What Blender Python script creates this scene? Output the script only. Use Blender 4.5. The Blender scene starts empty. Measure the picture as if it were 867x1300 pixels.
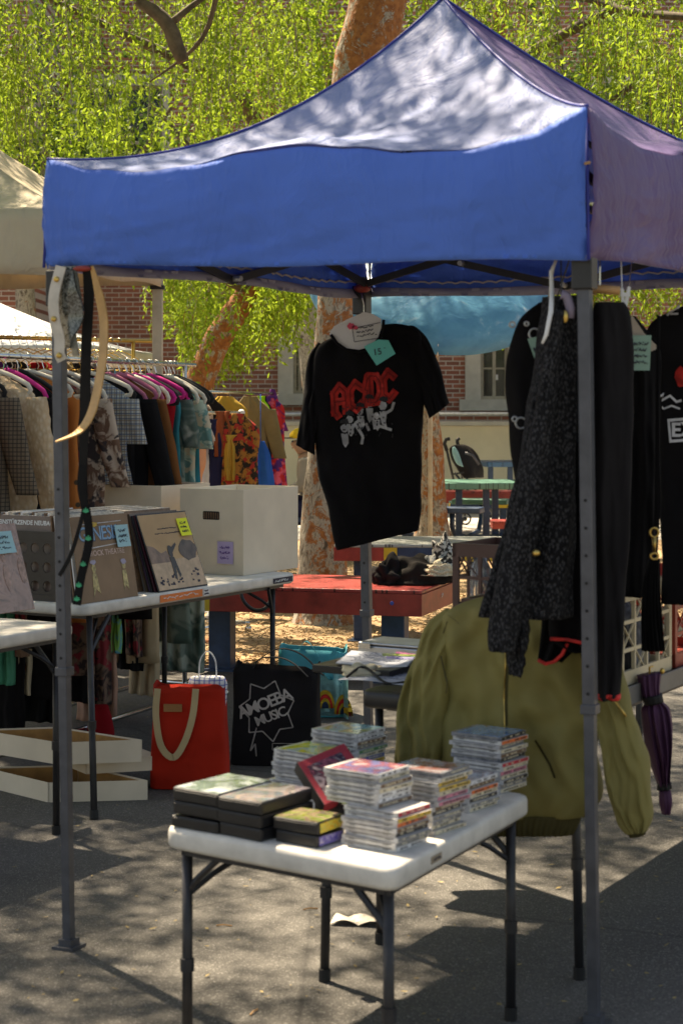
import bpy, bmesh, math, random
import numpy as np
from mathutils import Vector, Matrix, noise
from mathutils.bvhtree import BVHTree
random.seed(7); RNG = np.random.default_rng(11)
SC = bpy.context.scene
COL = SC.collection
F, HC, CX, HY = 2250.0, 1.49, 433.5, 520.0
EXPO = 1.58
V = Vector
def W(px, py, Y): return V(((px-CX)*Y/F, Y, HC-(py-HY)*Y/F))
def G(px, py, h=0.0):
    Y = (HC-h)*F/(py-HY); return V(((px-CX)*Y/F, Y, h))
# ---------------------------------------------------------------- materials
def lin(c):
    if isinstance(c, str):
        c = c.lstrip('#'); c = [int(c[i:i+2], 16)/255 for i in (0, 2, 4)]
        c = [x/12.92 if x <= .04045 else ((x+.055)/1.055)**2.4 for x in c]
    return (c[0], c[1], c[2], 1.0)
MATS = {}
class NT:
    def __init__(s, name):
        s.m = bpy.data.materials.new(name); s.m.use_nodes = True; s.t = s.m.node_tree
        s.n = s.t.nodes; s.l = s.t.links; s.b = s.n['Principled BSDF']; s.out = s.n['Material Output']
        s._tc = None
    def tc(s, k='Object'):
        if not s._tc: s._tc = s.n.new('ShaderNodeTexCoord')
        return s._tc.outputs[k]
    def map(s, sc=(1,1,1), rot=(0,0,0), src=None, loc=(0,0,0)):
        m = s.n.new('ShaderNodeMapping'); m.inputs['Scale'].default_value = sc; m.inputs['Rotation'].default_value = rot
        m.inputs['Location'].default_value = loc
        s.l.new(src or s.tc(), m.inputs['Vector']); return m.outputs['Vector']
    def noise(s, scale, detail=3, rough=.55, vec=None, dist=0):
        x = s.n.new('ShaderNodeTexNoise'); x.inputs['Scale'].default_value = scale; x.inputs['Detail'].default_value = detail
        x.inputs['Roughness'].default_value = rough; x.inputs['Distortion'].default_value = dist
        s.l.new(vec or s.tc(), x.inputs['Vector']); return x.outputs['Fac']
    def vor(s, scale, vec=None, feat='F1', out='Distance'):
        x = s.n.new('ShaderNodeTexVoronoi'); x.feature = feat; x.inputs['Scale'].default_value = scale
        s.l.new(vec or s.tc(), x.inputs['Vector']); return x.outputs[out]
    def ramp(s, fac, stops, mode='LINEAR'):
        r = s.n.new('ShaderNodeValToRGB'); r.color_ramp.interpolation = mode; e = r.color_ramp.elements
        while len(e) < len(stops): e.new(.5)
        for i, (p, c) in enumerate(stops): e[i].position = p; e[i].color = lin(c) if not isinstance(c, (int, float)) else (c, c, c, 1)
        s.l.new(fac, r.inputs[0]); return r.outputs[0]
    def mix(s, fac, a, b, mode='MIX'):
        m = s.n.new('ShaderNodeMix'); m.data_type = 'RGBA'; m.blend_type = mode
        for v, i in ((fac, 0), (a, 6), (b, 7)):
            if hasattr(v, 'is_linked') or isinstance(v, bpy.types.NodeSocket): s.l.new(v, m.inputs[i])
            else: m.inputs[i].default_value = v if i == 0 else (lin(v) if not isinstance(v, (int, float)) else (v, v, v, 1))
        return m.outputs[2]
    def bump(s, h, strength=.3, dist=.01):
        b = s.n.new('ShaderNodeBump'); b.inputs['Strength'].default_value = strength; b.inputs['Distance'].default_value = dist
        s.l.new(h, b.inputs['Height'])
        if s.b.inputs['Normal'].is_linked: s.l.new(s.b.inputs['Normal'].links[0].from_socket, b.inputs['Normal'])
        s.l.new(b.outputs[0], s.b.inputs['Normal'])
    def base(s, sock): s.l.new(sock, s.b.inputs['Base Color'])
    def set(s, **k):
        for a, v in k.items(): s.b.inputs[{'rough': 'Roughness', 'metal': 'Metallic', 'spec': 'Specular IOR Level', 'sheen': 'Sheen Weight', 'coat': 'Coat Weight', 'trans': 'Transmission Weight', 'alpha': 'Alpha', 'croughness': 'Coat Roughness'}[a]].default_value = v
    def translucent(s, col, fac):
        t = s.n.new('ShaderNodeBsdfTranslucent'); mx = s.n.new('ShaderNodeMixShader'); mx.inputs[0].default_value = fac
        if isinstance(col, bpy.types.NodeSocket): s.l.new(col, t.inputs[0])
        else: t.inputs[0].default_value = lin(col)
        s.l.new(s.b.outputs[0], mx.inputs[1]); s.l.new(t.outputs[0], mx.inputs[2]); s.l.new(mx.outputs[0], s.out.inputs[0])
def plain(name, col, rough=.6, metal=0, var=.18, scale=9, bump=0, bscale=60, **k):
    if name in MATS: return MATS[name]
    t = NT(name); c = lin(col); d = tuple(max(0, x*(1-var)) for x in c[:3]); e = tuple(min(1, x*(1+var)) for x in c[:3])
    t.base(t.ramp(t.noise(scale, 4), [(.3, d), (.7, e)])); t.set(rough=rough, metal=metal, **k)
    if bump: t.bump(t.noise(bscale, 3), bump, .004)
    MATS[name] = t.m; return t.m
def cloth(name, col, var=.25, rough=.9, weave=260, kind=None, col2=None, sc=14, sheen=.0, trans=0, thr=.5, col3=None):
    if name in MATS: return MATS[name]
    t = NT(name); c = lin(col); d = tuple(x*(1-var) for x in c[:3]); e = tuple(min(1, x*(1+var)) for x in c[:3])
    base = t.ramp(t.noise(4, 3), [(.3, d), (.7, e)])
    if kind == 'blotch':
        f = t.noise(sc, 3, .6, dist=.6); base = t.mix(t.ramp(f, [(thr-.04, 0.), (thr+.04, 1.)]), base, col2)
        if col3: base = t.mix(t.ramp(t.noise(sc*1.3, 2, vec=t.map(loc=(5, 3, 1))), [(thr+.03, 0.), (thr+.09, 1.)]), base, col3)
    elif kind == 'spots':
        base = t.mix(t.ramp(t.vor(sc), [(.16, 1.), (.24, 0.)]), base, col2)
        if col3: base = t.mix(t.ramp(t.vor(sc*.8, vec=t.map(loc=(3, 7, 1))), [(.14, 1.), (.2, 0.)]), base, col3)
    elif kind == 'check':
        for ax, cc in (((sc, sc, 0), col2), ((0, 0, sc), col2)):
            w = t.n.new('ShaderNodeTexWave'); w.bands_direction = 'Z' if ax[2] else 'X'; w.inputs['Scale'].default_value = sc
            t.l.new(t.tc(), w.inputs['Vector']); base = t.mix(t.ramp(w.outputs['Fac'], [(.8, 0.), (.9, .75)]), base, cc)
            if col3:
                w = t.n.new('ShaderNodeTexWave'); w.bands_direction = 'Z' if ax[2] else 'X'; w.inputs['Scale'].default_value = sc; w.inputs['Phase Offset'].default_value = 2.2
                t.l.new(t.tc(), w.inputs['Vector']); base = t.mix(t.ramp(w.outputs['Fac'], [(.85, 0.), (.93, .7)]), base, col3)
    elif kind == 'knit':
        f = t.vor(sc, vec=t.map((1, 1, .6))); base = t.mix(t.ramp(f, [(.15, 1.), (.55, 0.)]), base, col2); t.bump(f, .9, .006)
    t.base(base); t.set(rough=rough, sheen=sheen, spec=.12)
    t.bump(t.noise(weave, 2), .25, .001); t.bump(t.noise(9, 2, dist=.5), .35, .02)
    if trans: t.translucent(base, trans)
    MATS[name] = t.m; return t.m
# ---------------------------------------------------------------- objects
ORG = {}
def tagp(o, label=None, cat=None, group=None, kind=None):
    if label: o['label'] = label
    if cat: o['category'] = cat
    if group: o['group'] = group
    if kind: o['kind'] = kind
    return o
def thing(name, label, cat, loc, group=None):
    o = bpy.data.objects.new(name, None); o.empty_display_size = .1; COL.objects.link(o); o.location = loc; ORG[o.name] = V(loc)
    return tagp(o, label, cat, group)
def link_mesh(name, me, parent=None, org=None, rot=None):
    o = bpy.data.objects.new(name, me); COL.objects.link(o)
    if parent: o.parent = parent; ORG[o.name] = ORG[parent.name].copy()
    else: o.location = org; ORG[o.name] = V(org)
    return o
class MB:
    def __init__(s): s.v = []; s.f = []; s.m = []; s.k = 0
    def mat(s, k): s.k = k; return s
    def add(s, vs, fs):
        n = len(s.v); s.v += [V(p) for p in vs]; s.f += [tuple(i+n for i in f) for f in fs]; s.m += [s.k]*len(fs); return s
    def box(s, c, hx, hy, hz):
        """centre and three half vectors"""
        c, hx, hy, hz = V(c), V(hx), V(hy), V(hz)
        if hx.cross(hy).dot(hz) < 0: hx = -hx
        vs = [c+hx*a+hy*b+hz*d for d in (-1, 1) for b in (-1, 1) for a in (-1, 1)]
        return s.add(vs, [(0, 2, 3, 1), (4, 5, 7, 6), (0, 1, 5, 4), (2, 6, 7, 3), (0, 4, 6, 2), (1, 3, 7, 5)])
    def abox(s, x0, x1, y0, y1, z0, z1):
        return s.box(((x0+x1)/2, (y0+y1)/2, (z0+z1)/2), ((x1-x0)/2, 0, 0), (0, (y1-y0)/2, 0), (0, 0, (z1-z0)/2))
    def beam(s, a, b, w, h, up=(0, 0, 1)):
        a, b = V(a), V(b); d = b-a; u = V(up); x = d.cross(u)
        if x.length < 1e-6: x = d.cross(V((1, 0, 0)))
        x.normalize(); z = x.cross(d).normalized(); return s.box((a+b)/2, x*w/2, d/2, z*h/2)
    def tube(s, pts, r, n=8, cap=True, closed=False):
        pts = [V(p) for p in pts]; N = len(pts); rs = r if isinstance(r, (list, tuple)) else [r]*N
        vs = []; prev = None
        for i, p in enumerate(pts):
            d = (pts[min(i+1, N-1)]-pts[max(i-1, 0)]) if not closed else (pts[(i+1) % N]-pts[i-1])
            d.normalize()
            if prev is None:
                a = d.cross(V((0, 0, 1)))
                if a.length < .05: a = d.cross(V((1, 0, 0)))
            else: a = prev-d*prev.dot(d)
            a.normalize(); prev = a; b = d.cross(a)
            for k in range(n):
                t = 2*math.pi*k/n; vs.append(p+(a*math.cos(t)+b*math.sin(t))*rs[i])
        fs = []
        for i in range(N if closed else N-1):
            j = (i+1) % N
            for k in range(n): fs.append((i*n+k, i*n+(k+1) % n, j*n+(k+1) % n, j*n+k))
        if cap and not closed: fs += [tuple(range(n))[::-1], tuple((N-1)*n+k for k in range(n))]
        return s.add(vs, fs)
    def prism(s, poly, o, ax, ay, az):
        """poly 2D points along ax, ay; thickness vector az"""
        o, ax, ay, az = V(o), V(ax), V(ay), V(az); n = len(poly)
        area = sum(poly[i][0]*poly[(i+1) % n][1]-poly[(i+1) % n][0]*poly[i][1] for i in range(n))
        if (area > 0) != (ax.cross(ay).dot(az) > 0): poly = poly[::-1]
        b = [o+ax*x+ay*y for x, y in poly]; vs = b+[p+az for p in b]
        return s.add(vs, [tuple(range(n))[::-1], tuple(range(n, 2*n))]+[(i, (i+1) % n, n+(i+1) % n, n+i) for i in range(n)])
    def grid(s, fn, nu, nv, flip=False):
        vs = [fn(i/nu, j/nv) for j in range(nv+1) for i in range(nu+1)]; w = nu+1
        fs = [(j*w+i, j*w+i+1, (j+1)*w+i+1, (j+1)*w+i) for j in range(nv) for i in range(nu)]
        if flip: fs = [f[::-1] for f in fs]
        return s.add(vs, fs)
    def sheet(s, fn, nu, nv, th):
        """double skinned sheet with thickness vector function or Vector"""
        t = th if callable(th) else (lambda u, v: V(th))
        w = nu+1; n0 = [V(fn(i/nu, j/nv)) for j in range(nv+1) for i in range(nu+1)]
        n1 = [n0[j*w+i]+t(i/nu, j/nv) for j in range(nv+1) for i in range(nu+1)]; N = len(n0)
        fs = []
        for j in range(nv):
            for i in range(nu):
                a, b, c, d = j*w+i, j*w+i+1, (j+1)*w+i+1, (j+1)*w+i; fs += [(a, b, c, d), (N+d, N+c, N+b, N+a)]
        e = [(i, i+1) for i in range(nu)]+[(j*w+nu, (j+1)*w+nu) for j in range(nv)]+[(nv*w+i+1, nv*w+i) for i in range(nu)]+[((j+1)*w, j*w) for j in range(nv)]
        fs += [(b, a, N+a, N+b) for a, b in e]
        return s.add(n0+n1, fs)
    def loft(s, rings, cap=True):
        n = len(rings[0]); vs = [p for r in rings for p in r]; fs = []
        for i in range(len(rings)-1):
            for k in range(n): fs.append((i*n+k, i*n+(k+1) % n, (i+1)*n+(k+1) % n, (i+1)*n+k))
        if cap: fs += [tuple(range(n))[::-1], tuple((len(rings)-1)*n+k for k in range(n))]
        return s.add(vs, fs)
    def ball(s, c, r, nu=14, nv=9, rot=None):
        c = V(c); r = r if isinstance(r, (tuple, list)) else (r, r, r); rings = []
        for j in range(nv+1):
            t = math.pi*(.02+.96*j/nv); ring = []
            for i in range(nu):
                p = V((r[0]*math.sin(t)*math.cos(2*math.pi*i/nu), r[1]*math.sin(t)*math.sin(2*math.pi*i/nu), r[2]*math.cos(t)))
                ring.append(c+(rot @ p if rot else p))
            rings.append(ring)
        return s.loft(rings[::-1])
    def text(s, txt, o, ax, ay, size, depth=None, bold=0, align='CENTER', spacing=1.0):
        cu = bpy.data.curves.new('t', 'FONT'); cu.body = txt; cu.size = 1; cu.offset = bold; cu.align_x = align; cu.align_y = 'CENTER'; cu.resolution_u = 3
        cu.space_character = spacing
        ob = bpy.data.objects.new('t', cu); COL.objects.link(ob); dg = bpy.context.evaluated_depsgraph_get()
        me = bpy.data.meshes.new_from_object(ob.evaluated_get(dg)); bpy.data.objects.remove(ob)
        o, ax, ay = V(o), V(ax)*size, V(ay)*size
        s.add([o+ax*v.co.x+ay*v.co.y for v in me.vertices], [tuple(p.vertices) for p in me.polygons]); bpy.data.meshes.remove(me); return s
    def xform(s, M):
        s.v = [M @ p for p in s.v]; return s
    def conform(s, target, off=.004, back=-1):
        """lay the faces on the camera-facing (-Y) side of a mesh object"""
        T = ORG[target.name]; bm = bmesh.new(); bm.from_mesh(target.data); bt = BVHTree.FromBMesh(bm); bm.free()
        b2 = bmesh.new(); me = bpy.data.meshes.new('x'); me.from_pydata(s.v, [], s.f); b2.from_mesh(me); bpy.data.meshes.remove(me)
        bmesh.ops.triangulate(b2, faces=b2.faces[:])
        for _ in range(3):
            lo = [e for e in b2.edges if e.calc_length() > .025]
            if not lo: break
            bmesh.ops.subdivide_edges(b2, edges=lo, cuts=1); bmesh.ops.triangulate(b2, faces=b2.faces[:])
        last = None
        for v in b2.verts:
            h = bt.ray_cast(V((v.co.x-T.x, v.co.y-3-T.y, v.co.z-T.z)), V((0, 1, 0)))
            if h[0] is not None: v.co.y = h[0].y+T.y-off
        b2.verts.index_update(); b2.faces.ensure_lookup_table()
        s.v = [v.co.copy() for v in b2.verts]; s.f = [tuple(x.index for x in f.verts) for f in b2.faces]; s.m = [0]*len(s.f); b2.free(); return s
    def build(s, name, mats, parent=None, org=None, smooth=False, bevel=0, subs=0):
        if not isinstance(mats, (list, tuple)): mats = [mats]
        if parent is None and org is None:
            xs = [p.x for p in s.v]; ys = [p.y for p in s.v]; org = V(((min(xs)+max(xs))/2, (min(ys)+max(ys))/2, min(p.z for p in s.v)))
        T = ORG[parent.name] if parent else V(org)
        me = bpy.data.meshes.new(name); me.from_pydata([p-T for p in s.v], [], s.f)
        for m in mats: me.materials.append(m)
        me.polygons.foreach_set('material_index', [min(k, len(mats)-1) for k in s.m])
        if smooth: me.polygons.foreach_set('use_smooth', [True]*len(me.polygons))
        me.update(); o = link_mesh(name, me, parent, org)
        if bevel:
            b = o.modifiers.new('bevel', 'BEVEL'); b.width = bevel; b.segments = 2; b.limit_method = 'ANGLE'; b.angle_limit = .6
        if subs:
            q = o.modifiers.new('sub', 'SUBSURF'); q.levels = q.render_levels = subs
        return o
def children(o): return [c for c in COL.objects if c.parent == o]
def dup(root, loc, rotz=0, label=None, group=None):
    r = root.copy(); COL.objects.link(r); r.location = loc; r.rotation_euler = (0, 0, rotz)
    if label: r['label'] = label
    if group: r['group'] = group
    for ch in children(root):
        c = ch.copy(); COL.objects.link(c); c.parent = r
        for g in children(ch):
            d = g.copy(); COL.objects.link(d); d.parent = c
    return r
def interp(rows, t):
    """Catmull-Rom through a list of equal tuples"""
    n = len(rows)-1; x = min(max(t, 0), 1)*n; i = min(int(x), n-1); f = x-i
    p = [rows[max(i-1, 0)], rows[i], rows[i+1], rows[min(i+2, n)]]
    return [.5*((2*b)+(-a+c)*f+(2*a-5*b+4*c-d)*f*f+(-a+3*b-3*c+d)*f**3) for a, b, c, d in zip(*p)]
def drape(mb, rows, sub=5, nu=26, fold=.0, ff=5.0, seed=0, flat=.45, crease=None):
    """closed cloth volume through rows (A, B, thickness): A, B are 3D ends of each cross section"""
    R = [tuple(V(a))+tuple(V(b))+(t,) for a, b, t in rows]; N = (len(R)-1)*sub; rings = []; rnd = random.Random(seed)
    ph = [rnd.uniform(0, 6.3) for _ in range(4)]; fr = [ff*rnd.uniform(.7, 1.3), ff*rnd.uniform(1.6, 2.3), ff*.5]
    for i in range(N+1):
        q = interp(R, i/N); A = V(q[0:3]); B = V(q[3:6]); t = max(q[6], .002); C = (A+B)/2; Wd = (B-A)/2
        n = V((-Wd.y, Wd.x, 0))
        if n.length < 1e-6: n = V((0, 1, 0))
        n.normalize()
        if n.y < 0 and abs(n.y) > .3: n = -n
        gr = min(1, .25+i/N); ring = []
        def off(u): return fold*gr*(math.sin(fr[0]*u+ph[0]+.8*math.sin(i/N*3+ph[3]))+.5*math.sin(fr[1]*u+ph[1])+.4*math.sin(fr[2]*u+ph[2]+i*.2))
        for k in range(nu):
            u = -1+2*k/nu; ring.append(C+Wd*u+n*(-t*(max(0, 1-u*u))**flat+off(u)))
        for k in range(nu):
            u = 1-2*k/nu; ring.append(C+Wd*u+n*(t*(max(0, 1-u*u))**flat+off(u)))
        for k in range(len(ring)):
            u_ = -1+2*k/nu if k < nu else 1-2*(k-nu)/nu
            p = ring[k]; a_ = (fold*.6+.003 if crease is None else crease)*min(1, 3*i/N+.3)
            w_ = noise.noise(V((u_*1.5+seed*3.1+p.z*2.5, p.z*7+u_*2.2, seed)))*1.0+.55*noise.noise(V((u_*2.6+p.z*9+seed, p.z*14-u_*3, seed+4)))
            ring[k] = p+n*(a_*w_)+Wd.normalized()*(a_*.6*noise.noise(V((p.z*9, seed, u_))))
        rings.append(ring)
    return mb.loft(rings)
def pr(a, b, Y, t, Y2=None):
    """a drape row from two picture points at depth Y (and Y2)"""
    return (W(a[0], a[1], Y), W(b[0], b[1], Y2 if Y2 else Y), t)
def rows_px(L, Y, t, Y2=None):
    """L: list of (y, xl, xr)"""
    return [pr((xl, y), (xr, y), Y, t, Y2) for y, xl, xr in L]
def bez(pts, n=24):
    P = [tuple(V(p)) for p in pts]; return [V(interp(P, i/n)) for i in range(n+1)]
def round_poly(cs, r, n=5):
    out = []; N = len(cs)
    for i in range(N):
        p, a, b = V(cs[i]), V(cs[i-1]), V(cs[(i+1) % N]); s = p+(a-p).normalized()*r; e = p+(b-p).normalized()*r
        for k in range(n+1):
            t = k/n; out.append(s*(1-t)**2+p*2*t*(1-t)+e*t*t)
    return out
def slab(mb, cs, z1, th, r, ed=.012, dent=0):
    """rounded table top: corners cs as Vectors in plan, top at z1"""
    cen = sum((V(c) for c in cs), V())/len(cs); base = round_poly(cs, r)
    def ring(inset, z):
        o = []
        for p in base:
            d = (cen-p); d.z = 0; q = p+d.normalized()*inset; o.append(V((q.x, q.y, z)))
        return o
    rings = [ring(ed, z1-th), ring(ed*.25, z1-th+ed*.4), ring(0, z1-th+ed), ring(0, z1-ed), ring(ed*.3, z1-ed*.3), ring(ed, z1)]
    if sum((base[i].x*base[(i+1) % len(base)].y-base[(i+1) % len(base)].x*base[i].y) for i in range(len(base))) < 0: rings = [r_[::-1] for r_ in rings]
    return mb.loft(rings)
# ---------------------------------------------------------------- shared materials
def asphalt():
    t = NT('asphalt'); f = t.vor(260, out='Color'); n = t.noise(1.3, 5, .6)
    c = t.ramp(n, [(.3, (.058, .055, .050)), (.7, (.108, .102, .092))])
    sp = t.n.new('ShaderNodeSeparateColor'); t.l.new(f, sp.inputs[0])
    c = t.mix(t.ramp(sp.outputs[0], [(.80, 0.), (.97, .8)]), c, (.24, .23, .21))
    c = t.mix(t.ramp(sp.outputs[1], [(.75, 0.), (1., .6)]), c, (.02, .02, .02))
    c = t.mix(t.ramp(t.noise(7, 4, .7), [(.62, 0.), (.72, .35)]), c, (.03, .028, .026))
    ck = t.n.new('ShaderNodeTexVoronoi'); ck.feature = 'DISTANCE_TO_EDGE'; ck.inputs['Scale'].default_value = .55; t.l.new(t.mix(.12, t.tc(), t.n.new('ShaderNodeTexNoise').outputs[1]) if False else t.tc(), ck.inputs['Vector'])
    c = t.mix(t.ramp(ck.outputs[0], [(.0, .55), (.006, 0.)]), c, (.02, .019, .018))
    c = t.mix(t.ramp(t.vor(3.3, vec=t.map(loc=(4, 2, 0))), [(.03, .6), (.05, 0.)]), c, (.035, .032, .03))
    t.base(c); t.set(rough=.85); t.bump(t.vor(230), .55, .004); t.bump(t.noise(90, 3), .35, .004); return t.m
def mulch():
    t = NT('wood_chip_mulch'); f = t.vor(70, vec=t.map((1, 2.6, 1), rot=(0, 0, .7)), out='Color'); sp = t.n.new('ShaderNodeSeparateColor'); t.l.new(f, sp.inputs[0])
    c = t.ramp(sp.outputs[0], [(0, (.20, .12, .05)), (.4, (.30, .19, .09)), (.7, (.44, .30, .16)), (1, (.55, .42, .26))])
    c = t.mix(t.ramp(t.noise(1.8, 4), [(.4, 0.), (.7, .55)]), c, (.10, .055, .028))
    t.base(c); t.set(rough=.95); t.bump(t.noise(60, 3), .4, .01); return t.m
def brick():
    t = NT('red_brick'); b = t.n.new('ShaderNodeTexBrick'); t.l.new(t.map((1, 1, 1), rot=(math.pi/2, 0, 0)), b.inputs['Vector'])
    b.inputs['Scale'].default_value = 1; b.inputs['Brick Width'].default_value = .235; b.inputs['Row Height'].default_value = .077; b.inputs['Mortar Size'].default_value = .009
    b.inputs['Color1'].default_value = (.38, .125, .075, 1); b.inputs['Color2'].default_value = (.16, .065, .05, 1); b.inputs['Mortar'].default_value = (.55, .49, .42, 1); b.inputs['Bias'].default_value = -.25
    c = t.mix(t.ramp(t.noise(.8, 4), [(.35, 0.), (.8, .35)]), b.outputs['Color'], (.48, .26, .18))
    t.base(c); t.set(rough=.9); t.bump(b.outputs['Fac'], -.5, .01); return t.m
def bark(name, orange):
    t = NT(name); v = t.map((1, 1, .55))
    n = t.noise(17, 6, .7, vec=v, dist=.7)
    c = t.ramp(n, [(.36, (.07, .055, .04)), (.44, (.24, .21, .17)), (.52, (.38, .35, .29)), (.60, (.17, .145, .12))])
    o = t.ramp(t.noise(8.5, 6, .75, vec=t.map((1, 1, .8), loc=(3, 1, 8)), dist=1.0), [(.56-.1*orange, 0.), (.60-.1*orange, 1.)])
    sx = t.n.new('ShaderNodeSeparateXYZ'); t.l.new(t.tc(), sx.inputs[0]); mr = t.n.new('ShaderNodeMapRange'); mr.inputs[1].default_value = -.15; mr.inputs[2].default_value = .25; t.l.new(sx.outputs[0], mr.inputs[0])
    mz = t.n.new('ShaderNodeMath'); mz.operation = 'MULTIPLY_ADD'; t.l.new(mr.outputs[0], mz.inputs[0]); mz.inputs[1].default_value = .13; t.l.new(t.noise(8.5, 6, .75, vec=t.map((1, 1, .8), loc=(3, 1, 8)), dist=1.0), mz.inputs[2])
    o = t.ramp(mz.outputs[0], [(.61-.1*orange, 0.), (.65-.1*orange, 1.)])
    oc = t.ramp(t.noise(25, 3), [(.3, (.20, .065, .018)), (.7, (.38, .15, .045))])
    t.base(t.mix(o, c, oc)); t.set(rough=.85); t.bump(o, -.6, .02); t.bump(t.noise(38, 4, vec=v), .7, .015); return t.m
def leafmat(name, c1, c2, tr, fac=.5):
    t = NT(name); n = t.noise(1.7, 5, .7); w = t.noise(60, 1); c = t.ramp(n, [(.40, c1), (.60, c2)]); c = t.mix(t.ramp(w, [(.35, 0.), (.65, .6)]), c, tuple(min(1, x*1.7) for x in c2))
    t.base(c); t.set(rough=.55, spec=.15)
    t.translucent(t.mix(t.ramp(w, [(.35, 0.), (.65, 1.)]), t.ramp(n, [(.38, tuple(x*.45 for x in tr)), (.6, tr)]), tuple(x*.5 for x in tr)), fac); return t.m
def canopy_cloth(name, col, tr, fac, rough=.42):
    t = NT(name); c = lin(col)
    b = t.ramp(t.noise(2.5, 4), [(.3, tuple(x*.88 for x in c[:3])), (.7, tuple(min(1, x*1.12) for x in c[:3]))])
    t.base(b); t.set(rough=rough, spec=.28, sheen=.12); t.b.inputs['Sheen Roughness'].default_value = .35
    t.bump(t.noise(700, 1), .12, .001)
    n = t.noise(5.5, 4, .6, vec=t.map((1, 1, .45), rot=(.3, .5, 0)), dist=.9); t.bump(n, .7, .04)
    t.bump(t.noise(22, 3, vec=t.map((1, 1, .6), rot=(0, .6, .4)), dist=1.2), .2, .012)
    t.translucent(tr, fac); return t.m
M = dict(
 asphalt=asphalt(), mulch=mulch(), brick=brick(), bark=bark('mottled_bark', .55), bark_red=bark('red_patched_bark', .62), bark_grey=bark('grey_bark', -.2), bark_dark=plain('dark_limb_bark', (.10, .075, .05), .9, scale=14, var=.5, bump=.5, bscale=30),
 leaf=leafmat('bright_leaf', (.012, .050, .010), (.13, .25, .024), (.48, .66, .07), .50),
 leaf2=leafmat('mid_leaf', (.012, .045, .010), (.10, .19, .022), (.38, .54, .05), .5),
 leaf3=leafmat('dark_leaf', (.016, .045, .012), (.05, .10, .024), (.12, .22, .04), .35),
 blue=canopy_cloth('blue_canopy_cloth', (.095, .24, .80), (.03, .11, .5), .25, .6), roof_blue=canopy_cloth('sunlight_tinted_blue_roof_cloth', (.23, .30, .54), (.06, .14, .5), .25, .58),  # roof copy is paler: sunlight on the top painted into its colour
 purple=canopy_cloth('light_tinted_violet_canopy_cloth', (.19, .135, .31), (.45, .20, .36), .30),  # violet cast of the light on the right side, put into the base colour
 lining=plain('grey_lavender_hem', (.34, .33, .42), .8, scale=4, var=.12),
 beige_cloth=canopy_cloth('beige_canopy_cloth', (.60, .53, .40), (.7, .55, .36), .25, .7),
 white_cloth=canopy_cloth('white_canopy_cloth', (.70, .72, .76), (.6, .62, .66), .25, .7),
 card_warm=plain('warm_cardboard', (.60, .50, .38), .85),
 steel=plain('grey_painted_steel', (.085, .09, .105), .42, .35, scale=20, var=.2, bump=.08),
 steel_d=plain('dark_steel', (.035, .035, .038), .45, .4, scale=20, var=.25),
 chrome=plain('chrome_tube', (.62, .62, .60), .25, 1, scale=12, var=.15),
 galv=plain('galvanised_rail', (.45, .46, .45), .45, .7, scale=14, var=.2),
 plastic_w=plain('off_white_plastic_top', (.60, .58, .53), .42, scale=16, var=.16, bump=.05, bscale=400),
 plastic_k=plain('black_plastic', (.012, .012, .013), .38, scale=20, var=.3),
 black_rough=plain('black_rubber', (.01, .01, .01), .75),
 wood=plain('pale_wood', (.45, .24, .09), .5, scale=30, var=.25),
 cream=plain('cream_painted_wall', (.70, .60, .40), .85, scale=1.5, var=.1, bump=.1, bscale=40),
 stone=plain('pale_limestone_trim', (.52, .48, .40), .8, scale=5, var=.12, bump=.1),
 glass=plain('window_glass', (.04, .05, .05), .08, 0, scale=.7, var=.6, spec=.8),
 blind=plain('pale_window_blind', (.5, .5, .42), .7, scale=5),
 pblue=plain('dark_blue_paint', (.018, .045, .10), .4, scale=18, var=.3, bump=.05),
 pred=plain('worn_red_paint', (.30, .035, .025), .42, scale=9, var=.35, bump=.05),
 pyel=plain('yellow_paint', (.62, .40, .03), .45, scale=9, var=.2),
 pgreen=plain('sea_green_paint', (.03, .13, .12), .45, scale=9, var=.3),
 card=plain('white_cardboard', (.72, .62, .48), .85, scale=6, var=.07, bump=.06, bscale=120),
 cardk=plain('brown_cardboard', (.42, .22, .07), .9, scale=12, var=.25),
 paper=plain('white_paper', (.72, .72, .70), .8, scale=12, var=.05),
 sleeve=plain('paper_sleeve_edges', (.55, .50, .42), .6, scale=60, var=.3),
 teal_note=plain('teal_sticky_note', (.10, .52, .47), .8, scale=5, var=.06),
 blue_note=plain('pale_blue_sticky_note', (.33, .58, .62), .8, scale=5, var=.06),
 green_note=plain('pale_green_price_card', (.26, .42, .33), .8, scale=5, var=.1),
 yellow_note=plain('yellow_sticky_note', (.80, .85, .05), .8, scale=5, var=.05),
 violet_note=plain('violet_sticky_note', (.47, .38, .62), .8, scale=5, var=.06),
 ink=plain('dark_ink', (.03, .03, .05), .7), ink_v=plain('violet_ink', (.12, .04, .30), .7),
 print_w=plain('white_ink_print', (.55, .55, .56), .8, scale=30, var=.25), print_r=plain('red_ink_print', (.62, .025, .018), .7, scale=35, var=.4),
 bench_green=plain('bench_green', (.05, .15, .11), .45),
 skin=plain('skin', (.42, .24, .16), .55), gold=plain('brass', (.60, .40, .12), .3, 1), chips=plain('loose_wood_chips', (.36, .25, .13), .9, scale=40, var=.5),
)
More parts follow.
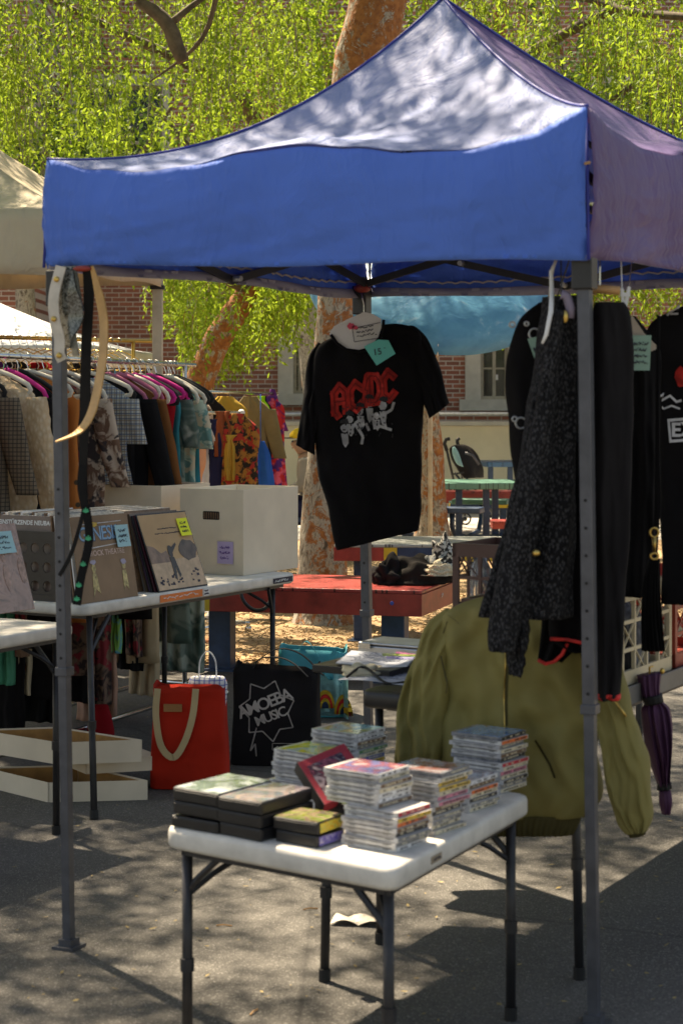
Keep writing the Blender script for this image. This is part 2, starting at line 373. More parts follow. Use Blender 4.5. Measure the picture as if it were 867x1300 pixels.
def scribble(mb, c, ax, ay, w, h, n, seed=0, th=.0022, off=None):
    """handwriting-like strokes on a note"""
    r = random.Random(seed); c, ax, ay = V(c), V(ax), V(ay); nrm = ax.cross(ay).normalized()*.0012
    for k in range(n):
        y = h*(.5-(k+.5)/n); x = -w/2+r.uniform(0, .1)*w; e = w/2-r.uniform(0, .25)*w
        while x < e:
            x2 = x+w*r.uniform(.05, .1); y2 = y+r.uniform(-.3, .3)*h/n; y1 = y+r.uniform(-.3, .3)*h/n
            a, b = c+ax*x+ay*y1, c+ax*x2+ay*y2; mb.beam(a, b, th, .0012, nrm); x = x2-w*.01+(w*.04 if r.random() < .2 else 0)
def note(name_parent, c, ax, ay, w, h, m, lines=2, seed=0, ink='ink', name='price_note', curl=.1):
    ax, ay = V(ax).normalized(), V(ay).normalized(); n = ax.cross(ay)
    mb = MB(); mb.sheet(lambda u, v: V(c)+ax*(u-.5)*w+ay*(v-.5)*h+n*(.004+curl*w*(1-v)**2*.5), 4, 4, n*-.001)
    p = mb.build(name, m, name_parent)
    s = MB(); scribble(s, V(c)+n*(.006+curl*w*.12), ax, ay, w*.75, h*.7, lines, seed); s.build('handwriting', M[ink], p); return p
# ---------------------------------------------------------------- ground
def flat(name, pts, z, m, kind='structure'):
    mb = MB(); mb.add([V((x, y, z)) for x, y in pts], [tuple(range(len(pts)))]); o = mb.build(name, m, org=V((0, 0, z)))
    o.location.z = z; return tagp(o, kind=kind)
flat('ground', [(-400, -100), (400, -100), (400, 700), (-400, 700)], 0, M['asphalt'])
# mulch bed with a ragged near edge
r = random.Random(3); near = [(x, 10.35+.12*math.sin(x*2.1)+r.uniform(-.07, .07)+(0.9 if x < -1.6 else 0)) for x in np.arange(-9, 9.01, .18)]
flat('mulch_bed', near+[(9, 20.5), (-9, 20.5)], .004, M['mulch'])
flat('concrete_path', [(-30, 20.2), (30, 20.2), (30, 27.2), (-30, 27.2)], .008, plain('concrete_path', (.42, .40, .35), .9, scale=2, bump=.1))
ch = MB()
for i in range(11000):
    y = 10.3+8.5*r.random()**1.5; x = r.uniform(-.42, .42)*y*.55; a = r.uniform(0, 6.28); L = r.uniform(.005, .018); b = r.uniform(-.35, .35)
    d = V((math.cos(a), math.sin(a), b)); s = V((-math.sin(a), math.cos(a), 0))
    if y < 10.3+.12*math.sin(x*2.1)+r.uniform(-.25, .2) and r.random() < .7: y += .3
    ch.box((x, y, .012+abs(b)*L), d*L, s*L*.28, V((0, 0, .003)))
tagp(ch.build('wood_chips', M['chips'], org=V((0, 10, 0))), kind='stuff')
lt = MB()
for i in range(420):
    y = 3.9+r.random()**1.3*6.5; x = r.uniform(-.25, .25)*y; a = r.uniform(0, 6.28); L = r.uniform(.005, .014)
    d = V((math.cos(a), math.sin(a), r.uniform(-.2, .2))); s = V((-math.sin(a), math.cos(a), r.uniform(-.3, .3))); c = V((x, y, .006))
    lt.add([c-d*L, c+s*L*.35, c+d*L, c-s*L*.35], [(0, 1, 2, 3)])
tagp(lt.build('fallen_leaves', plain('dry_leaf', (.30, .22, .08), .7, scale=40, var=.5), org=V((0, 4, 0))), kind='stuff')
# ---------------------------------------------------------------- brick building
YB = 30.0
bd = thing('brick_building', 'red brick school building with cream window surrounds behind the trees', 'building', (0, YB, 0))
wl = MB()
wins = [(-2.05, -.25, 1.65, 4.1), (4.15, 5.95, 1.72, 4.1), (-7.6, -5.8, 4.35, 6.6), (-11.5, -9.7, 4.35, 6.6), (-4.6, -2.9, 4.9, 7.1), (.9, 2.6, 4.9, 7.1), (8.2, 10, 1.72, 4.1), (-15, -13.4, 1.7, 4.0), (4.2, 5.9, 4.9, 7.1)]
wins[0] = ((353-CX)*YB/F-.0, (408-CX)*YB/F, HC-(512-HY)*YB/F, 3.9)
wins[1] = ((590-CX)*YB/F, (664-CX)*YB/F, HC-(519-HY)*YB/F, 3.9)
xs = sorted({-26, 26}|{w[0] for w in wins}|{w[1] for w in wins}); zs = sorted({0, 11}|{w[2] for w in wins}|{w[3] for w in wins})
for i in range(len(xs)-1):
    for j in range(len(zs)-1):
        mx, mz = (xs[i]+xs[i+1])/2, (zs[j]+zs[j+1])/2
        if any(a < mx < b and c < mz < d for a, b, c, d in wins): continue
        wl.add([V((xs[i], YB, zs[j])), V((xs[i+1], YB, zs[j])), V((xs[i+1], YB, zs[j+1])), V((xs[i], YB, zs[j+1]))], [(0, 1, 2, 3)])
wl.build('brick_wall', M['brick'], bd)
bk = MB(); bk.abox(-26, 26, YB+.5, YB+10, 0, 11); bk.build('rear_wall', plain('dark_interior', (.03, .028, .025), .9), bd)
rf = MB(); rf.abox(-26.5, 26.5, YB-.5, YB+10.5, 11, 11.4); rf.build('roof', M['stone'], bd)
bc = MB()
for z in (4.55,): bc.abox(-26, 26, YB-.08, YB-.003, z, z+.28)
bc.build('stone_band', M['stone'], bd)
lit = MB()   # soldier course over the left bay
for i in range(22):
    x = -6.35+i*.085; lit.abox(x, x+.07, YB-.02, YB-.003, 2.95, 3.35)
lit.build('brick_lintel', plain('lintel_brick', (.27, .075, .04), .9, scale=30, var=.4), bd)
sb = MB(); sb.abox(-7.2, -4.55, YB-.05, YB-.003, 3.72, 4.05); sb.build('stone_sill', M['stone'], bd)
for k, (x0, x1, z0, z1) in enumerate(wins):
    f = MB(); y0, y1 = YB-.09, YB+.12; w = .26 if k < 2 else .12
    f.abox(x0, x0+w, y0, y1, z0+.16, z1); f.abox(x1-w, x1, y0, y1, z0+.16, z1); f.abox(x0, x1, y0-.01, y1, z1-.14, z1+.05); f.abox(x0-.1, x1+.1, y0-.08, y1, z0-.03, z0+.16)
    wo = f.build('window', M['stone'], bd)
    a, b, c, d = x0+w, x1-w, z0+.16, z1-.14; fr = MB(); q = .055
    for zz in (c+q/2, (c+d)/2, d-q/2): fr.abox(a, b, YB+.02, YB+.07, zz-q/2, zz+q/2)
    for xx in (a+q/2, (a+b)/2, b-q/2): fr.abox(xx-q/2, xx+q/2, YB+.01, YB+.075, c, d)
    for zz in (c+(d-c)*.25, c+(d-c)*.75): fr.abox(a, b, YB+.03, YB+.06, zz-.015, zz+.015)
    fr.build('window_frame', plain('taupe_window_frame', (.38, .33, .25), .6), wo)
    g = MB(); g.abox(a, b, YB+.045, YB+.05, c, d); g.build('pane', M['glass'], wo)
    if k in (0, 3, 5):
        g = MB()
        n = int((d-c)/.05)
        for i in range(n): g.box(((a+b)/2, YB+.16, c+.05*(i+.5)), ((b-a)/2, 0, 0), (0, .012, .016), (0, -.001, .0015))
        g.build('blind', M['blind'], wo)
        MATS_g = None
    if k == 1:
        g = MB(); rr = random.Random(5)
        for i in range(7): xx = a+.2+rr.random()*.7; zz = c+.12+rr.random()*.45; g.abox(xx, xx+.08, YB+.028, YB+.03, zz, zz+.09)
        g.build('window_notices', M['paper'], wo)
# blinds must show through the glass: clear panes
gm = NT('clear_pane'); gm.set(rough=.05, trans=0, spec=.8); gl = gm.n.new('ShaderNodeBsdfTransparent'); gx = gm.n.new('ShaderNodeMixShader'); gx.inputs[0].default_value = .6
gm.b.inputs['Base Color'].default_value = (.05, .06, .06, 1); gm.l.new(gm.b.outputs[0], gx.inputs[1]); gm.l.new(gl.outputs[0], gx.inputs[2]); gm.l.new(gx.outputs[0], gm.out.inputs[0])
for o in COL.objects:
    if o.name.startswith('pane'): o.data.materials[0] = gm.m
# left wing stepping forward
wg = thing('brick_wing', 'darker brick wing of the building at far left', 'building', (-12.5, 28.4, 0))
g = MB(); g.abox(-26, (52-CX)*28/F, 27.2, 29.9, 0, 10); g.build('brick_wall', M['brick'], wg)
g = MB(); g.abox(-26.2, (52-CX)*28/F+.1, 27.0, 29.95, 10, 10.3); g.build('roof', M['stone'], wg)
# ---------------------------------------------------------------- low cream wall with a rail
lw = thing('low_wall', 'low cream rendered wall with a pale steel handrail in front of the brick building', 'wall', (4, 27.3, 0))
g = MB(); g.abox(-4.7, 14, 27.3, 27.55, 0, 1.24); g.build('wall_body', M['cream'], lw)
g = MB(); g.abox(-4.7, 14, 27.26, 27.59, 1.242, 1.31); g.build('coping', M['stone'], lw, bevel=.01)
g = MB(); g.tube([(-4.7, 27.2, 1.42), (14, 27.2, 1.42)], .034, 10)
for x in np.arange(-4.5, 14, 2.4): g.tube([(x, 27.2, 1.42), (x, 27.28, 1.28)], .02, 6)
g.build('handrail', M['galv'], lw, smooth=True)
# slim upright of the shade frame standing by the green table
g = MB(); b = G(549, 692); g.tube([b+V((0, 0, -.02)), b+V((0, 0, 1.52))], .045, 10); g.tube([b, b+V((0, 0, .02))], .09, 10); g.tube([b+V((0, 0, 1.50)), b+V((0, 0, 1.54))], .06, 10)
tagp(g.build('fence_post', M['galv'], smooth=False), 'slim galvanised post standing between the red trunk and the green picnic table', 'post')
# ---------------------------------------------------------------- trees
def trunk_mesh(mb, pts, rad, n=18, amp=.10, seed=0, step=.12):
    P = [V(p) for p in pts]; L = sum((P[i+1]-P[i]).length for i in range(len(P)-1)); N = max(6, int(L/step))
    rows = [tuple(p)+(q,) for p, q in zip(P, rad)]; pp = []; rs = []
    for i in range(N+1):
        q = interp(rows, i/N); pp.append(V(q[:3])); rs.append(q[3])
    k = len(mb.v); mb.tube(pp, rs, n)
    for i in range(N+1):
        for j in range(n):
            v = mb.v[k+i*n+j]; d = v-pp[i]; mb.v[k+i*n+j] = pp[i]+d*(1+amp*2*noise.noise(v*2.2+V((seed, 0, 0)))+amp*noise.noise(v*7+V((seed, 3, 0))))
def leaf_mesh(name, P, D, L, m, parent, wd=.32, flat_=0):
    """P: n x 3 leaf bases, D: n x 3 unit directions, L lengths"""
    n = len(P); R = RNG.normal(size=(n, 3)); S = np.cross(D, R); S /= np.linalg.norm(S, axis=1, keepdims=True)+1e-9; Nn = np.cross(D, S)
    L = L[:, None]; mid = P+D*L*.45+Nn*L*.06
    v = np.stack([P, mid+S*L*wd*.5, P+D*L, mid-S*L*wd*.5], 1).reshape(-1, 3)
    T = np.array(ORG[parent.name]); v = v-T
    me = bpy.data.meshes.new(name); me.vertices.add(n*4); me.vertices.foreach_set('co', v.astype(np.float32).ravel())
    me.loops.add(n*4); me.loops.foreach_set('vertex_index', np.arange(n*4, dtype=np.int32))
    me.polygons.add(n); me.polygons.foreach_set('loop_start', np.arange(0, n*4, 4, dtype=np.int32))
    me.materials.append(m); me.update(); me.validate(); return link_mesh(name, me, parent)
def strands(cs, rad, per, lmin, lmax, step=.028, leaf=.055, zbot=None, drop=1.0):
    """hanging leafy shoots around cluster centres cs (n x 3); zbot(x, y) limits how low they hang"""
    P, D, L = [], [], []; tw = []
    for c in cs:
        k = RNG.poisson(per)
        for _ in range(k):
            s = np.array(c)+RNG.normal(size=3)*rad*np.array([1, 1, .6]); ln = RNG.uniform(lmin, lmax); n = int(ln/step)
            a = RNG.uniform(0, 6.28); out = np.array([math.cos(a), math.sin(a), 0]); t = np.linspace(0, 1, n)[:, None]
            sp = RNG.uniform(.05, .35)*ln
            path = s+out*sp*np.sqrt(t)*.9+np.array([0, 0, -1])*ln*drop*(t*1.0)**1.25+np.sin(t*5+a)*np.array([.03, .03, 0])
            if zbot is not None:
                zb = zbot(s[0], s[1]); keep = path[:, 2] > zb+RNG.uniform(-.05, .12); path = path[keep]
                if len(path) < 3: continue
            n = len(path); d = RNG.normal(size=(n, 3))*.6+out*.25+np.array([0, 0, -.75]); d /= np.linalg.norm(d, axis=1, keepdims=True)
            P.append(path+RNG.normal(size=(n, 3))*.012); D.append(d); L.append(leaf*RNG.uniform(.6, 1.25, n)); tw.append(path[::max(1, n//5)])
    return np.concatenate(P), np.concatenate(D), np.concatenate(L), tw
def tree(name, label, loc, trunkpts, rad, barkm, limbs, seed=0, amp=.1, group=None):
    t = thing(name, label, 'tree', loc, group); mb = MB(); trunk_mesh(mb, trunkpts, rad, amp=amp, seed=seed); mb.build('trunk', barkm, t, smooth=True)
    if limbs:
        mb = MB()
        for p, q in limbs: trunk_mesh(mb, p, q, n=9, amp=.1, seed=seed, step=.15)
        mb.build('limbs', M['bark_dark'], t, smooth=True)
    return t
def twigs(t, tw, keep=.4):
    mb = MB()
    for p in tw:
        if RNG.random() < keep and len(p) > 2: mb.tube([V(x) for x in p], .0035, 3, cap=False)
    if mb.v: tagp(mb.build('twigs', M['bark_grey'], t), kind='stuff')
def seeds(n, px0, px1, py0, py1, Y0, Y1, ok=None):
    out = []
    while len(out) < n:
        px, py, Y = RNG.uniform(px0, px1), RNG.uniform(py0, py1), RNG.uniform(Y0, Y1)
        if ok and not ok(px, py, Y): continue
        out.append(tuple(W(px, py, Y)))
    return np.array(out)
def zlim(fn):   # lowest hanging height, drawn as a profile in plan
    return lambda x, y: HC-(fn(CX+F*x/y)-HY)*y/F
# main tree with the mottled trunk behind the stall
YT = 12.4
tp = [W(412, 796, YT), W(411, 770, YT), W(410, 720, YT), W(412, 640, YT), W(417, 540, YT), W(422, 450, YT), W(428, 370, YT), W(436, 270, YT), W(447, 160, YT), W(464, 60, YT), W(484, -20, YT), W(505, -110, YT)]
tree1 = tree('shade_tree', 'big tree with thick mottled grey and orange trunk rising behind the record table', (tp[0].x, YT, 0), tp,
  [.26, .19, .165, .155, .14, .132, .132, .14, .17, .20, .20, .17], M['bark_red'],
  [([W(484, -10, YT), W(520, -70, 12.2), W(600, -170, 11.8), W(700, -300, 11)], [.16, .12, .1, .07]),
   ([W(495, -60, YT), W(420, -160, 12), W(300, -260, 11), W(150, -380, 10)], [.15, .12, .1, .07]),
   ([W(420, -160, 12), W(300, -110, 12), W(215, -40, 12), W(178, -2, 12), W(200, 16, 12), W(217, 36, 12), W(224, 58, 12), W(233, 78, 12)], [.09, .06, .05, .045, .05, .055, .055, .04]),
   ([W(217, 30, 12), W(260, -4, 12), W(330, -40, 12)], [.03, .02, .015]),
   ([W(505, -110, YT), W(520, -300, 11.5), W(470, -500, 10)], [.16, .13, .08]),
   ([W(300, -110, 12), W(276, -10, 12.1), W(262, 40, 12.2), W(235, 72, 12.3), W(190, 104, 12.4)], [.03, .02, .018, .012, .006])], seed=1, amp=.07)
c1 = np.concatenate([seeds(26, -60, 420, -90, 90, 12.5, 15.5), seeds(20, 540, 930, -90, 90, 12.5, 15.5)])
P, D, L, tw = strands(c1, .11, 15, .3, 1.1, zbot=zlim(lambda px: 215 if px < 440 else 190), leaf=.058)
# unseen overhead part of the crown, density shaped to cast the wanted dappled shade
def dens(x, y):
    n = noise.noise(V((x*1.6, y*1.6, 3.1)))*.55+noise.noise(V((x*4.2, y*4.2, 9.1)))*1.0
    d = .455
    if x < -.72+(.15*(y-4)): d = 1.3
    if y > 6.0 and x < 1.2: d = 1.2
    if .55 < x < 1.9 and 2.9 < y < 4.35: d = .49
    if y < 4.6 and x < -.45: d = .60
    if y > 8.4 and x > -1.3: d = .40
    return d+n*.62
oc = []
tries = 0
while tries < 9500:
    tries += 1; gx, gy, h = RNG.uniform(-4.2, 2.6), RNG.uniform(2.2, 12.5), RNG.uniform(5.3, 7.6)
    if RNG.random() < min(1, max(0, dens(gx, gy)-.5)*14)*.7:
        oc.append((gx-.346*h, gy+.462*h, h))
for _ in range(5200):  # extra leaf clusters added out of view to shade the background foliage
    gx, gy, h = RNG.uniform(-5.5, 8), RNG.uniform(12.2, 19), RNG.uniform(6.6, 8.8)
    if noise.noise(V((gx*.9, gy*.9, 5)))+.5*noise.noise(V((gx*2.3, gy*2.3, 1))) > .24: oc.append((gx-.346*h, gy+.462*h, h))
oc = np.array(oc); n = len(oc); per = 34
P2 = np.repeat(oc, per, 0)+RNG.normal(size=(n*per, 3))*np.array([.10, .10, .10]); D2 = RNG.normal(size=(n*per, 3))*np.array([1, 1, .5]); D2 /= np.linalg.norm(D2, axis=1, keepdims=True)
L2 = RNG.uniform(.05, .10, n*per)
# keep the high part above the picture's top edge
ok = (P2[:, 2]-HC)*F/P2[:, 1] > HY+25
P2, D2, L2 = P2[ok], D2[ok], L2[ok]
leaf_mesh('crown', np.concatenate([P, P2]), np.concatenate([D, D2]), np.concatenate([L, L2*1.0]), M['leaf'], tree1, wd=.34)
twigs(tree1, tw, .35)
# leaning tree at left
YL = 17.0
lp = [W(214, 720, YL), W(222, 640, YL), W(238, 560, YL), W(252, 490, YL), W(272, 440, YL), W(296, 400, YL), W(318, 365, YL), W(345, 310, YL), W(352, 225, 18.4), W(335, 100, 19), W(320, -40, 19)]
tree2 = tree('leaning_tree', 'leaning grey trunk with drooping bright leaves behind the left clothes racks', (lp[0].x, YL, 0), lp,
  [.24, .18, .155, .145, .13, .12, .11, .10, .09, .08, .05], M['bark'],
  [([lp[6], W(250, 330, 16.5), W(150, 260, 16), W(60, 200, 15.5)], [.09, .07, .05, .02]), ([lp[7], W(400, 300, 16.8), W(470, 230, 16.5)], [.06, .04, .02]),
   ([lp[8], W(300, 120, 16), W(150, 40, 15.5), W(20, -20, 15)], [.08, .06, .04, .02])], seed=4, amp=.08)
def low(px):
    if px < 185: return 330
    if px < 235: return 395+40*math.sin(px*.2)
    if px < 300: return 470+22*math.sin(px*.35)
    if px < 345: return 445+30*math.sin(px*.23)
    if px < 400: return 420+35*math.sin(px*.3)
    if px < 560: return 330
    if px < 700: return 425+22*math.sin(px*.3)
    return 395+22*math.sin(px*.17)
def trunk_gap(px, py, Y): return Y > 17.3 or not (232 < px < 345) or RNG.random() < (.6 if py < 290 else .22)
c2 = np.concatenate([seeds(62, 205, 400, 250, 390, 15.2, 19.5, ok=trunk_gap), seeds(24, 225, 335, 380, 430, 17.3, 19), seeds(44, -80, 440, 0, 190, 15, 18.5)])
P, D, L, tw = strands(c2, .12, 13, .25, .95, zbot=zlim(low), leaf=.068)
leaf_mesh('crown', P, D, L, M['leaf'], tree2, wd=.36); twigs(tree2, tw, .3)
# third tree at right
YR = 18.6
rp = [W(548, 700, YR), W(547, 640, YR), W(546, 560, YR), W(540, 480, YR), W(556, 380, YR), W(590, 250, YR), W(620, 100, YR), W(650, -60, YR)]
tree3 = tree('red_bark_tree', 'orange patched trunk beside the slim post, its leaves drooping at right', (rp[0].x, YR, 0), rp, [.22, .16, .13, .12, .12, .11, .1, .06], M['bark_red'],
  [([rp[5], W(700, 180, 17), W(830, 90, 16)], [.08, .05, .02]), ([rp[6], W(760, 20, 16.5), W(900, -30, 16)], [.07, .05, .02]), ([W(640, -20, 16), W(740, -5, 15), W(800, 15, 14.5), W(880, 22, 14)], [.05, .045, .035, .03])], seed=7)
c3 = np.concatenate([seeds(46, 560, 940, -20, 190, 15.5, 18.4), seeds(44, 640, 950, 250, 380, 15, 18.4)])
P, D, L, tw = strands(c3, .12, 13, .25, 1.0, zbot=zlim(low), leaf=.064)
leaf_mesh('crown', P, D, L, M['leaf2'], tree3, wd=.36); twigs(tree3, tw, .4)
# darker trees close to the building
for k, (px, Y, lab) in enumerate([(40, 24.2, 'dark leafy tree by the brick wing at upper left'), (392, 23.4, 'mid green tree crown left of the blue tent peak, in front of the bricks'), (700, 23.8, 'dark leafy tree behind the right side of the blue tent'), (930, 24, 'dark leafy tree at the far upper right edge')]):
    b = W(px, 0, Y); b.z = 0; lo = 345
    tp_ = [b, b+V((.1, 0, 1.5)), b+V((-.1, .1, 3.2)), b+V((.15, 0, 5.2)), b+V((0, 0, 7.2))]
    t = tree('background_tree', lab, (b.x, Y, 0), tp_, [.2, .15, .13, .1, .05], M['bark_grey'], [([tp_[2], b+V((-1.3, -.5, 4.6)), b+V((-2, -.8, 5.4))], [.07, .05, .02]), ([tp_[2], b+V((1.2, -.5, 4.4)), b+V((2, -.8, 5.5))], [.07, .05, .02])], seed=20+k, group='trees in front of the brick building')
    cc = []
    while len(cc) < 120:
        q = RNG.normal(size=3)*np.array([1.35, .7, 1.3])+np.array([b.x, Y, 5.0])
        if q[2] > HC-(290-HY)*Y/F and abs(q[0]-b.x) < 2.6: cc.append(q)
    P, D, L, tw = strands(np.array(cc), .3, 7, .3, 1.0, step=.05, leaf=.105, zbot=lambda x, y: HC+(HY-335)*y/F)
    leaf_mesh('crown', P, D, L, M['leaf3' if k != 1 else 'leaf2'], t, wd=.42)
# ---------------------------------------------------------------- blue pop-up canopy
cL, cR, cB = V((-.755, 4.90, 0)), V((.60, 4.243, 0)), V((.0783, 6.18, 0)); cQ = cR+cB-cL
zt = dict(L=2.18, R=2.216, B=2.19, Q=2.20); zb = dict(L=1.882, R=1.848, B=1.88, Q=1.88)
CC = dict(L=W(60, 203, 4.9), R=W(745, 135, 4.243), B=V((.1, 6.24, 2.19)), Q=V((1.47, 5.56, 2.2)))
CC['L'].x -= .0; apex = V((.298, 5.21, 2.70))
tent = thing('canopy_tent', 'blue pop-up canopy with grey legs over the market stall', 'canopy', (0.34, 5.2, 0))
pw = dict(L=2.2, R=1.36, B=1.8, Q=1.5)
EAVE = [0, .040, .058, .052, .034, .030, .048, .072, .078, .055, 0]
def eave(s):
    x = min(max(s, 0), 1)*10; i = min(int(x), 9); f = x-i; f = f*f*(3-2*f); return EAVE[i]*(1-f)+EAVE[i+1]*f
def roof_pt(a, b, s, t):
    A, B_ = CC[a], CC[b]; e = A.lerp(B_, s); p = pw[a]*(1-s)+pw[b]*s
    h = e.z+(apex.z-e.z)*t**p; P = e.lerp(apex, t); P.z = h
    w = 4*s*(1-s); P.z -= eave(s)*math.exp(-t*7)
    P.z -= .045*w*(t*(1-t)*4)**.8*(1-.3*t)
    P.z += .035*math.exp(-((s-.47)/.12)**2-((t-.1)/.09)**2)   # truss pushes the cloth up at mid side
    P.z += .014*noise.noise(V((P.x*3, P.y*3, 0)))*w+.007*noise.noise(V((P.x*9, P.y*14, 3)))*min(1, 6*t)*min(1, w*3)
    return P
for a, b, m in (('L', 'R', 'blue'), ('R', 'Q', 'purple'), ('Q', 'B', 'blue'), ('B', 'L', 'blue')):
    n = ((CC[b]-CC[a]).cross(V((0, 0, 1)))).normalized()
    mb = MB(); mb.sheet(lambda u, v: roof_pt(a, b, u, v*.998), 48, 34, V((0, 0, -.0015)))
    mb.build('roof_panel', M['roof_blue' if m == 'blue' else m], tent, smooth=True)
    def val(u, v):
        top = CC[a].lerp(CC[b], u); top.z -= eave(u); zbot = zb[a]*(1-u)+zb[b]*u; z = top.z*(1-v)+zbot*v
        if v > .5: z += .006*math.sin(u*9+ord(a))*(v-.5)*2
        bow = .018*math.sin(math.pi*min(1, v*1.05))*1.0+.020*noise.noise(V((u*4, v*2.2, ord(a))))*v*min(1, 8*u, 8*(1-u))+.014*noise.noise(V((u*11+v*9, v*5, 2)))*v+.004*noise.noise(V((u*30-v*16, v*9, 7)))*(1-v*.5)*v*3
        soft = 0
        P = V((top.x, top.y, z))+n*(bow-soft); return P
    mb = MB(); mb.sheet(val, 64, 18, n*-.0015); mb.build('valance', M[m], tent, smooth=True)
    def hem(u, v):
        P = val(u, .885+.115*v); return P-n*.005
    mb = MB(); mb.sheet(lambda u, v: hem(u, v), 40, 2, n*-.001); mb.build('hem_band', M['lining'], tent, smooth=True)
    mb = MB(); mb.tube([val(i/90, .80)-n*.009+V((0, 0, .0035*math.sin(i*2.1))) for i in range(91)], .0035, 5)
    mb.build('rope_trim', plain('pale_rope', (.45, .42, .40), .8), tent)
# seam piping along the hips and corner edges
for k in 'LRBQ':
    o = dict(L='R', R='Q', B='L', Q='B')[k]
    pts = [roof_pt(k, o, 0, i/24)+V((0, 0, .002)) for i in range(25)]
    mb = MB(); mb.tube(pts, .0045, 6); nn = (CC[k]-apex); nn.z = 0; nn.normalize()
    mb.tube([CC[k]+nn*-.006, V((CC[k].x, CC[k].y, zb[k]))+nn*.008], .0045, 6); mb.build('seam_piping', plain('royal_blue_piping', (.02, .035, .28), .5), tent, smooth=True)
mb = MB(); c = V((CC['R'].x+.004, CC['R'].y-.012, HC-(207-HY)*4.243/F)); mb.tube([c, c+V((-.012, -.008, -.004))], .004, 6); mb.build('corner_toggle', M['wood'], tent)
# legs (foot and top leaning a little, as they stand)
LEG = {'L': (G(88, 1203), W(74, 330, 4.945)), 'R': (V((.612, 4.30, 0)), W(741, 300, 4.30)), 'B': (V(((470-CX)*6.18/F, 6.18, 0)), W(459, 352, 6.18)), 'Q': (cQ, V((cQ.x, cQ.y, 2.1)))}
up = V((0, 0, 1))
for k, (f, t) in LEG.items():
    d = (t-f); mid = f+d*.56; e1 = (cR-cL).normalized(); mb = MB(); s1, s2 = .0158, .0132
    yaw = V((e1.x, e1.y, 0)); zz = d.normalized(); xx = (yaw-zz*yaw.dot(zz)).normalized(); yy = zz.cross(xx)
    a = f+d*.40
    mb.box((a+t)/2, xx*s1, yy*s1, (t-a)/2); p = mb.build('leg', M['steel'], tent, bevel=.003)
    mb = MB(); mb.box((f+a)/2+d*.03, xx*s2, yy*s2, (a-f)/2+d*.03); mb.build('inner_leg', M['steel'], p, bevel=.002)
    for i in range(8):
        q = f+d*(.42+.035*i)-yy*s1*1.02; mb = MB(); mb.tube([q, q-yy*.0012], .0042, 8); mb.build('adjustment_hole', M['black_rough'], p)
    mb = MB(); mb.box(f+up*.004, xx*.034, yy*.034, up*.004); mb.box(f+up*.015, xx*.021, yy*.021, up*.011); mb.build('foot_plate', M['steel'], p)
    mb = MB(); mb.box(t-d.normalized()*.08, xx*.026, yy*.026, up*.05); mb.build('corner_bracket', M['plastic_k'], tent, bevel=.004)
    mb = MB(); mb.box(a, xx*.0195, yy*.0195, up*.012); mb.build('leg_collar', M['steel'], p, bevel=.002)
# scissor trusses between the legs
def top_of(k, z): f, t = LEG[k]; return f+(t-f)*((z-f.z)/(t.z-f.z))
for a, b in (('L', 'R'), ('R', 'Q'), ('B', 'L'), ('Q', 'B')):
    mb = MB(); hi, lo = 2.07, 1.895; A1, B1 = top_of(a, hi), top_of(b, hi); cc_ = V((.34, 5.2, 0)); A1 = A1.lerp(V((cc_.x, cc_.y, A1.z)), .045); B1 = B1.lerp(V((cc_.x, cc_.y, B1.z)), .045)
    n = (B1-A1).cross(up).normalized()*.012
    def pt(s, z): p = A1.lerp(B1, s); p.z = z; return p
    for o_, z0, z1, z2 in ((n, hi, lo, hi), (-n, lo+.03, hi+.03, lo+.03)):
        q = [pt(0.01, z0), pt(.25, (z0+z1)/2), pt(.5, z1), pt(.75, (z1+z2)/2), pt(.99, z2)]
        for i in range(4): mb.beam(q[i]+o_, q[i+1]+o_, .010, .024)
    tr = mb.build('scissor_truss', M['steel_d'], tent)
    for s, z in ((.5, lo+.004), (.25, (hi+lo)/2), (.75, (hi+lo)/2)):
        p = pt(s, z); mb = MB(); mb.tube([p-n*1.9, p+n*1.9], .009, 8); mb.build('pivot_bolt', M['galv'], tr)
   
mb = MB()
for k in 'LRBQ': mb.tube([top_of(k, 2.08), (top_of(k, 2.06).lerp(apex, .5)+V((0, 0, -.17))), apex+V((0, 0, -.12))], .009, 6)
mb.build('roof_strut', M['steel_d'], tent)
mb = MB(); mb.tube([V((.48, 4.34, 2.0)), V((.62, 4.5, 2.0)), V((.83, 4.85, 2.0)), V((1.03, 5.18, 2.0))], .011, 8); mb.build('clothes_rod', M['steel_d'], tent, smooth=True)
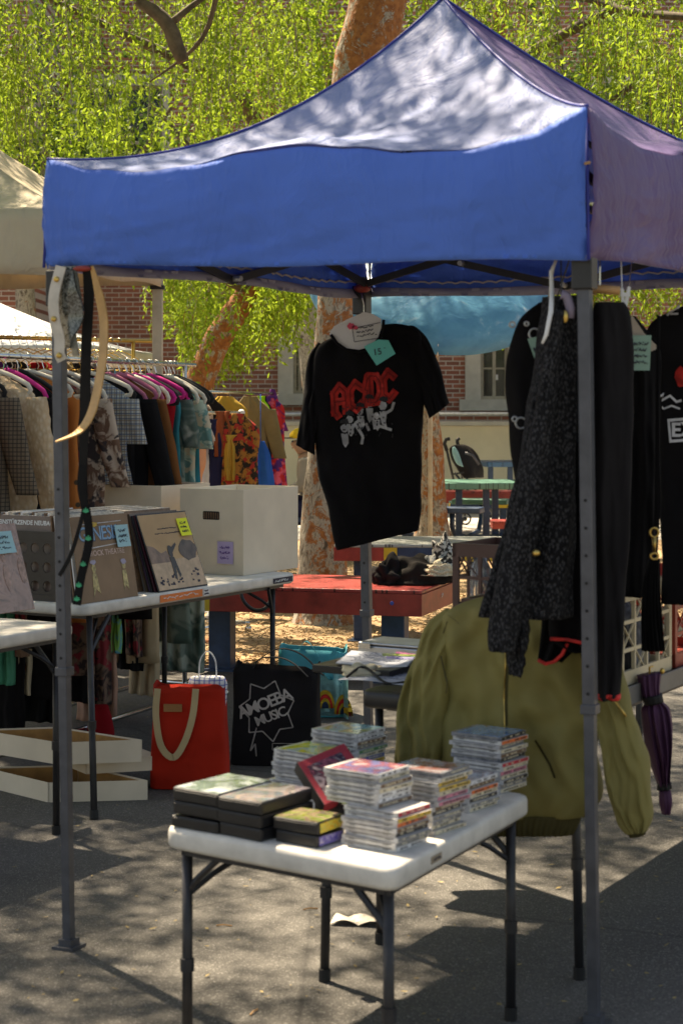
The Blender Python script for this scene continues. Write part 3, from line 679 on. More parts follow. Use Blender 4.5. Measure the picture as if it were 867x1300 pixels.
# ---------------------------------------------------------------- tables
def folding_table(name, label, cs, h, legs, topm, legm, th=.045, rr=.05, group=None, braces=True, collar=True):
    cen = sum((V(c) for c in cs), V())/len(cs); t = thing(name, label, 'table', (cen.x, cen.y, 0), group)
    mb = MB(); slab(mb, [V((c.x, c.y, h)) for c in cs], h, th, rr); mb.build('table_top', topm, t, smooth=True)
    mb = MB(); ins = [c.lerp(cen, .09) for c in cs]
    mb.add([V((c.x, c.y, h-th+.002)) for c in ins]+[V((c.x, c.y, h-th-.018)) for c in ins], [(0, 1, 5, 4), (1, 2, 6, 5), (2, 3, 7, 6), (3, 0, 4, 7), (4, 5, 6, 7)]); mb.build('under_frame', legm, t)
    for k, (tx, ty, fx, fy) in enumerate(legs):
        a, b = V((tx, ty, h-th-.005)), V((fx, fy, .012)); mb = MB(); mb.tube([a, b], .0125, 10); L = mb.build('leg', legm, t, smooth=True)
        mb = MB(); mb.tube([b+(a-b).normalized()*.02, V((fx, fy, 0))], .016, 10); mb.build('foot_cap', M['black_rough'], L)
        if collar:
            q = b.lerp(a, .42); mb = MB(); mb.tube([q, q+V((0, 0, .03))], .0165, 10); mb.build('collar', legm, L)
        if braces:
            i = (cen-V((tx, ty, 0))); i.z = 0; i.normalize(); q = b.lerp(a, .78 if h < .6 else .84); mb = MB()
            mb.tube([q, q+(a-q)*.4+i*.06, V((tx, ty, h-th-.012))+i*.17], .007, 6); mb.build('brace', legm, t)
            sd = V((-i.y, i.x, 0)); sd = (i+sd*(1 if k % 2 else -1)).normalized(); q = b.lerp(a, .80); mb = MB(); mb.tube([q, q+(a-q)*.35+sd*.03, V((tx, ty, h-th-.012))+sd*.09], .0085, 6); mb.build('brace', legm, t)
    return t
# small table with the discs
A, B, C = G(208, 1049, .547), G(500, 1104, .547), G(674, 1008, .547); A.z = B.z = C.z = 0; D = A+C-B
U = (B-A).normalized(); Vv = (C-B).normalized()
def ins(c, a, b): cen = (A+C)/2; return c.lerp(cen, a)
legs = []
for c, (fx, fy) in ((A, (None, None)), (B, (None, None)), (C, (None, None)), (D, (-.044, 4.62))):
    q = c.lerp((A+C)/2, .12)
    legs.append((q.x, q.y, q.x if fx is None else fx, q.y if fy is None else fy))
ct = folding_table('folding_table', 'small white plastic folding table piled with discs in the foreground', [A, B, C, D], .547, legs, M['plastic_w'], M['steel_d'], th=.05, rr=.035)
mb = MB(); n = Vv.cross(V((0, 0, 1))).normalized(); e = B.lerp(C, .26)+n*.0015+V((0, 0, .523))
if n.dot(e-(A+C)/2) < 0: n = -n
e = B.lerp(C, .27)+V((0, 0, .522))+n*.001
mb.box(e, Vv*.028, V((0, 0, .008)), n*.001); pl = mb.build('maker_plate', plain('tan_embossed_plate', (.30, .24, .17), .6), ct, bevel=.001)
mb = MB(); scribble(mb, e+n*.002, Vv, V((0, 0, 1)), .04, .008, 1, 4, .002); mb.build('embossed_mark', M['ink'], pl)
mb = MB(); lg = V((-.044, 4.62, .30)); mb.tube([lg, lg+V((0, 0, .045))], .0133, 10); mb.build('leg_sticker', M['pred'], ct)
# record tables in the left row
dT = V((.5, .866, 0)); nT = V((.866, -.5, 0))
T1 = V((-.985, 6.75, 0)); T1f = V((-.200, 8.11, 0))
t1 = folding_table('folding_table', 'long white folding table with record sleeves and a tall white box', [T1, T1f, T1f-nT*.74, T1-nT*.74], .745,
  [((T1+dT*.08-nT*.03).x, (T1+dT*.08-nT*.03).y, G(120, 1040).x, G(120, 1040).y), ((T1f-dT*.12-nT*.06).x, (T1f-dT*.12-nT*.06).y, (T1f-dT*.12-nT*.06).x, (T1f-dT*.12-nT*.06).y),
   ((T1f-dT*.12-nT*.66).x, (T1f-dT*.12-nT*.66).y, (T1f-dT*.12-nT*.66).x, (T1f-dT*.12-nT*.66).y), ((T1+dT*.12-nT*.66).x, (T1+dT*.12-nT*.66).y, (T1+dT*.12-nT*.66).x, (T1+dT*.12-nT*.66).y)], M['plastic_w'], M['steel_d'], rr=.06)
def edge_sticker(parent, P0, a, b, m, ink, n, seed, h=.03, name='edge_sticker'):
    p = P0+dT*a; q = P0+dT*b; mid = (p+q)/2+V((0, 0, .745-.0235))+nT*.0018
    mb = MB(); mb.box(mid, dT*((b-a)/2), V((0, 0, h/2)), nT*.0012); st = mb.build(name, m, parent)
    mb = MB(); scribble(mb, mid+nT*.002, dT, up, (b-a)*.9, h*.8, n, seed, .003); mb.build('sticker_marks', ink, st)
edge_sticker(t1, T1, .50, .80, plain('orange_sticker', (.75, .20, .05), .7), M['paper'], 1, 3)
edge_sticker(t1, T1, .81, .85, M['paper'], M['ink'], 2, 5)
edge_sticker(t1, T1, 1.36, 1.52, M['ink'], M['paper'], 1, 8, .024)
T2 = V((-.93, 6.22, 0)); t2 = folding_table('folding_table', 'white folding table end at the left edge holding the brown record sleeve', [T2, T2-nT*.74, T2-nT*.74-dT*1.5, T2-dT*1.5], .74,
  [(p.x, p.y, p.x, p.y) for p in (T2-dT*.035-nT*.06, T2-nT*.64-dT*.14, T2-nT*.64-dT*1.36, T2-nT*.06-dT*1.36)], M['plastic_w'], M['steel_d'], rr=.04)
# dark table behind, running away to the right: papers at its near end, crates along its edge
kd = V((.50, .866, 0)); ks = V((.866, -.50, 0)); HK = .715
K0, K1 = V((.055, 4.90, 0)), V((.60, 4.585, 0)); KL = 2.1
K = [K0, K1, K1+kd*KL, K0+kd*KL]
t3 = folding_table('folding_table', 'long dark table behind the green jacket with paperwork, felt pens and plastic crates', K, HK, [(.105, 4.94, G(483, 1198).x, G(483, 1198).y), (.61, 4.66, G(735, 1243).x, G(735, 1243).y)]+[(p.x, p.y, p.x, p.y) for p in (K[2]-kd*.1-ks*.06, K[3]-kd*.1+ks*.06)], M['plastic_k'], M['steel_d'], th=.05, rr=.02, braces=False)
mb = MB(); mb.box((K1+K[2])/2+kd*.02+ks*.004+V((0, 0, HK-.020)), kd*(KL/2-.06), ks*.004, V((0, 0, .026))); mb.build('edge_trim', plain('grey_metal_edge', (.17, .165, .155), .5, .3), t3, bevel=.002)
R0, rd, rn = K1, kd, -ks
# ---------------------------------------------------------------- discs on the small table
HT = .547
SPINE = dict(orange=(.75, .16, .04), cream=(.62, .55, .40), red=(.55, .03, .05), black=(.02, .02, .022), yellow=(.70, .45, .06), blue=(.05, .09, .35), pink=(.60, .20, .28), white=(.65, .65, .66), grey=(.2, .2, .2), brown=(.16, .09, .05), green=(.06, .2, .08), violet=(.2, .12, .3))
SPM = {k: plain(k+'_spine_paper', v, .45, scale=60, var=.35) for k, v in SPINE.items()}
t = NT('clear_jewel_case'); oi = t.n.new('ShaderNodeObjectInfo')
t.base(t.mix(t.ramp(t.noise(35, 3), [(.35, 0.), (.65, 1.)]), t.ramp(oi.outputs['Random'], [(0, (.30, .30, .32)), (.35, (.50, .50, .52)), (1, (.56, .55, .52))]), t.ramp(oi.outputs['Random'], [(0, (.42, .41, .40)), (.3, (.66, .65, .63)), (.8, (.74, .72, .68)), (1, (.50, .52, .60))]))); t.set(rough=.18, spec=.6, coat=.4); CASE = t.m
t = NT('smoky_jewel_case'); t.base(t.ramp(t.noise(35, 3), [(.35, (.10, .11, .13)), (.65, (.30, .31, .34))])); t.set(rough=.18, spec=.6, coat=.4); CASE2 = t.m
def art(name, cols, sc=14, seed=0):
    t = NT(name); f = t.noise(sc, 4, .6, vec=t.map(loc=(seed, seed*2, 0)), dist=1.6); n = len(cols)
    t.base(t.ramp(f, [(.30+.4*i/(n-1), c) for i, c in enumerate(cols)])); t.set(rough=.12, spec=.6, coat=.6); return t.m
ART = dict(sky=art('blue_and_orange_cover', [(.03, .10, .30), (.08, .26, .50), (.25, .45, .62), (.55, .25, .06)], 10, 1), ship=art('pale_blue_and_red_cover', [(.5, .52, .6), (.16, .2, .42), (.4, .12, .12), (.6, .62, .66)], 12, 2),
  dark=art('dark_crowd_cover', [(.03, .03, .03), (.30, .10, .09), (.35, .38, .40), (.05, .06, .07)], 20, 3), green=art('green_meadow_cover', [(.25, .36, .50), (.08, .26, .06), (.65, .55, .03), (.30, .42, .6)], 11, 4),
  teal=art('teal_and_yellow_cover', [(.05, .35, .38), (.25, .55, .55), (.5, .5, .08), (.05, .2, .3)], 10, 5), film=art('misty_film_cover', [(.34, .42, .42), (.12, .17, .16), (.60, .66, .7), (.24, .32, .32)], 9, 6),
  film2=art('pale_portrait_film_cover', [(.50, .58, .68), (.16, .20, .26), (.40, .30, .30), (.62, .68, .76)], 9, 7), crowd=art('red_and_green_crowd_cover', [(.06, .04, .03), (.4, .3, .2), (.18, .3, .03), (.4, .05, .04)], 24, 8), red=art('pink_and_black_artwork', [(.5, .4, .42), (.03, .02, .03), (.4, .12, .16)], 22, 9))
def cd(c, rot, spine, cover=None, label='', group='CD cases piled on the folding table', smoky=False, size=(.142, .125, .0104), name='cd_case'):
    """c: near corner position in plan+height; sides run back from it along -u and +v"""
    u = Matrix.Rotation(rot, 3, 'Z') @ U; v = Matrix.Rotation(rot, 3, 'Z') @ Vv; v = (v-u*v.dot(u)).normalized(); L, D_, H = size
    cen = c-u*L/2+v*D_/2; mb = MB(); z = V((0, 0, 1))
    mb.box(cen+z*(H*.23), u*(L/2), v*(D_/2), z*(H*.23-.0003)); mb.box(cen+z*(H*.74), u*(L/2), v*(D_/2), z*(H*.26-.0004))
    mb.box(cen+z*H*.5, u*(L/2-.0012), v*(D_/2-.0012), z*(H*.3))
    mb.mat(1)
    for a in (-.32, .32): mb.box(cen-v*(D_/2+.0003)+u*(a*L)+z*H*.48, u*.007, v*.0006, z*H*.2)
    mb.box(cen-v*(D_/2+.0001)+z*H*.72, u*(L*.43), v*.0004, z*H*.16)
    o = mb.build(name, [CASE2 if smoky else CASE, SPM['grey']], org=cen)
    tagp(o, label, 'CD case', group)
    mb = MB(); mb.box(cen+u*(L/2+.0004)+z*H*.5, u*.0004, v*(D_/2-.004), z*(H*.38))
    mb.mat(1); r = random.Random(int(abs(c.x*9999+c.z*7777)))
    x = -.045
    while x < .045:
        w = r.uniform(.003, .012)
        if r.random() < .7: mb.box(cen+u*(L/2+.0010)+v*(x+w/2)+z*H*.5, u*.0003, v*(w/2), z*H*.16)
        x += w+.003
    dark = spine in ('black', 'blue', 'red', 'brown', 'green', 'violet', 'grey')
    mb.build('spine_insert', [SPM[spine], SPM['cream' if dark else 'black']], o)
    if cover:
        mb = MB(); mb.box(cen+z*(H+.0003)+u*.005, u*(L/2-.009), v*(D_/2-.004), z*.0003); mb.build('cover_insert', ART[cover], o)
    return o
ORDN = ['topmost', 'second', 'third', 'fourth', 'fifth', 'sixth', 'seventh', 'eighth', 'ninth', 'tenth', 'eleventh', 'twelfth', 'thirteenth', 'fourteenth', 'fifteenth', 'sixteenth']
def pile(base, colours, where, cover, shifts=None, seed=0, top='', smoky=(), sizes=None):
    r = random.Random(seed); n = len(colours); z = HT+.0006
    for i, colr in enumerate(colours):
        s = (shifts(i) if shifts else V((0, 0, 0))); j = U*r.uniform(-.0045, .0045)+Vv*r.uniform(-.0045, .0045)
        k = n-1-i; nm = ORDN[k]
        lab = ('%s CD case of %s, %s' % (nm, where, top)) if k == 0 else '%s CD case from the top of %s, %s spine' % (nm, where, colr)
        hz = .0104 if not sizes else sizes[i % len(sizes)]
        cd(V((base.x, base.y, z))+s+j, r.uniform(-.05, .05), colr, cover if k == 0 else None, lab, smoky=i in smoky, size=(.142, .125, hz-.0001)); z += hz+.0002
def g0(px, py): p = G(px, py, HT); p.z = 0; return p
pile(g0(503, 1084), ['white', 'grey', 'grey', 'black', 'brown', 'orange', 'yellow', 'red', 'brown', 'white', 'white', 'cream', 'brown', 'cream', 'white'], 'the tall front pile', 'ship', lambda i: (U*-.052+Vv*.012) if i >= 8 else V((0, 0, 0)), 1, 'pale blue and red cover')
pile(g0(548, 1062), ['cream', 'cream', 'grey', 'grey', 'black', 'brown', 'pink', 'pink', 'cream', 'yellow', 'yellow', 'cream', 'grey'], 'the second pile from the front', 'dark', lambda i: (U*.012+Vv*.012) if i >= 6 else V((0, 0, 0)), 2, 'dark cover with a pale crowd', smoky=(12,))
pile(g0(596, 1033), ['cream', 'grey', 'black', 'cream', 'orange', 'brown', 'white'], 'the low middle pile', 'film2', None, 3, 'pale cover')
pile(g0(636, 1008), ['cream', 'grey', 'black', 'cream', 'pink', 'cream', 'red', 'black', 'brown', 'cream', 'grey', 'orange', 'black'], 'the back right pile', 'sky', lambda i: (U*-.006+Vv*.004) if i >= 7 else V((0, 0, 0)), 4, 'deep blue cover with a small tan shape', smoky=(7, 12))
pile(g0(404, 1014), ['white', 'grey', 'cream', 'white', 'grey', 'white', 'blue', 'white', 'grey', 'green'], 'the back left pile', 'green', None, 5, 'green meadow cover')
pile(g0(452, 996), ['cream', 'brown', 'black', 'cream', 'yellow', 'blue', 'cream', 'green', 'grey', 'brown', 'white', 'white'], 'the farthest pile', 'teal', lambda i: (U*.004) if i > 5 else V((0, 0, 0)), 6, 'teal and yellow cover')
def case_thing(name, label, cat, c, size, body, cover, spine=None, rot=0, group=None):
    u = Matrix.Rotation(rot, 3, 'Z') @ U; v = Matrix.Rotation(rot, 3, 'Z') @ Vv; v = (v-u*v.dot(u)).normalized(); L, D_, H = size; z = V((0, 0, 1))
    cen = c-u*L/2+v*D_/2; mb = MB(); mb.box(cen+z*H/2, u*L/2, v*D_/2, z*(H/2-.0005)); o = mb.build(name, body, org=cen, bevel=.0025); tagp(o, label, cat, group)
    mb = MB(); mb.box(cen-v*(D_/2)+z*H*.5, u*(L/2-.004), v*.0012, z*(H*.32)); mb.box(cen+u*(L/2)+z*H*.5, u*.0012, v*(D_/2-.006), z*(H*.34)); mb.build('case_lip', body, o, bevel=.001)
    if cover: mb = MB(); mb.box(cen+z*(H+.0006), u*(L/2-.003), v*(D_/2-.003), z*.0005); mb.build('cover_insert', cover, o)
    if spine: mb = MB(); mb.box(cen+u*(L/2+.0016)+z*H*.5, u*.0004, v*(D_/2-.008), z*(H*.38)); mb.build('spine_insert', spine, o)
    return o
c1_ = g0(277, 1060); z = HT+.001
gr = 'black film cases at the left corner of the table'
for i, (dx, lab) in enumerate([(0, 'bottom black film case of the left stack at the table corner'), (.002, 'middle black film case of the left stack at the table corner'), (0, 'top film case of the left stack, grey green misty cover')]):
    case_thing('film_case', lab, 'film case', V((c1_.x+dx, c1_.y, z+i*.0295)), (.135, .19, .029 if i else .026), M['plastic_k'], ART['film'] if i == 2 else None, rot=.03-.02*i, group=gr)
c2_ = g0(331, 1070)
for i, (dx, lab) in enumerate([(0, 'bottom black film case of the stack nearer the paperboard boxes'), (-.001, 'middle black film case of the stack nearer the paperboard boxes'), (.001, 'top film case with pale portrait cover beside the misty one')]):
    case_thing('film_case', lab, 'film case', V((c2_.x+dx, c2_.y, z+i*.0285)), (.120, .19, .028), M['plastic_k'], ART['film2'] if i == 2 else None, rot=-.03+.03*i, group=gr)
c3_ = g0(402, 1078)
case_thing('tape_box', 'lower cassette tape box with a blue and violet end in front of the film cases', 'tape box', V((c3_.x, c3_.y, z)), (.112, .10, .026), M['plastic_k'], None, art('blue_violet_print', [(.03, .04, .3), (.2, .15, .5), (.5, .5, .6)], 60, 3))
case_thing('tape_box', 'upper cassette tape box with crowded cover and red and yellow end', 'tape box', V((c3_.x+.002, c3_.y+.004, z+.0265)), (.118, .105, .027), M['plastic_k'], ART['crowd'], art('red_yellow_print', [(.6, .04, .02), (.75, .5, .03), (.7, .6, .1), (.1, .2, .03)], 55, 5), rot=.05)
case_thing('cd_case', 'loose CD case with green cover lying between tape boxes and front pile', 'CD case', V((g0(440, 1050).x, g0(440, 1050).y, z)), (.10, .12, .05), SPM['black'], art('lime_leaf_cover', [(.15, .4, .02), (.4, .6, .05), (.05, .12, .02)], 22, 2), rot=-.1)
# red box set leaning on the front pile
a, b, c = W(412, 1022, 3.98), W(377, 968, 4.10), W(437, 943, 4.22)
e1 = (b-a); e2 = (c-b); nn = e1.cross(e2).normalized()
if nn.y > 0: nn = -nn
mb = MB(); mb.box((a+c)/2-nn*.012, e1/2, e2/2, nn*.012); bs = mb.build('boxed_set', plain('deep_red_card', (.30, .025, .04), .45), bevel=.002); tagp(bs, 'red bordered box set leaning on the tall front pile of discs', 'box set')
mb = MB(); mb.box((a+c)/2+nn*.0012-e2*.03, e1*.34, e2*.36, nn*.0006); mb.build('cover_insert', ART['red'], bs)
mb = MB(); mb.box((a+c)/2-nn*.012-e2*.501, e1*.5, e2*.008, nn*.0125); mb.build('box_spine', M['plastic_k'], bs)
# litter
p = G(452, 1172); mb = MB()
mb.sheet(lambda u, v: p+V(((u-.5)*.13+(v-.5)*.02, (v-.5)*.07+(u-.5)*-.02, .004+.014*abs(math.sin(u*5+v*2)))), 8, 4, V((0, 0, .0008)))
tagp(mb.build('paper_scrap', M['sleeve']), 'crumpled pale paper scrap on the asphalt under the white table', 'scrap')
mb = MB()
for q, a_ in ((G(385, 1156), .3), (G(275, 1176), -.1), (G(318, 1290), 1.2)):
    mb = MB(); d = V((math.cos(a_), math.sin(a_), 0)); mb.tube([q+V((0, 0, .003)), q+d*.02+V((0, 0, .006)), q+d*.045+V((0, 0, .003))], .0022, 5)
    tagp(mb.build('twig', M['wood']), {.3: 'tiny pale twig on the asphalt beside the paper scrap', -.1: 'tiny twig on the asphalt between the left table legs', 1.2: 'thin twig on the asphalt near the lower picture edge'}[a_], 'twig', 'twigs on the asphalt')
# ---------------------------------------------------------------- record sleeves and boxes
def lean_frame(t, w, h, lean, inset=.02, base=T1, zt_=.746):
    p = base+dT*t-nT*inset; p.z = zt_; upv = (up*math.cos(lean)-nT*math.sin(lean)); nrm = dT.cross(upv)
    if nrm.dot(nT) < 0: nrm = -nrm
    return p, dT, upv, nrm
def sleeve(label, t, w, h, lean, inset, m, base=T1, thick=.006, zt_=.746, group='record sleeves on the long table', name='record_sleeve'):
    p, ax, ay, n = lean_frame(t, w, h, lean, inset, base, zt_); mb = MB(); c = p+ax*w/2+ay*h/2-n*thick/2
    mb.box(c, ax*w/2, ay*h/2, n*thick/2); o = mb.build(name, [m], org=p, bevel=.0012); tagp(o, label, 'record', group); return o, p, ax, ay, n
def pic(o, p, ax, ay, n, polys, name, m, off=.001):
    mb = MB()
    for q in polys: mb.prism(q, p+n*off, ax, ay, n*.0006)
    return mb.build(name, m, o)
def blob(cx, cy, rx, ry, n=14, seed=0, j=.25):
    r = random.Random(seed); return [(cx+rx*math.cos(6.283*i/n)*(1-j*r.random()), cy+ry*math.sin(6.283*i/n)*(1-j*r.random())) for i in range(n)]
# landscape sleeve
wS = .352; tan = plain('tan_printed_sleeve', (.50, .33, .18), .6, scale=6, var=.12, spec=.2)
o, p, ax, ay, n = sleeve('tan record sleeve with a walking figure and dark tree, yellow note, against the white box', .515, wS, .335, .36, .015, M['plastic_k'], thick=.004)
pic(o, p, ax, ay, n, [[(.006, .006), (wS-.006, .006), (wS-.006, .329), (.006, .329)]], 'sleeve_picture', tan, .0006)
pic(o, p, ax, ay, n, [[(.006, .006), (wS-.006, .006), (wS-.006, .135), (.006, .125)]], 'picture_ground', plain('pale_sand_print', (.52, .36, .22), .35, scale=30, var=.2), .0014)
pic(o, p, ax, ay, n, [blob(.28, .165, .075, .05, seed=3)], 'picture_tree', plain('brown_tree_print', (.10, .07, .05), .35, scale=30, var=.4), .0022)
pic(o, p, ax, ay, n, [[(.006, .12), (.15, .12), (.13, .17), (.09, .16), (.05, .19), (.006, .2)]], 'picture_hedge', plain('tan_hedge_print', (.24, .15, .10), .35, scale=30, var=.3), .0018)
pic(o, p, ax, ay, n, [blob(.155, .165, .018, .032, seed=6), [(.140, .14), (.170, .14), (.185, .06), (.172, .05), (.160, .1), (.150, .04), (.138, .05)], [(.165, .18), (.205, .20), (.207, .19), (.17, .16)]], 'picture_figure', plain('dark_figure_print', (.035, .028, .022), .35), .0032)
mb = MB(); r = random.Random(4)
for k, (y, x0, x1) in enumerate([(.265, .10, .27), (.245, .085, .30)]):
    scribble(mb, p+ax*((x0+x1)/2)+ay*y+n*.002, ax, ay, x1-x0, .008, 1, k, .003)
for i in range(26): mb.box(p+ax*r.uniform(.03, .33)+ay*r.uniform(.02, .08)+n*.0022, ax*r.uniform(.003, .009), ay*r.uniform(.003, .006), n*.0004)
mb.build('sleeve_lettering', M['ink'], o)
note(o, p+ax*.295+ay*.262+n*.004, ax, ay, .075, .078, M['yellow_note'], 3, 2)
rows_ = [('dark maroon spine', (.06, .01, .02)), ('black spine', (.015, .015, .015)), ('violet edge', (.10, .06, .12)), ('brown edge', (.12, .08, .05)), ('grey edge', (.2, .19, .18))]
for i, (d, c_) in enumerate(rows_):
    sleeve('record sleeve with %s, %s behind the tan landscape sleeve' % (d, ['first', 'second', 'third', 'fourth', 'fifth'][i]), .515-.006*(i % 2)-.002, .335, .33-.004*(i % 3), .34-.02*i, .030+.013*i, plain('sleeve_'+d.split()[0], c_, .4, spec=.6), thick=.007)
for i in range(16):
    sleeve('record in the row behind the tan landscape sleeve, pale worn top edge', .50+RNG.uniform(-.01, .01), .322, .335, .22-.006*i, .10+.018*i, M['sleeve'] if i % 4 else SPM['brown'], thick=.007, group='records in the row behind the tan sleeve')
# brown sleeve with the blue lettering
brn = plain('brown_printed_sleeve', (.24, .155, .095), .5, scale=5, var=.25, spec=.25)
o, p, ax, ay, n = sleeve('brown record sleeve with large blue arched lettering and a pale blue note', .015, .36, .335, .17, .015, brn, thick=.005)
mb = MB(); mb.text('GENESIS', p+ax*.160+ay*.262+n*.0012, ax, ay, .078, bold=.006, spacing=.86); mb.build('sleeve_lettering', plain('light_blue_print', (.16, .34, .52), .4), o)
mb = MB(); mb.text('GENESIS', p+ax*.163+ay*.260+n*.0006, ax, ay, .079, bold=.03, spacing=.86); mb.build('sleeve_lettering', plain('navy_print', (.03, .03, .06), .4), o)
pic(o, p, ax, ay, n, [[(.05, .208), (.31, .222), (.31, .218), (.05, .204)], [(.05, .304), (.31, .308), (.31, .305), (.05, .301)]], 'border_line', M['print_w'])
mb = MB(); mb.text('ROCK THEATRE', p+ax*.20+ay*.187+n*.0012, ax, ay, .030, bold=.012); mb.build('sleeve_lettering', plain('pink_cream_print', (.60, .42, .36), .4), o)
pic(o, p, ax, ay, n, [blob(.12, .30, .045, .012, seed=2)], 'picture_crest', M['pyel'])
for q_ in ([blob(.10, .13, .014, .02, seed=7), [(.088, .11), (.112, .11), (.125, .03), (.10, .05), (.08, .02)]], [blob(.29, .13, .014, .018, seed=9), [(.278, .11), (.302, .11), (.307, .03), (.29, .05), (.275, .03)]]): pic(o, p, ax, ay, n, q_, 'picture_figure', plain('gold_figure_print', (.42, .34, .14), .4, scale=70, var=.6), .001)
pic(o, p, ax, ay, n, [blob(.29, .145, .02, .012, seed=11), blob(.10, .155, .022, .012, seed=12, j=.5)], 'picture_detail', plain('lilac_print', (.35, .32, .45), .4), .0018)
note(o, p+ax*.300+ay*.245+n*.004, ax, ay, .085, .088, M['blue_note'], 3, 5)
for i in range(30):
    sleeve('record in the row behind the brown blue-lettered sleeve, pale top edge', (.045 if i < 9 else .10)+RNG.uniform(-.006, .006), .322, .338+RNG.uniform(-.006, .004), max(.04, .158-.005*i), .027+.0155*i, (M['sleeve'], M['sleeve'], M['paper'], SPM['brown'], SPM['grey'])[i % 5], thick=.006, group='records in the row behind the brown sleeve')
# black perforated crate holding records at the table's near end
cr0 = G(73, 764, .746); ca = -nT; cb = dT; cwid, clen, chh = .34, .42, .27
crt = thing('record_crate', 'black plastic crate with round holes left of the brown blue-lettered record', 'crate', cr0)
mb = MB()
def panel_holes(mb, o_, ax, ay, w, h, nx, ny, r_, th, n_):
    """flat panel with round holes, built as cells"""
    cw, chh_ = w/nx, h/ny
    for i in range(nx):
        for j in range(ny):
            c = o_+ax*(cw*(i+.5))+ay*(chh_*(j+.5)); N = 16; inner = [c+(ax*math.cos(6.283*k/N)+ay*math.sin(6.283*k/N))*r_ for k in range(N)]; outer = []
            for k in range(N):
                a_ = 6.283*k/N; s = max(abs(math.cos(a_)), abs(math.sin(a_))); outer.append(c+ax*(math.cos(a_)/s*cw/2)+ay*(math.sin(a_)/s*chh_/2))
            for z_ in (n_*0, n_*th): mb.add([q+z_ for q in inner+outer], [(k, (k+1) % N, N+(k+1) % N, N+k) for k in range(N)])
            mb.add(inner+[q+n_*th for q in inner], [(k, (k+1) % N, N+(k+1) % N, N+k) for k in range(N)])
panel_holes(mb, cr0+ca*.02+up*.02, ca, up, cwid-.04, chh-.05, 5, 3, .021, .004, cb)
panel_holes(mb, cr0+cb*clen+ca*.02+up*.02, ca, up, cwid-.04, chh-.05, 5, 3, .021, .004, -cb)
for q in (0, 1):
    mb.box(cr0+ca*cwid*q+cb*clen/2+up*chh/2, ca*.003, cb*clen/2, up*chh/2)
for q in (0, clen):
    for zz in (.012, chh-.017): mb.box(cr0+ca*cwid/2+cb*q+up*zz, ca*(cwid/2+.004), cb*.005, up*(.012 if zz < .1 else .017))
    for s in (.01, cwid-.01): mb.box(cr0+ca*s+cb*q+up*chh/2, ca*.012, cb*.0055, up*chh/2)
mb.box(cr0+ca*cwid/2+cb*clen/2+up*.004, ca*cwid/2, cb*clen/2, up*.003)
mb.build('crate_body', M['plastic_k'], crt)
def crate_record(k, label, m, topstrip=False):
    p = cr0+ca*.012+cb*(.02+.013*k)+up*.012; ay = (up*math.cos(.1)+cb*math.sin(.1)); mb = MB(); n_ = -cb
    mb.box(p+ca*.158+ay*.158, ca*.157, ay*.157, cb*.003); o = mb.build('record_sleeve', m, org=p, bevel=.001); tagp(o, label, 'record', 'records standing in the black crate'); return o, p, ay
o, p, ay = crate_record(0, 'taupe sleeve with a white-lettered top strip, frontmost in the black crate', plain('taupe_printed_sleeve', (.16, .11, .09), .35, scale=20, var=.2))
mb = MB(); mb.text('EINSTÜRZENDE NEUBAUTEN', p+ca*.158+ay*.287-cb*.0045, -ca, ay, .0245, bold=.03); mb.build('sleeve_lettering', M['paper'], o)
for k in range(1, 3): crate_record(k, 'record behind the white-lettered sleeve in the black crate, pale top edge', (M['sleeve'], M['paper'], M['sleeve'], SPM['grey'])[k % 4])
# left hand brown and pink sleeve on the second table
pb = art('brown_and_pink_crowd_picture', [(.13, .075, .045), (.30, .16, .10), (.40, .23, .16), (.17, .09, .06)], 11, 4)
p_ = V((-1.150, 6.665, 0)); 
o, p, ax, ay, n = sleeve('brown and pink record sleeve leaning at the left edge, pale blue note at its corner', -.352, .352, .335, .30, 0, pb, base=p_, thick=.006, zt_=.741)
pic(o, p, ax, ay, n, [blob(.06+.09*i, .13+.02*(i % 2), .022, .055, seed=20+i) for i in range(4)]+[blob(.06+.09*i, .205+.02*(i % 2), .013, .017, seed=30+i) for i in range(4)], 'picture_figure', plain('pale_pink_figures', (.42, .28, .23), .5, scale=60, var=.4), .001)
note(o, p+ax*.26+ay*.262+n*.004, ax, ay, .10, .085, M['blue_note'], 3, 8)
# tall white box and the open one behind
def carton(label, near, wl, wr, h, th=.004, hole=True, org=None):
    """near corner; wl runs back-left (-nT), wr runs back along dT"""
    t = thing('record_box', label, 'box', near); a, b = -nT*wl, dT*wr; mb = MB(); z = up*h
    def wall(p0, e, inn, flare=0):
        L = e.length; e_ = e.normalized(); mb.box(p0+e/2+z/2+inn*th/2, e/2, inn*th/2, z/2)
    wall(near, a, dT); wall(near+b-dT*0, a, -dT); wall(near+dT*th, b-dT*2*th, -nT); wall(near+a+dT*th, b-dT*2*th, nT)
    mb.box(near+(a+b)/2+up*.003, a/2*.98, b/2*.98, up*.003); mb.build('box_walls', M['card'], t, bevel=.0012); return t, a, b
nb = G(309, 731, .746)
bx, a, b = carton('tall white cardboard record box with a hand hole at the end of the long table', nb, .345, .47, .385)
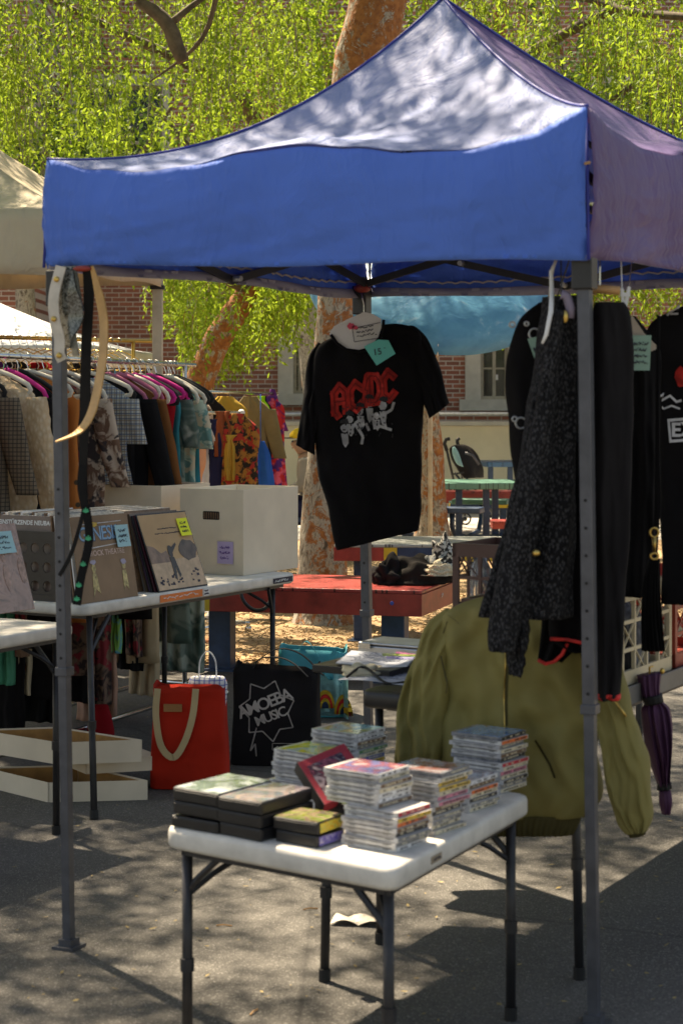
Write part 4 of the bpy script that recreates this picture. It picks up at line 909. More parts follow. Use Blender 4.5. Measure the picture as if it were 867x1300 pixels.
# hand hole shown as a cut recess with records inside
mb = MB(); c = nb+a*.50+up*.265-dT*.0012; mb.prism(round_poly([V((-.045, -.019, 0)), V((.045, -.019, 0)), V((.045, .019, 0)), V((-.045, .019, 0))], .006, 3) and [(p.x, p.y) for p in round_poly([V((-.045, -.019, 0)), V((.045, -.019, 0)), V((.045, .019, 0)), V((-.045, .019, 0))], .006, 3)], c, -nT, up, dT*.0008); mb.build('hand_hole', M['black_rough'], bx)
mb = MB()
for i in range(7): q = c-nT*(-.038+.0125*i)-dT*.0006; mb.box(q, nT*.0032, dT*.0005, up*.014)
mb.build('record_edges_inside', SPM['brown'], bx)
note(bx, nb+a*.27+up*.10-dT*.001, nT, up, .085, .10, M['violet_note'], 3, 11, 'ink_v', curl=.04)
mb = MB(); mb.sheet(lambda u, v: nb+a*(.05+.9*u)+b*(.05+.9*v)+up*(.325-.01*math.sin(u*9+v*4)), 10, 10, V((0, 0, .004))); mb.build('plastic_liner', M['paper'], bx)
n2 = nb+a*1.28+b*.05+up*0; n2 = V((-.835, 8.22, .746))
bx2, a2, b2 = carton('open white cardboard box behind the tall record box, by the garment rack', n2, .34, .40, .39)
for i in range(14):
    mb = MB(); q = n2+a2*.5+dT*(.03+.024*i)+up*.008; mb.box(q+up*.158, nT*.157, dT*.004, up*(.158)); tagp(mb.build('record_sleeve', M['sleeve'], bevel=.001), 'record in the open box behind the tall record box, pale edge', 'record', 'records in the open white box')
# ---------------------------------------------------------------- things under and beside the left tables
def tote(name, label, p, ax, w, d, h, m, hm, seed=0, bulge=.02, sag=.02):
    """p near left corner on the ground, ax unit along the front, depth goes back"""
    t = thing(name, label, 'bag', p); ax = V(ax).normalized(); bk = V((-ax.y, ax.x, 0)); rings = []
    for i in range(13):
        v = i/12; z = .006+h*v; c = p+ax*w/2+bk*d/2; ring = []; fx = (1-.05*v+.02*math.sin(v*5+seed)); fd = 1+.2*math.sin(math.pi*v)-.15*v
        N = 40
        for k in range(N):
            a_ = 6.283*k/N; ca_, sa = math.cos(a_), math.sin(a_); q = .18; x = math.copysign(abs(ca_)**q, ca_)*w/2*fx; y = math.copysign(abs(sa)**(.35), sa)*d/2*fd
            zz = z-(sag*v*(.5+.5*math.cos(3*a_+seed)) if v > .5 else 0); wv = .007*noise.noise(V((x*9, zz*9, seed+y*4)))+.004*math.sin(x*30+seed)*v
            ring.append(c+ax*x+bk*(y+wv)+up*zz)
        rings.append(ring)
    inner = [[p_.lerp(sum(r_, V())/len(r_), .03)+up*(-.003) for p_ in r_] for r_ in rings[::-1]]
    mb = MB(); mb.loft(rings+inner[:-1]+[inner[-1]], cap=False); k = len(rings[0]); mb.add(rings[0], [tuple(range(k))[::-1]]); mb.build('bag_body', m, t, smooth=True)
    return t, ax, bk
def strap(pts, w, th, m, name, parent, wd):
    mb = MB(); P = bez(pts, 30); ax = V(wd).normalized()
    rings = []
    for i, q in enumerate(P):
        d = (P[min(i+1, len(P)-1)]-P[max(i-1, 0)]).normalized(); s = (ax-d*ax.dot(d)).normalized(); n_ = d.cross(s)
        rings.append([q+s*w/2+n_*th/2, q-s*w/2+n_*th/2, q-s*w/2-n_*th/2, q+s*w/2-n_*th/2])
    mb.loft(rings); return mb.build(name, m, parent, smooth=False)
canvas = cloth('red_canvas', (.42, .022, .010), .2, .8, weave=500); web = cloth('cream_webbing', (.48, .36, .20), .15)
p = G(190, 1003); rb, ax, bk = tote('tote_bag', 'bright red canvas tote bag with cream handles, a checked bag tucked inside', p, (.97, -.06, 0), .300, .15, .41, canvas, web, 1)
f = p-bk*.016
strap([f+ax*.035+up*.40, f+ax*.03+up*.30-bk*.01, f+ax*.05+up*.18-bk*.012, f+ax*.10+up*.135-bk*.014, f+ax*.145+up*.20-bk*.012, f+ax*.175+up*.30-bk*.01, f+ax*.185+up*.40], .026, .003, web, 'handle', rb, ax)
q = p+bk*.13; strap([q+ax*.20+up*.36, q+ax*.23+up*.40, q+ax*.27+up*.41, q+ax*.28+up*.36], .024, .003, web, 'handle', rb, bk)
mb = MB(); mb.box(f+ax*.095+up*.325, ax*.036, bk*.0035, up*.015); mb.build('woven_label', plain('tan_label', (.30, .13, .04), .7), rb, bevel=.001)
mb = MB(); q = p+ax*.22+bk*.07; mb.loft([[q+ax*(.075*math.cos(k*.524)*s)+bk*(.05*math.sin(k*.524)*s)+up*z_ for k in range(12)] for z_, s in ((.22, .7), (.34, 1), (.41, 1.05), (.435, .9))]); cb_ = mb.build('folded_bag', cloth('blue_white_check', (.60, .60, .60), .05, kind='check', col2=(.05, .08, .30), sc=16), smooth=True); tagp(cb_, 'small blue and white checked bag tucked in the red tote', 'bag')
strap([q+ax*-.035+up*.42, q+ax*-.03+up*.50, q+ax*.0+up*.535, q+ax*.03+up*.50, q+ax*.035+up*.42], .012, .004, M['paper'], 'handle', cb_, bk)
# black tote
blk = cloth('black_canvas', (.014, .013, .014), .3)
p = G(292, 972); kb, ax, bk = tote('tote_bag', 'black canvas tote bag with pale star emblem between the red and teal bags', p, (.98, -.10, 0), .375, .16, .42, blk, blk, 2, sag=.04)
strap([p+ax*.10+up*.41, p+ax*.13+up*.45, p+ax*.21+up*.455, p+ax*.27+up*.43, p+ax*.33+up*.38-bk*.02], .024, .003, M['black_rough'], 'handle', kb, bk)
strap([p+ax*.08+bk*.15+up*.41, p+ax*.18+bk*.15+up*.47, p+ax*.28+bk*.15+up*.45, p+ax*.38+bk*.1+up*.37], .024, .003, M['black_rough'], 'handle', kb, bk)
body = [c_ for c_ in children(kb) if c_.name.startswith('bag_body')][0]
sx = ax*math.cos(.38)+up*math.sin(.38); sy = -ax*math.sin(.38)+up*math.cos(.38); c = p+ax*.165+up*.235-bk*.05
pw_ = plain('pale_grey_print', (.40, .37, .34), .7)
mb = MB(); mb.text('AMOEBA', c+sy*.030, sx, sy, .070, bold=.018, spacing=.78); mb.text('MUSIC', c-sy*.028+sx*.004, sx, sy, .056, bold=.018, spacing=.82); mb.conform(body, .003); mb.build('bag_lettering', pw_, kb)
mb = MB(); star = []
for i in range(14):
    a_ = 6.283*i/14; rr = (.125 if i % 2 == 0 else .088); star.append((rr*.95*math.cos(a_), rr*1.05*math.sin(a_)))
for i in range(14):
    x0, y0 = star[i]; x1, y1 = star[(i+1) % 14]; mb.beam(c+sx*x0+sy*y0, c+sx*x1+sy*y1, .0055, .001, bk)
tail = [(-.07, -.05), (-.13, -.13), (-.10, -.11), (-.115, -.16)]
for i in range(3): mb.beam(c+sx*tail[i][0]+sy*tail[i][1], c+sx*tail[i+1][0]+sy*tail[i+1][1], .006, .001, bk)
mb.conform(body, .003); mb.build('bag_emblem', pw_, kb)
mb = MB(); c2_ = p+ax*.255+up*.085-bk*.05
for a_, b_ in (((-.07, -.014), (.07, -.014)), ((.07, -.014), (.07, .014)), ((.07, .014), (-.07, .014)), ((-.07, .014), (-.07, -.014))): mb.beam(c2_+ax*a_[0]+up*a_[1], c2_+ax*b_[0]+up*b_[1], .003, .001, bk)
scribble(mb, c2_, ax, up, .12, .014, 1, 9, .003); mb.conform(body, .003); mb.build('bag_emblem', pw_, kb)
# teal shopping bag
p = G(352, 912); p.z = 0; tl = plain('teal_bag_fabric', (.02, .30, .36), .55, scale=8, var=.2)
tb, ax, bk = tote('shopping_bag', 'glossy teal shopping bag with colourful arched print behind the black tote', p, (.97, .02, 0), .345, .20, .335, tl, tl, 3, sag=.03)
body = [c_ for c_ in children(tb) if c_.name.startswith('bag_body')][0]
mb = MB(); c = p+ax*.25+up*.10-bk*.08
mb.box(c+up*.01, ax*.09, bk*.0005, up*.105); mb.conform(body, .002); mb.build('print_panel', plain('pale_cyan_print', (.25, .55, .55), .5, scale=20, var=.4), tb)
for i, (rr, cc) in enumerate(((.075, 'pyel'), (.058, 'print_r'), (.042, 'pyel'), (.028, 'pblue'))):
    mb = MB(); mb.prism([(rr*.62*math.cos(math.pi*k/12)-.02, rr*1.2*math.sin(math.pi*k/12)-.05) for k in range(13)], c-bk*.01, ax, up, bk*.001); mb.prism([(rr*.6*math.cos(math.pi*k/12)+.068, rr*1.3*math.sin(math.pi*k/12)-.08) for k in range(13)], c-bk*.01, ax, up, bk*.001)
    mb.conform(body, .004+.002*i); mb.build('arched_print', M[cc], tb)
f = p-bk*.02
strap([f+ax*.20+up*.30, f+ax*.24+up*.22-bk*.02, f+ax*.26+up*.20-bk*.02, f+ax*.25+up*.27-bk*.01, f+ax*.28+up*.33], .022, .002, tl, 'handle', tb, ax)
strap([f+ax*.10+up*.32+bk*.05, f+ax*.13+up*.365+bk*.04, f+ax*.16+up*.36, f+ax*.20+up*.30], .02, .002, tl, 'handle', tb, bk)
# shallow cardboard trays
def tray(label, near, e1_, w1, e2_, w2, h, z0, tilt=0, inner='cardk'):
    e1_, e2_ = V(e1_).normalized(), V(e2_).normalized(); t = thing('cardboard_tray', label, 'tray', near, 'cardboard trays under the left table'); mb = MB(); o_ = near+up*z0; th = .004
    def wall(p0, e, L, nrm_): mb.box(p0+e*L/2+up*(h/2), e*(L/2+.002), nrm_*th/2, up*h/2)
    wall(o_, e1_, w1, e2_); wall(o_+e2_*w2, e1_, w1, e2_); wall(o_, e2_, w2, e1_); wall(o_+e1_*w1, e2_, w2, e1_); mb.build('tray_walls', M['card'], t)
    mb = MB(); mb.box(o_+e1_*w1/2+e2_*w2/2+up*.006, e1_*(w1/2-.004), e2_*(w2/2-.004), up*.003)
    for q_, e, L, nr in ((o_+e2_*(w2-.004), e1_, w1, e2_), (o_+e2_*.004, e1_, w1, e2_), (o_+e1_*.004, e2_, w2, e1_), (o_+e1_*(w1-.004), e2_, w2, e1_)): mb.box(q_+e*L/2+up*(h/2-.002), e*(L/2-.006), nr*.001, up*(h/2-.004))
    mb.build('tray_lining', M[inner], t); return t
tn = G(62, 1019); tray('lowest white cardboard tray on the asphalt under the left table', tn, (1, .12, 0), .37, (-.72, .69, 0), .42, .075, .001)
tray('white cardboard tray poking out to the right beneath the top one', G(110, 1008), (1, .30, 0), .29, (-.5, .8, 0), .40, .055, .077, inner='card')
tray('topmost cardboard tray with bare brown inside under the left table', G(73, 1020)+V((0, .06, 0)), (1, .20, 0), .31, (-.80, .60, 0), .46, .085, .134)
# ---------------------------------------------------------------- garment racks
def rack(label, P0, P1, zr, posts=(0, 1), low=None, base=True, r_=.0125, m='chrome'):
    c = (P0+P1)/2; t = thing('garment_rack', label, 'rack', (c.x, c.y, 0)); d = (P1-P0).normalized(); s = V((d.y, -d.x, 0))
    mb = MB(); mb.tube([P0+up*zr-d*.04, P1+up*zr+d*.04], r_, 10); mb.build('rail', M[m], t, smooth=True)
    for k in posts:
        q = P0.lerp(P1, k); mb = MB(); mb.tube([q+up*.05, q+up*zr], r_, 10); mb.tube([q-s*.24+up*.06, q+s*.24+up*.06], r_, 8)
        for e in (-.23, .23): mb.tube([q+s*e-d*.008+up*.024, q+s*e+d*.008+up*.024], .024, 10)
        mb.build('post', M[m], t, smooth=True)
    if base: mb = MB(); mb.tube([P0+up*.06+s*.2, P1+up*.06+s*.2], r_, 8); mb.tube([P0+up*.06-s*.2, P1+up*.06-s*.2], r_, 8); mb.build('base_bar', M[m], t, smooth=True)
    return t, d, s
def hanger(label, c, ax, m, w=.40, drop=.10, group='velvet hangers on the left rack', r_=.006):
    """c: hook point on the rail"""
    t = thing('clothes_hanger', label, 'hanger', c, group); ax = V(ax).normalized(); mb = MB(); nk = c-up*.065
    hk = [c+ax*(.016*math.cos(a))+up*(.004+.016*math.sin(a)-.004) for a in np.linspace(-.5, 3.4, 9)]; mb.tube(hk+[nk+up*.02, nk], .0022, 6); mb.build('hook', M['chrome'], t, smooth=True)
    mb = MB(); L = [nk+up*.004]+[nk+ax*(w/2*f)-up*(drop*(f**1.5)) for f in (.25, .5, .75, .93)]
    R_ = [nk+up*.004]+[nk-ax*(w/2*f)-up*(drop*(f**1.5)) for f in (.25, .5, .75, .93)]
    e = lambda s: [nk+ax*s*(w/2*1.0)-up*(drop*1.05+.01), nk+ax*s*(w/2*.97)-up*(drop+.03), nk+ax*s*(w/2*.85)-up*(drop+.035)]
    mb.tube(L[::-1][:0]+L+e(1)+e(-1)[::-1]+R_[::-1][:-1], r_, 7, closed=True); mb.build('hanger_bar', m, t, smooth=True); return t
def hung(name, label, cat, c, ax, m, L, w=.42, sl=.0, th=.035, seed=0, group=None, flare=1.0, zneck=-.085, fold=.012, trousers=False, sash=None, fluff=0):
    """a garment hanging square to the rail from c; sl = sleeve length, L = overall length"""
    ax = V(ax).normalized(); n = V((-ax.y, ax.x, 0)); top = c+up*zneck; rr = random.Random(seed); mb = MB()
    def row(z, wl, wr, t_, o_=0): return (top-ax*wl+up*z+n*o_, top+ax*wr+up*z+n*o_, t_)
    if trousers:
        rows = [row(-.03, w*.36, w*.36, th*.6), row(-.2, w*.36, w*.36, th), row(-L*.6, w*.33, w*.34, th), row(-L, w*.31, w*.36, th*1.1)]
    else:
        rows = [row(.0, .055, .055, th*.5), row(-.035, w*.27, w*.27, th*.8), row(-.08, w*.44, w*.44, th*.95), row(-.14, w*.51, w*.51, th), row(-.30, w*.47, w*.47, th*1.1),
                row(-.30-(L-.30)*.4, w*.47*(1+.25*(flare-1)), w*.47*(1+.25*(flare-1)), th*1.15), row(-.30-(L-.30)*.75, w*.48*(1+.7*(flare-1)), w*.48*(1+.7*(flare-1)), th*1.2), row(-L, w*.49*flare, w*.49*flare, th*1.3)]
    drape(mb, rows, 5, 22, fold, 6, seed)
    if sl:
        for s in (-1, 1):
            sh = top+ax*s*w*.43-up*.10; d1 = ax*s*.28-up*1; d1.normalize(); k = .065 if not fluff else .085
            rws = []
            for i, f in enumerate((0, .25, .5, .75, 1)):
                q = sh+d1*sl*f+n*.006*math.sin(f*4+seed)-up*0; wd = k*(1.1-.3*f); rws.append((q-ax*wd, q+ax*wd, .028*(1-.2*f)))
            drape(mb, rws, 4, 10, .004, 3, seed+s+5)
    if fluff:
        for i in range(len(mb.v)):
            v = mb.v[i]; d = V((noise.noise(v*60), noise.noise(v*60+V((9, 0, 0))), noise.noise(v*60+V((0, 9, 0))))); mb.v[i] = v+d*fluff
    o = mb.build(name, m, org=c, smooth=True); tagp(o, label, cat, group); return o
A0 = G(20, 950); A1_ = V((-.79, 9.33, 0)); dr = (A1_-A0).normalized(); A0r = A0-dr*.75
rk, d_, s_ = rack('long chrome garment rack packed with clothes behind the record tables', A0r, A1_, 1.725, posts=(0, .97))
rax = V((.92, -.39, 0))
C_ = cloth
cl = dict(
 orange_tex=C_('rust_orange_boucle', (.44, .11, .02), .3, kind='spots', col2=(.60, .30, .10), sc=70), hound=C_('brown_houndstooth', (.17, .13, .09), .1, kind='check', col2=(.04, .035, .03), sc=18),
 fleece=C_('beige_fleece', (.56, .40, .25), .25, kind='knit', col2=(.66, .52, .36), sc=55), black=C_('black_cloth', (.012, .011, .012), .4), tealc=C_('green_satin', (.05, .26, .17), .3, rough=.45),
 leafp=C_('orange_leaf_print', (.50, .17, .045), .12, kind='spots', col2=(.07, .05, .03), sc=16, col3=(.55, .35, .2)), plaid=C_('blue_grey_plaid', (.42, .44, .42), .1, kind='check', col2=(.07, .10, .17), sc=13, col3=(.2, .15, .1)),
 snake=C_('cream_and_brown_print', (.46, .36, .28), .1, kind='blotch', col2=(.16, .09, .06), sc=14, col3=(.05, .04, .04)), brown=C_('chestnut_suede', (.17, .065, .022), .15), pinkp=C_('pink_floral', (.68, .50, .46), .1, kind='spots', col2=(.60, .10, .16), sc=26),
 tan=C_('sand_linen', (.44, .33, .21), .15), tealb=C_('teal_cloth', (.02, .20, .24), .25), tie=C_('grey_green_tie_dye', (.20, .24, .20), .2, kind='blotch', col2=(.08, .12, .10), sc=6, col3=(.38, .40, .33)), pale=C_('pale_green_floral', (.42, .50, .40), .15, kind='blotch', col2=(.12, .24, .22), sc=12, col3=(.5, .42, .3)),
 rust=C_('rust_knit', (.26, .07, .03), .2), scarf=C_('green_blue_scarf', (.20, .42, .10), .2, kind='blotch', col2=(.08, .30, .42), sc=10), pinkt=C_('dusty_pink_trousers', (.44, .25, .18), .12), darkfl=C_('dark_floral', (.05, .035, .035), .2, kind='blotch', col2=(.22, .14, .10), sc=12, col3=(.28, .04, .05)),
 blobs=C_('cream_orange_floral', (.50, .42, .30), .1, kind='spots', col2=(.62, .16, .03), sc=9, col3=(.55, .3, .12)), lace=C_('black_lace', (.01, .01, .01), .3), red=C_('crimson_cloth', (.30, .01, .015), .2), must=C_('mustard_cloth', (.44, .27, .05), .15),
 olive=C_('brown_olive_wool', (.19, .15, .08), .2), redpur=C_('red_and_purple_print', (.62, .04, .05), .1, kind='blotch', col2=(.09, .03, .18), sc=9, col3=(.70, .12, .20)), navy=C_('navy_cloth', (.02, .022, .06), .2), bluec=C_('bright_blue_cloth', (.015, .10, .42), .2), autumn=C_('autumn_print', (.03, .025, .02), .2, kind='blotch', col2=(.35, .16, .04), sc=16, col3=(.38, .04, .03)),
 white=C_('white_cotton', (.62, .62, .60), .08), limec=C_('lime_cloth', (.25, .55, .02), .1), peach=C_('peach_skin_tone_cloth', (.62, .30, .16), .1), grey=C_('grey_marl', (.16, .16, .17), .2, kind='knit', col2=(.26, .26, .27), sc=60), violet=C_('violet_cloth', (.12, .03, .16), .2))
PK, PKD, HB, HWt = plain('hot_pink_velvet', (.60, .02, .22), .9), plain('dusty_pink_velvet', (.45, .12, .20), .9), plain('black_velvet', (.012, .012, .012), .95), plain('off_white_hanger', (.62, .56, .46), .6)
#  position along rail, material, length, width, sleeve, hanger, name, label
spec = [
 (.05, 'black', 1.05, .42, .3, HB, 'coat', 'black coat on the garment rack at the extreme left edge'),
 (.20, 'orange_tex', 1.15, .44, 0, PK, 'dress', 'rust orange speckled dress at the left end of the rack'),
 (.36, 'hound', .58, .44, .42, HB, 'jacket', 'brown houndstooth jacket with a green lining, in front of the fleece'),
 (.62, 'fleece', .70, .47, .50, HWt, 'coat', 'thick beige fleece coat near the left end of the rack'),
 (.74, 'black', 1.18, .44, .2, PK, 'dress', 'long black dress with a hot pink hanger just right of the fleece'),
 (.84, 'black', 1.42, .40, 0, HB, 'dress', 'long black dress with open lace hem, left of the grey leg'),
 (.92, 'rust', 1.0, .38, 0, HWt, 'jumper', 'rust brown knit between the beige fleece and the grey canopy leg'),
 (1.06, 'leafp', 1.10, .40, 0, HWt, 'dress', 'orange dress printed with small dark leaves right of the grey leg'),
 (1.17, 'darkfl', 1.35, .38, 0, HB, 'dress', 'dark floral dress reaching low under the table beside its near leg'),
 (1.27, 'snake', .85, .40, .42, HWt, 'blouse', 'cream and brown patterned blouse left of the plaid shirt'),
 (1.50, 'plaid', .50, .44, .22, HWt, 'shirt', 'short sleeved blue grey plaid shirt in the middle of the rack'),
 (1.58, 'black', 1.12, .40, 0, HB, 'dress', 'plain black dress just behind the plaid shirt'),
 (1.68, 'black', 1.15, .46, .5, PKD, 'coat', 'black coat hanging against the long chestnut coat'),
 (1.80, 'brown', 1.10, .46, .52, PKD, 'coat', 'long chestnut suede coat right of the plaid shirt'),
 (1.88, 'pinkp', .95, .38, 0, HWt, 'dress', 'narrow white and pink floral dress edge behind the chestnut coat'),
 (1.95, 'tan', 1.40, .36, 0, PK, 'trousers', 'sand linen trousers hanging between the pink floral and the crimson dress'),
 (2.03, 'red', 1.05, .38, 0, HB, 'dress', 'crimson dress sliver between the sand and teal clothes'),
 (2.11, 'tealb', 1.05, .38, 0, PK, 'dress', 'plain teal dress beside the grey green tie dyed one'),
 (2.20, 'tie', 1.32, .36, .25, HB, 'dress', 'grey green tie dyed dress near the right end of the rack'),
 (2.31, 'pale', 1.10, .34, .26, HWt, 'dress', 'pale green floral dress, last on the right end of the rack'),
 (2.37, 'tealb', .9, .34, 0, HB, 'top', 'teal top half hidden by the last pale floral dress'),
]
hl = {id(PK): 'hot pink velvet', id(PKD): 'dusty pink velvet', id(HB): 'black velvet', id(HWt): 'off-white'}
for i, (s, mk, L, w, sl, hm, nm, lab) in enumerate(spec):
    s *= .925; c = A0r+dr*s+up*1.725; ax = Matrix.Rotation(random.Random(i).uniform(-.22, .22), 3, 'Z') @ rax
    hung(nm, lab, nm, c, ax, cl[mk], L, w, sl, .030 if mk != 'fleece' else .06, i, 'clothes on the long chrome rack', flare=1.25 if nm == 'dress' else 1.05, fold=.014, trousers=nm == 'trousers', fluff=.012 if mk == 'fleece' else 0)
    hanger('%s hanger holding the %s' % (hl[id(hm)], lab.split(' hanging')[0].split(' reaching')[0].split(' between')[0].split(' in front')[0].split(' near the')[0].split(' with ')[0].split(' just')[0].split(' printed')[0].split(' right of')[0].split(' behind')[0].split(' at the')[0].split(' on the')[0]) , c, ax, hm, .42+.02*math.sin(i*2.1), .09+.02*math.sin(i*1.7), r_=.0105)
# the crowd of extra hangers standing proud at the right end
for i, (px, py, hm, l) in enumerate([(182, 462, PKD, 'dusty pink velvet hanger crowded in the middle of the rack'), (193, 460, PK, 'hot pink hanger standing high above the chestnut coat'), (200, 462, HWt, 'off-white hanger above the sand linen trousers'), (212, 468, PK, 'hot pink hanger with large loop right of the tent post'), (220, 470, HB, 'black velvet hanger beside the large pink loop'), (236, 474, HWt, 'off-white hanger at the right end of the rack'), (244, 476, HB, 'outermost black hanger at the right end of the rack')]):
    s = .0
    for k in range(300):
        q = A0r+dr*(k*.01); 
        if CX+F*q.x/q.y > px-22: break
    hanger(l, V((q.x, q.y, 1.725)), Matrix.Rotation(.3*math.sin(i*2.3), 3, 'Z') @ rax, hm, .40, .10, r_=.011)
# long clothes whose lower parts show beneath the record tables
def rack_at(px):
    for k in range(-40, 300):
        q = A0r+dr*(k*.01)
        if CX+F*q.x/q.y > px: return q
    return q
for i, (pc, hw, yb, mk, dy, nm, lab) in enumerate([(46, 24, 915, 'lace', .06, 'dress', 'long black lace dress with ragged hem left of the grey leg under the table'), (8, 26, 928, 'black', -.05, 'dress', 'long black dress at the left edge reaching nearly to the asphalt'), (22, 20, 880, 'blobs', -.10, 'dress', 'cream dress with orange blossoms seen under the left table'),
   (4, 16, 868, 'tealc', -.13, 'scarf', 'green satin scarf hanging under the left table edge'), (20, 18, 832, 'darkfl', -.16, 'blouse', 'dark red printed hem just under the left table edge'), (74, 15, 838, 'must', .05, 'blouse', 'ochre cloth square showing beside the grey leg under the table'),
   (96, 24, 890, 'black', .10, 'dress', 'long black dress between the grey leg and the table leg'), (121, 22, 893, 'darkfl', -.02, 'dress', 'dark floral long dress just right of the near table leg'), (124, 27, 916, 'pinkt', .06, 'trousers', 'long dusty pink trousers hanging nearly to the ground by the table leg'),
   (146, 9, 828, 'scarf', -.10, 'scarf', 'green and blue scarf dangling under the long table by the pink trousers'), (166, 18, 850, 'black', .04, 'dress', 'black dress hem between the green scarf and the tan trousers'), (170, 11, 832, 'darkfl', -.08, 'pouch', 'dark red cloth pouch dangling under the long table'),
   (184, 20, 882, 'tan', .02, 'trousers', 'pale tan trousers hanging under the middle of the long table'), (232, 30, 852, 'tie', -.10, 'skirt', 'mottled dark green skirt hanging beneath the far half of the long table')]):
    q = rack_at(min(pc, 225)); Y0 = q.y+dy; top = 640
    mb = MB(); drape(mb, [pr((pc-hw*.7, top), (pc+hw*.7, top), Y0, .018), pr((pc-hw*.85, top+(yb-top)*.4), (pc+hw*.85, top+(yb-top)*.4), Y0, .03), pr((pc-hw*.95, top+(yb-top)*.75), (pc+hw*.95, top+(yb-top)*.75), Y0, .035), pr((pc-hw, yb-3), (pc+hw*.96, yb+2), Y0, .038)], 8, 26, .014, 7, 40+i, crease=.012)
    tt = W(pc, top+3, Y0); mb.tube([tt, V((tt.x, tt.y, 1.45)), V((q.x, q.y, 1.69))], .0025, 5); o = mb.build('hanging_cloth' if nm == 'pouch' else nm, cl[mk], smooth=True); tagp(o, lab, nm, 'long clothes on the chrome rack')
mb = MB(); q = G(128, 943); mb.loft([[q+V((.055*math.cos(k*.524)*s_2, .04*math.sin(k*.524)*s_2, z_)) for k in range(12)] for z_, s_2 in ((0, 1.1), (.05, 1.15), (.12, .9), (.17, .6))]); tagp(mb.build('cloth_pouch', cl['red'], smooth=True), 'dark red cloth pouch standing on the asphalt under the pink trousers', 'pouch')
# skateboard-like truck seen under the rack is a small caster pair
# second rail with bare wire hangers behind
B0, B1 = V((-2.5, 9.9, 0)), V((-1.36, 11.1, 0)); B1 = W(192, 0, 11.2); B1.z = 0; B0 = W(-60, 0, 10.4); B0.z = 0
rk2, d2, s2 = rack('taller bronze rail with wire hangers behind the long chrome rack', B0, B1, HC+(520-431)*10.9/F, posts=(0.0, .905), m='gold')
for i in range(20):
    c = B0.lerp(B1, .03+.042*i)+up*(HC+(520-431)*10.9/F); hanger('thin wire hanger in the row on the taller bronze rail', c, (.9, -.35, 0), M['gold'] if i % 3 else HWt, .38, .09, 'wire hangers on the bronze rail', r_=.003)
for i, (s, mk) in enumerate(((.10, 'black'), (.2, 'violet'), (.30, 'black'), (.42, 'red'), (.52, 'olive'), (.62, 'black'), (.72, 'grey'))):
    c = B0.lerp(B1, s)+up*(HC+(520-431)*10.9/F-.06); hung('dress', ['black dress at the left of the bronze rail, behind the fleece coat', 'violet dress on the bronze rail behind the fleece coat', 'black dress on the bronze rail behind the grey canopy leg', 'crimson dress on the bronze rail behind the belts', 'olive dress on the bronze rail behind the plaid shirt', 'black dress on the bronze rail behind the chestnut coat', 'grey marl dress at the right of the bronze rail'][i], 'dress', c, (.9, -.35, 0), cl[mk], 1.2, .42, 0, .03, 60+i, 'dresses on the bronze rail', flare=1.2)
# far racks beyond the box
E0, E1 = W(232, 0, 12.6), W(350, 0, 14.4); E0.z = E1.z = 0; zE = HC+(520-498)*13.2/F
rk3, d3, s3 = rack('far garment rack with mustard and red clothes, in front of the brick wall', E0, E1, zE, posts=(0, 1))
H0, H1 = W(205, 0, 11.6), W(300, 0, 12.1); H0.z = H1.z = 0; zH = HC+(520-524)*12/F
rk4, d4, s4 = rack('lower white ended garment rack with dark printed dresses behind the box', H0, H1, zH, posts=(0, .84))
mb = MB(); mb.ball(H1+up*zH+d4*.05, .024); mb.build('rail_end_cap', M['paper'], rk4, smooth=True)
fax = V((1, -.15, 0))
for i, (px, mk, L, w, sl, nm, lab) in enumerate([(248, 'snake', .30, .26, 0, 'blouse', 'small brown patterned blouse at left of the far rack'), (262, 'black', .26, .3, 0, 'top', 'black and pink top at left of the far rack'), (286, 'must', .62, .34, 0, 'dress', 'pleated mustard dress in the middle of the far rack'), (318, 'olive', .72, .30, .4, 'jacket', 'brown olive jacket between mustard and red clothes'), (330, 'black', .90, .2, 0, 'dress', 'black dress between the olive jacket and the red print'), (328, 'limec', .14, .2, 0, 'scarf', 'lime green scrap of cloth draped over the far rail'), (343, 'redpur', .80, .24, 0, 'dress', 'red and purple printed dress at the right end of the far rack')]):
    Yg = 12.9+(px-240)/110*1.3; c = W(px, 498, Yg); hung(nm, lab, nm, c, fax, cl[mk], L, w, sl, .03, 80+i, 'clothes on the far rack', flare=1.25 if mk in ('redpur',) else 1.02, zneck=-.03)
mb = MB(); q = W(346, 494, 14.35); drape(mb, [(q+V((-.02, 0, 0)), q+V((.02, 0, 0)), .02), (q+V((-.06, 0, -.16)), q+V((.07, 0, -.16)), .03), (q+V((-.10, 0, -.34)), q+V((.13, 0, -.34)), .03)], 5, 14, .006, 5, 3); tagp(mb.build('scarf', cl['violet'], smooth=True), 'dark purple scarf lying over the red and purple printed dress', 'scarf')
mb = MB(); q = W(331, 560, 13.6); drape(mb, [(q+V((-.03, 0, 0)), q+V((.03, 0, 0)), .02), (q+V((-.08, 0, -.14)), q+V((.08, 0, -.14)), .04), (q+V((-.10, 0, -.42)), q+V((.12, 0, -.42)), .04)], 5, 16, .012, 8, 3); mb.tube([q+up*-.005, V((q.x, q.y, zE-.01))], .003, 5); tagp(mb.build('skirt', cl['bluec'], smooth=True), 'bright blue pleated skirt left of the red and purple print', 'skirt')
mb = MB(); c = W(306, 545, 11.95); mb.tube([c+V((.08*math.cos(a), -.06, .085*math.sin(a))) for a in np.linspace(0, 6.283, 25)[:-1]], .006, 6, closed=True); tagp(mb.build('hoop', M['pred'], smooth=True), 'thin red hoop hanging over the dark autumn print dress', 'hoop')
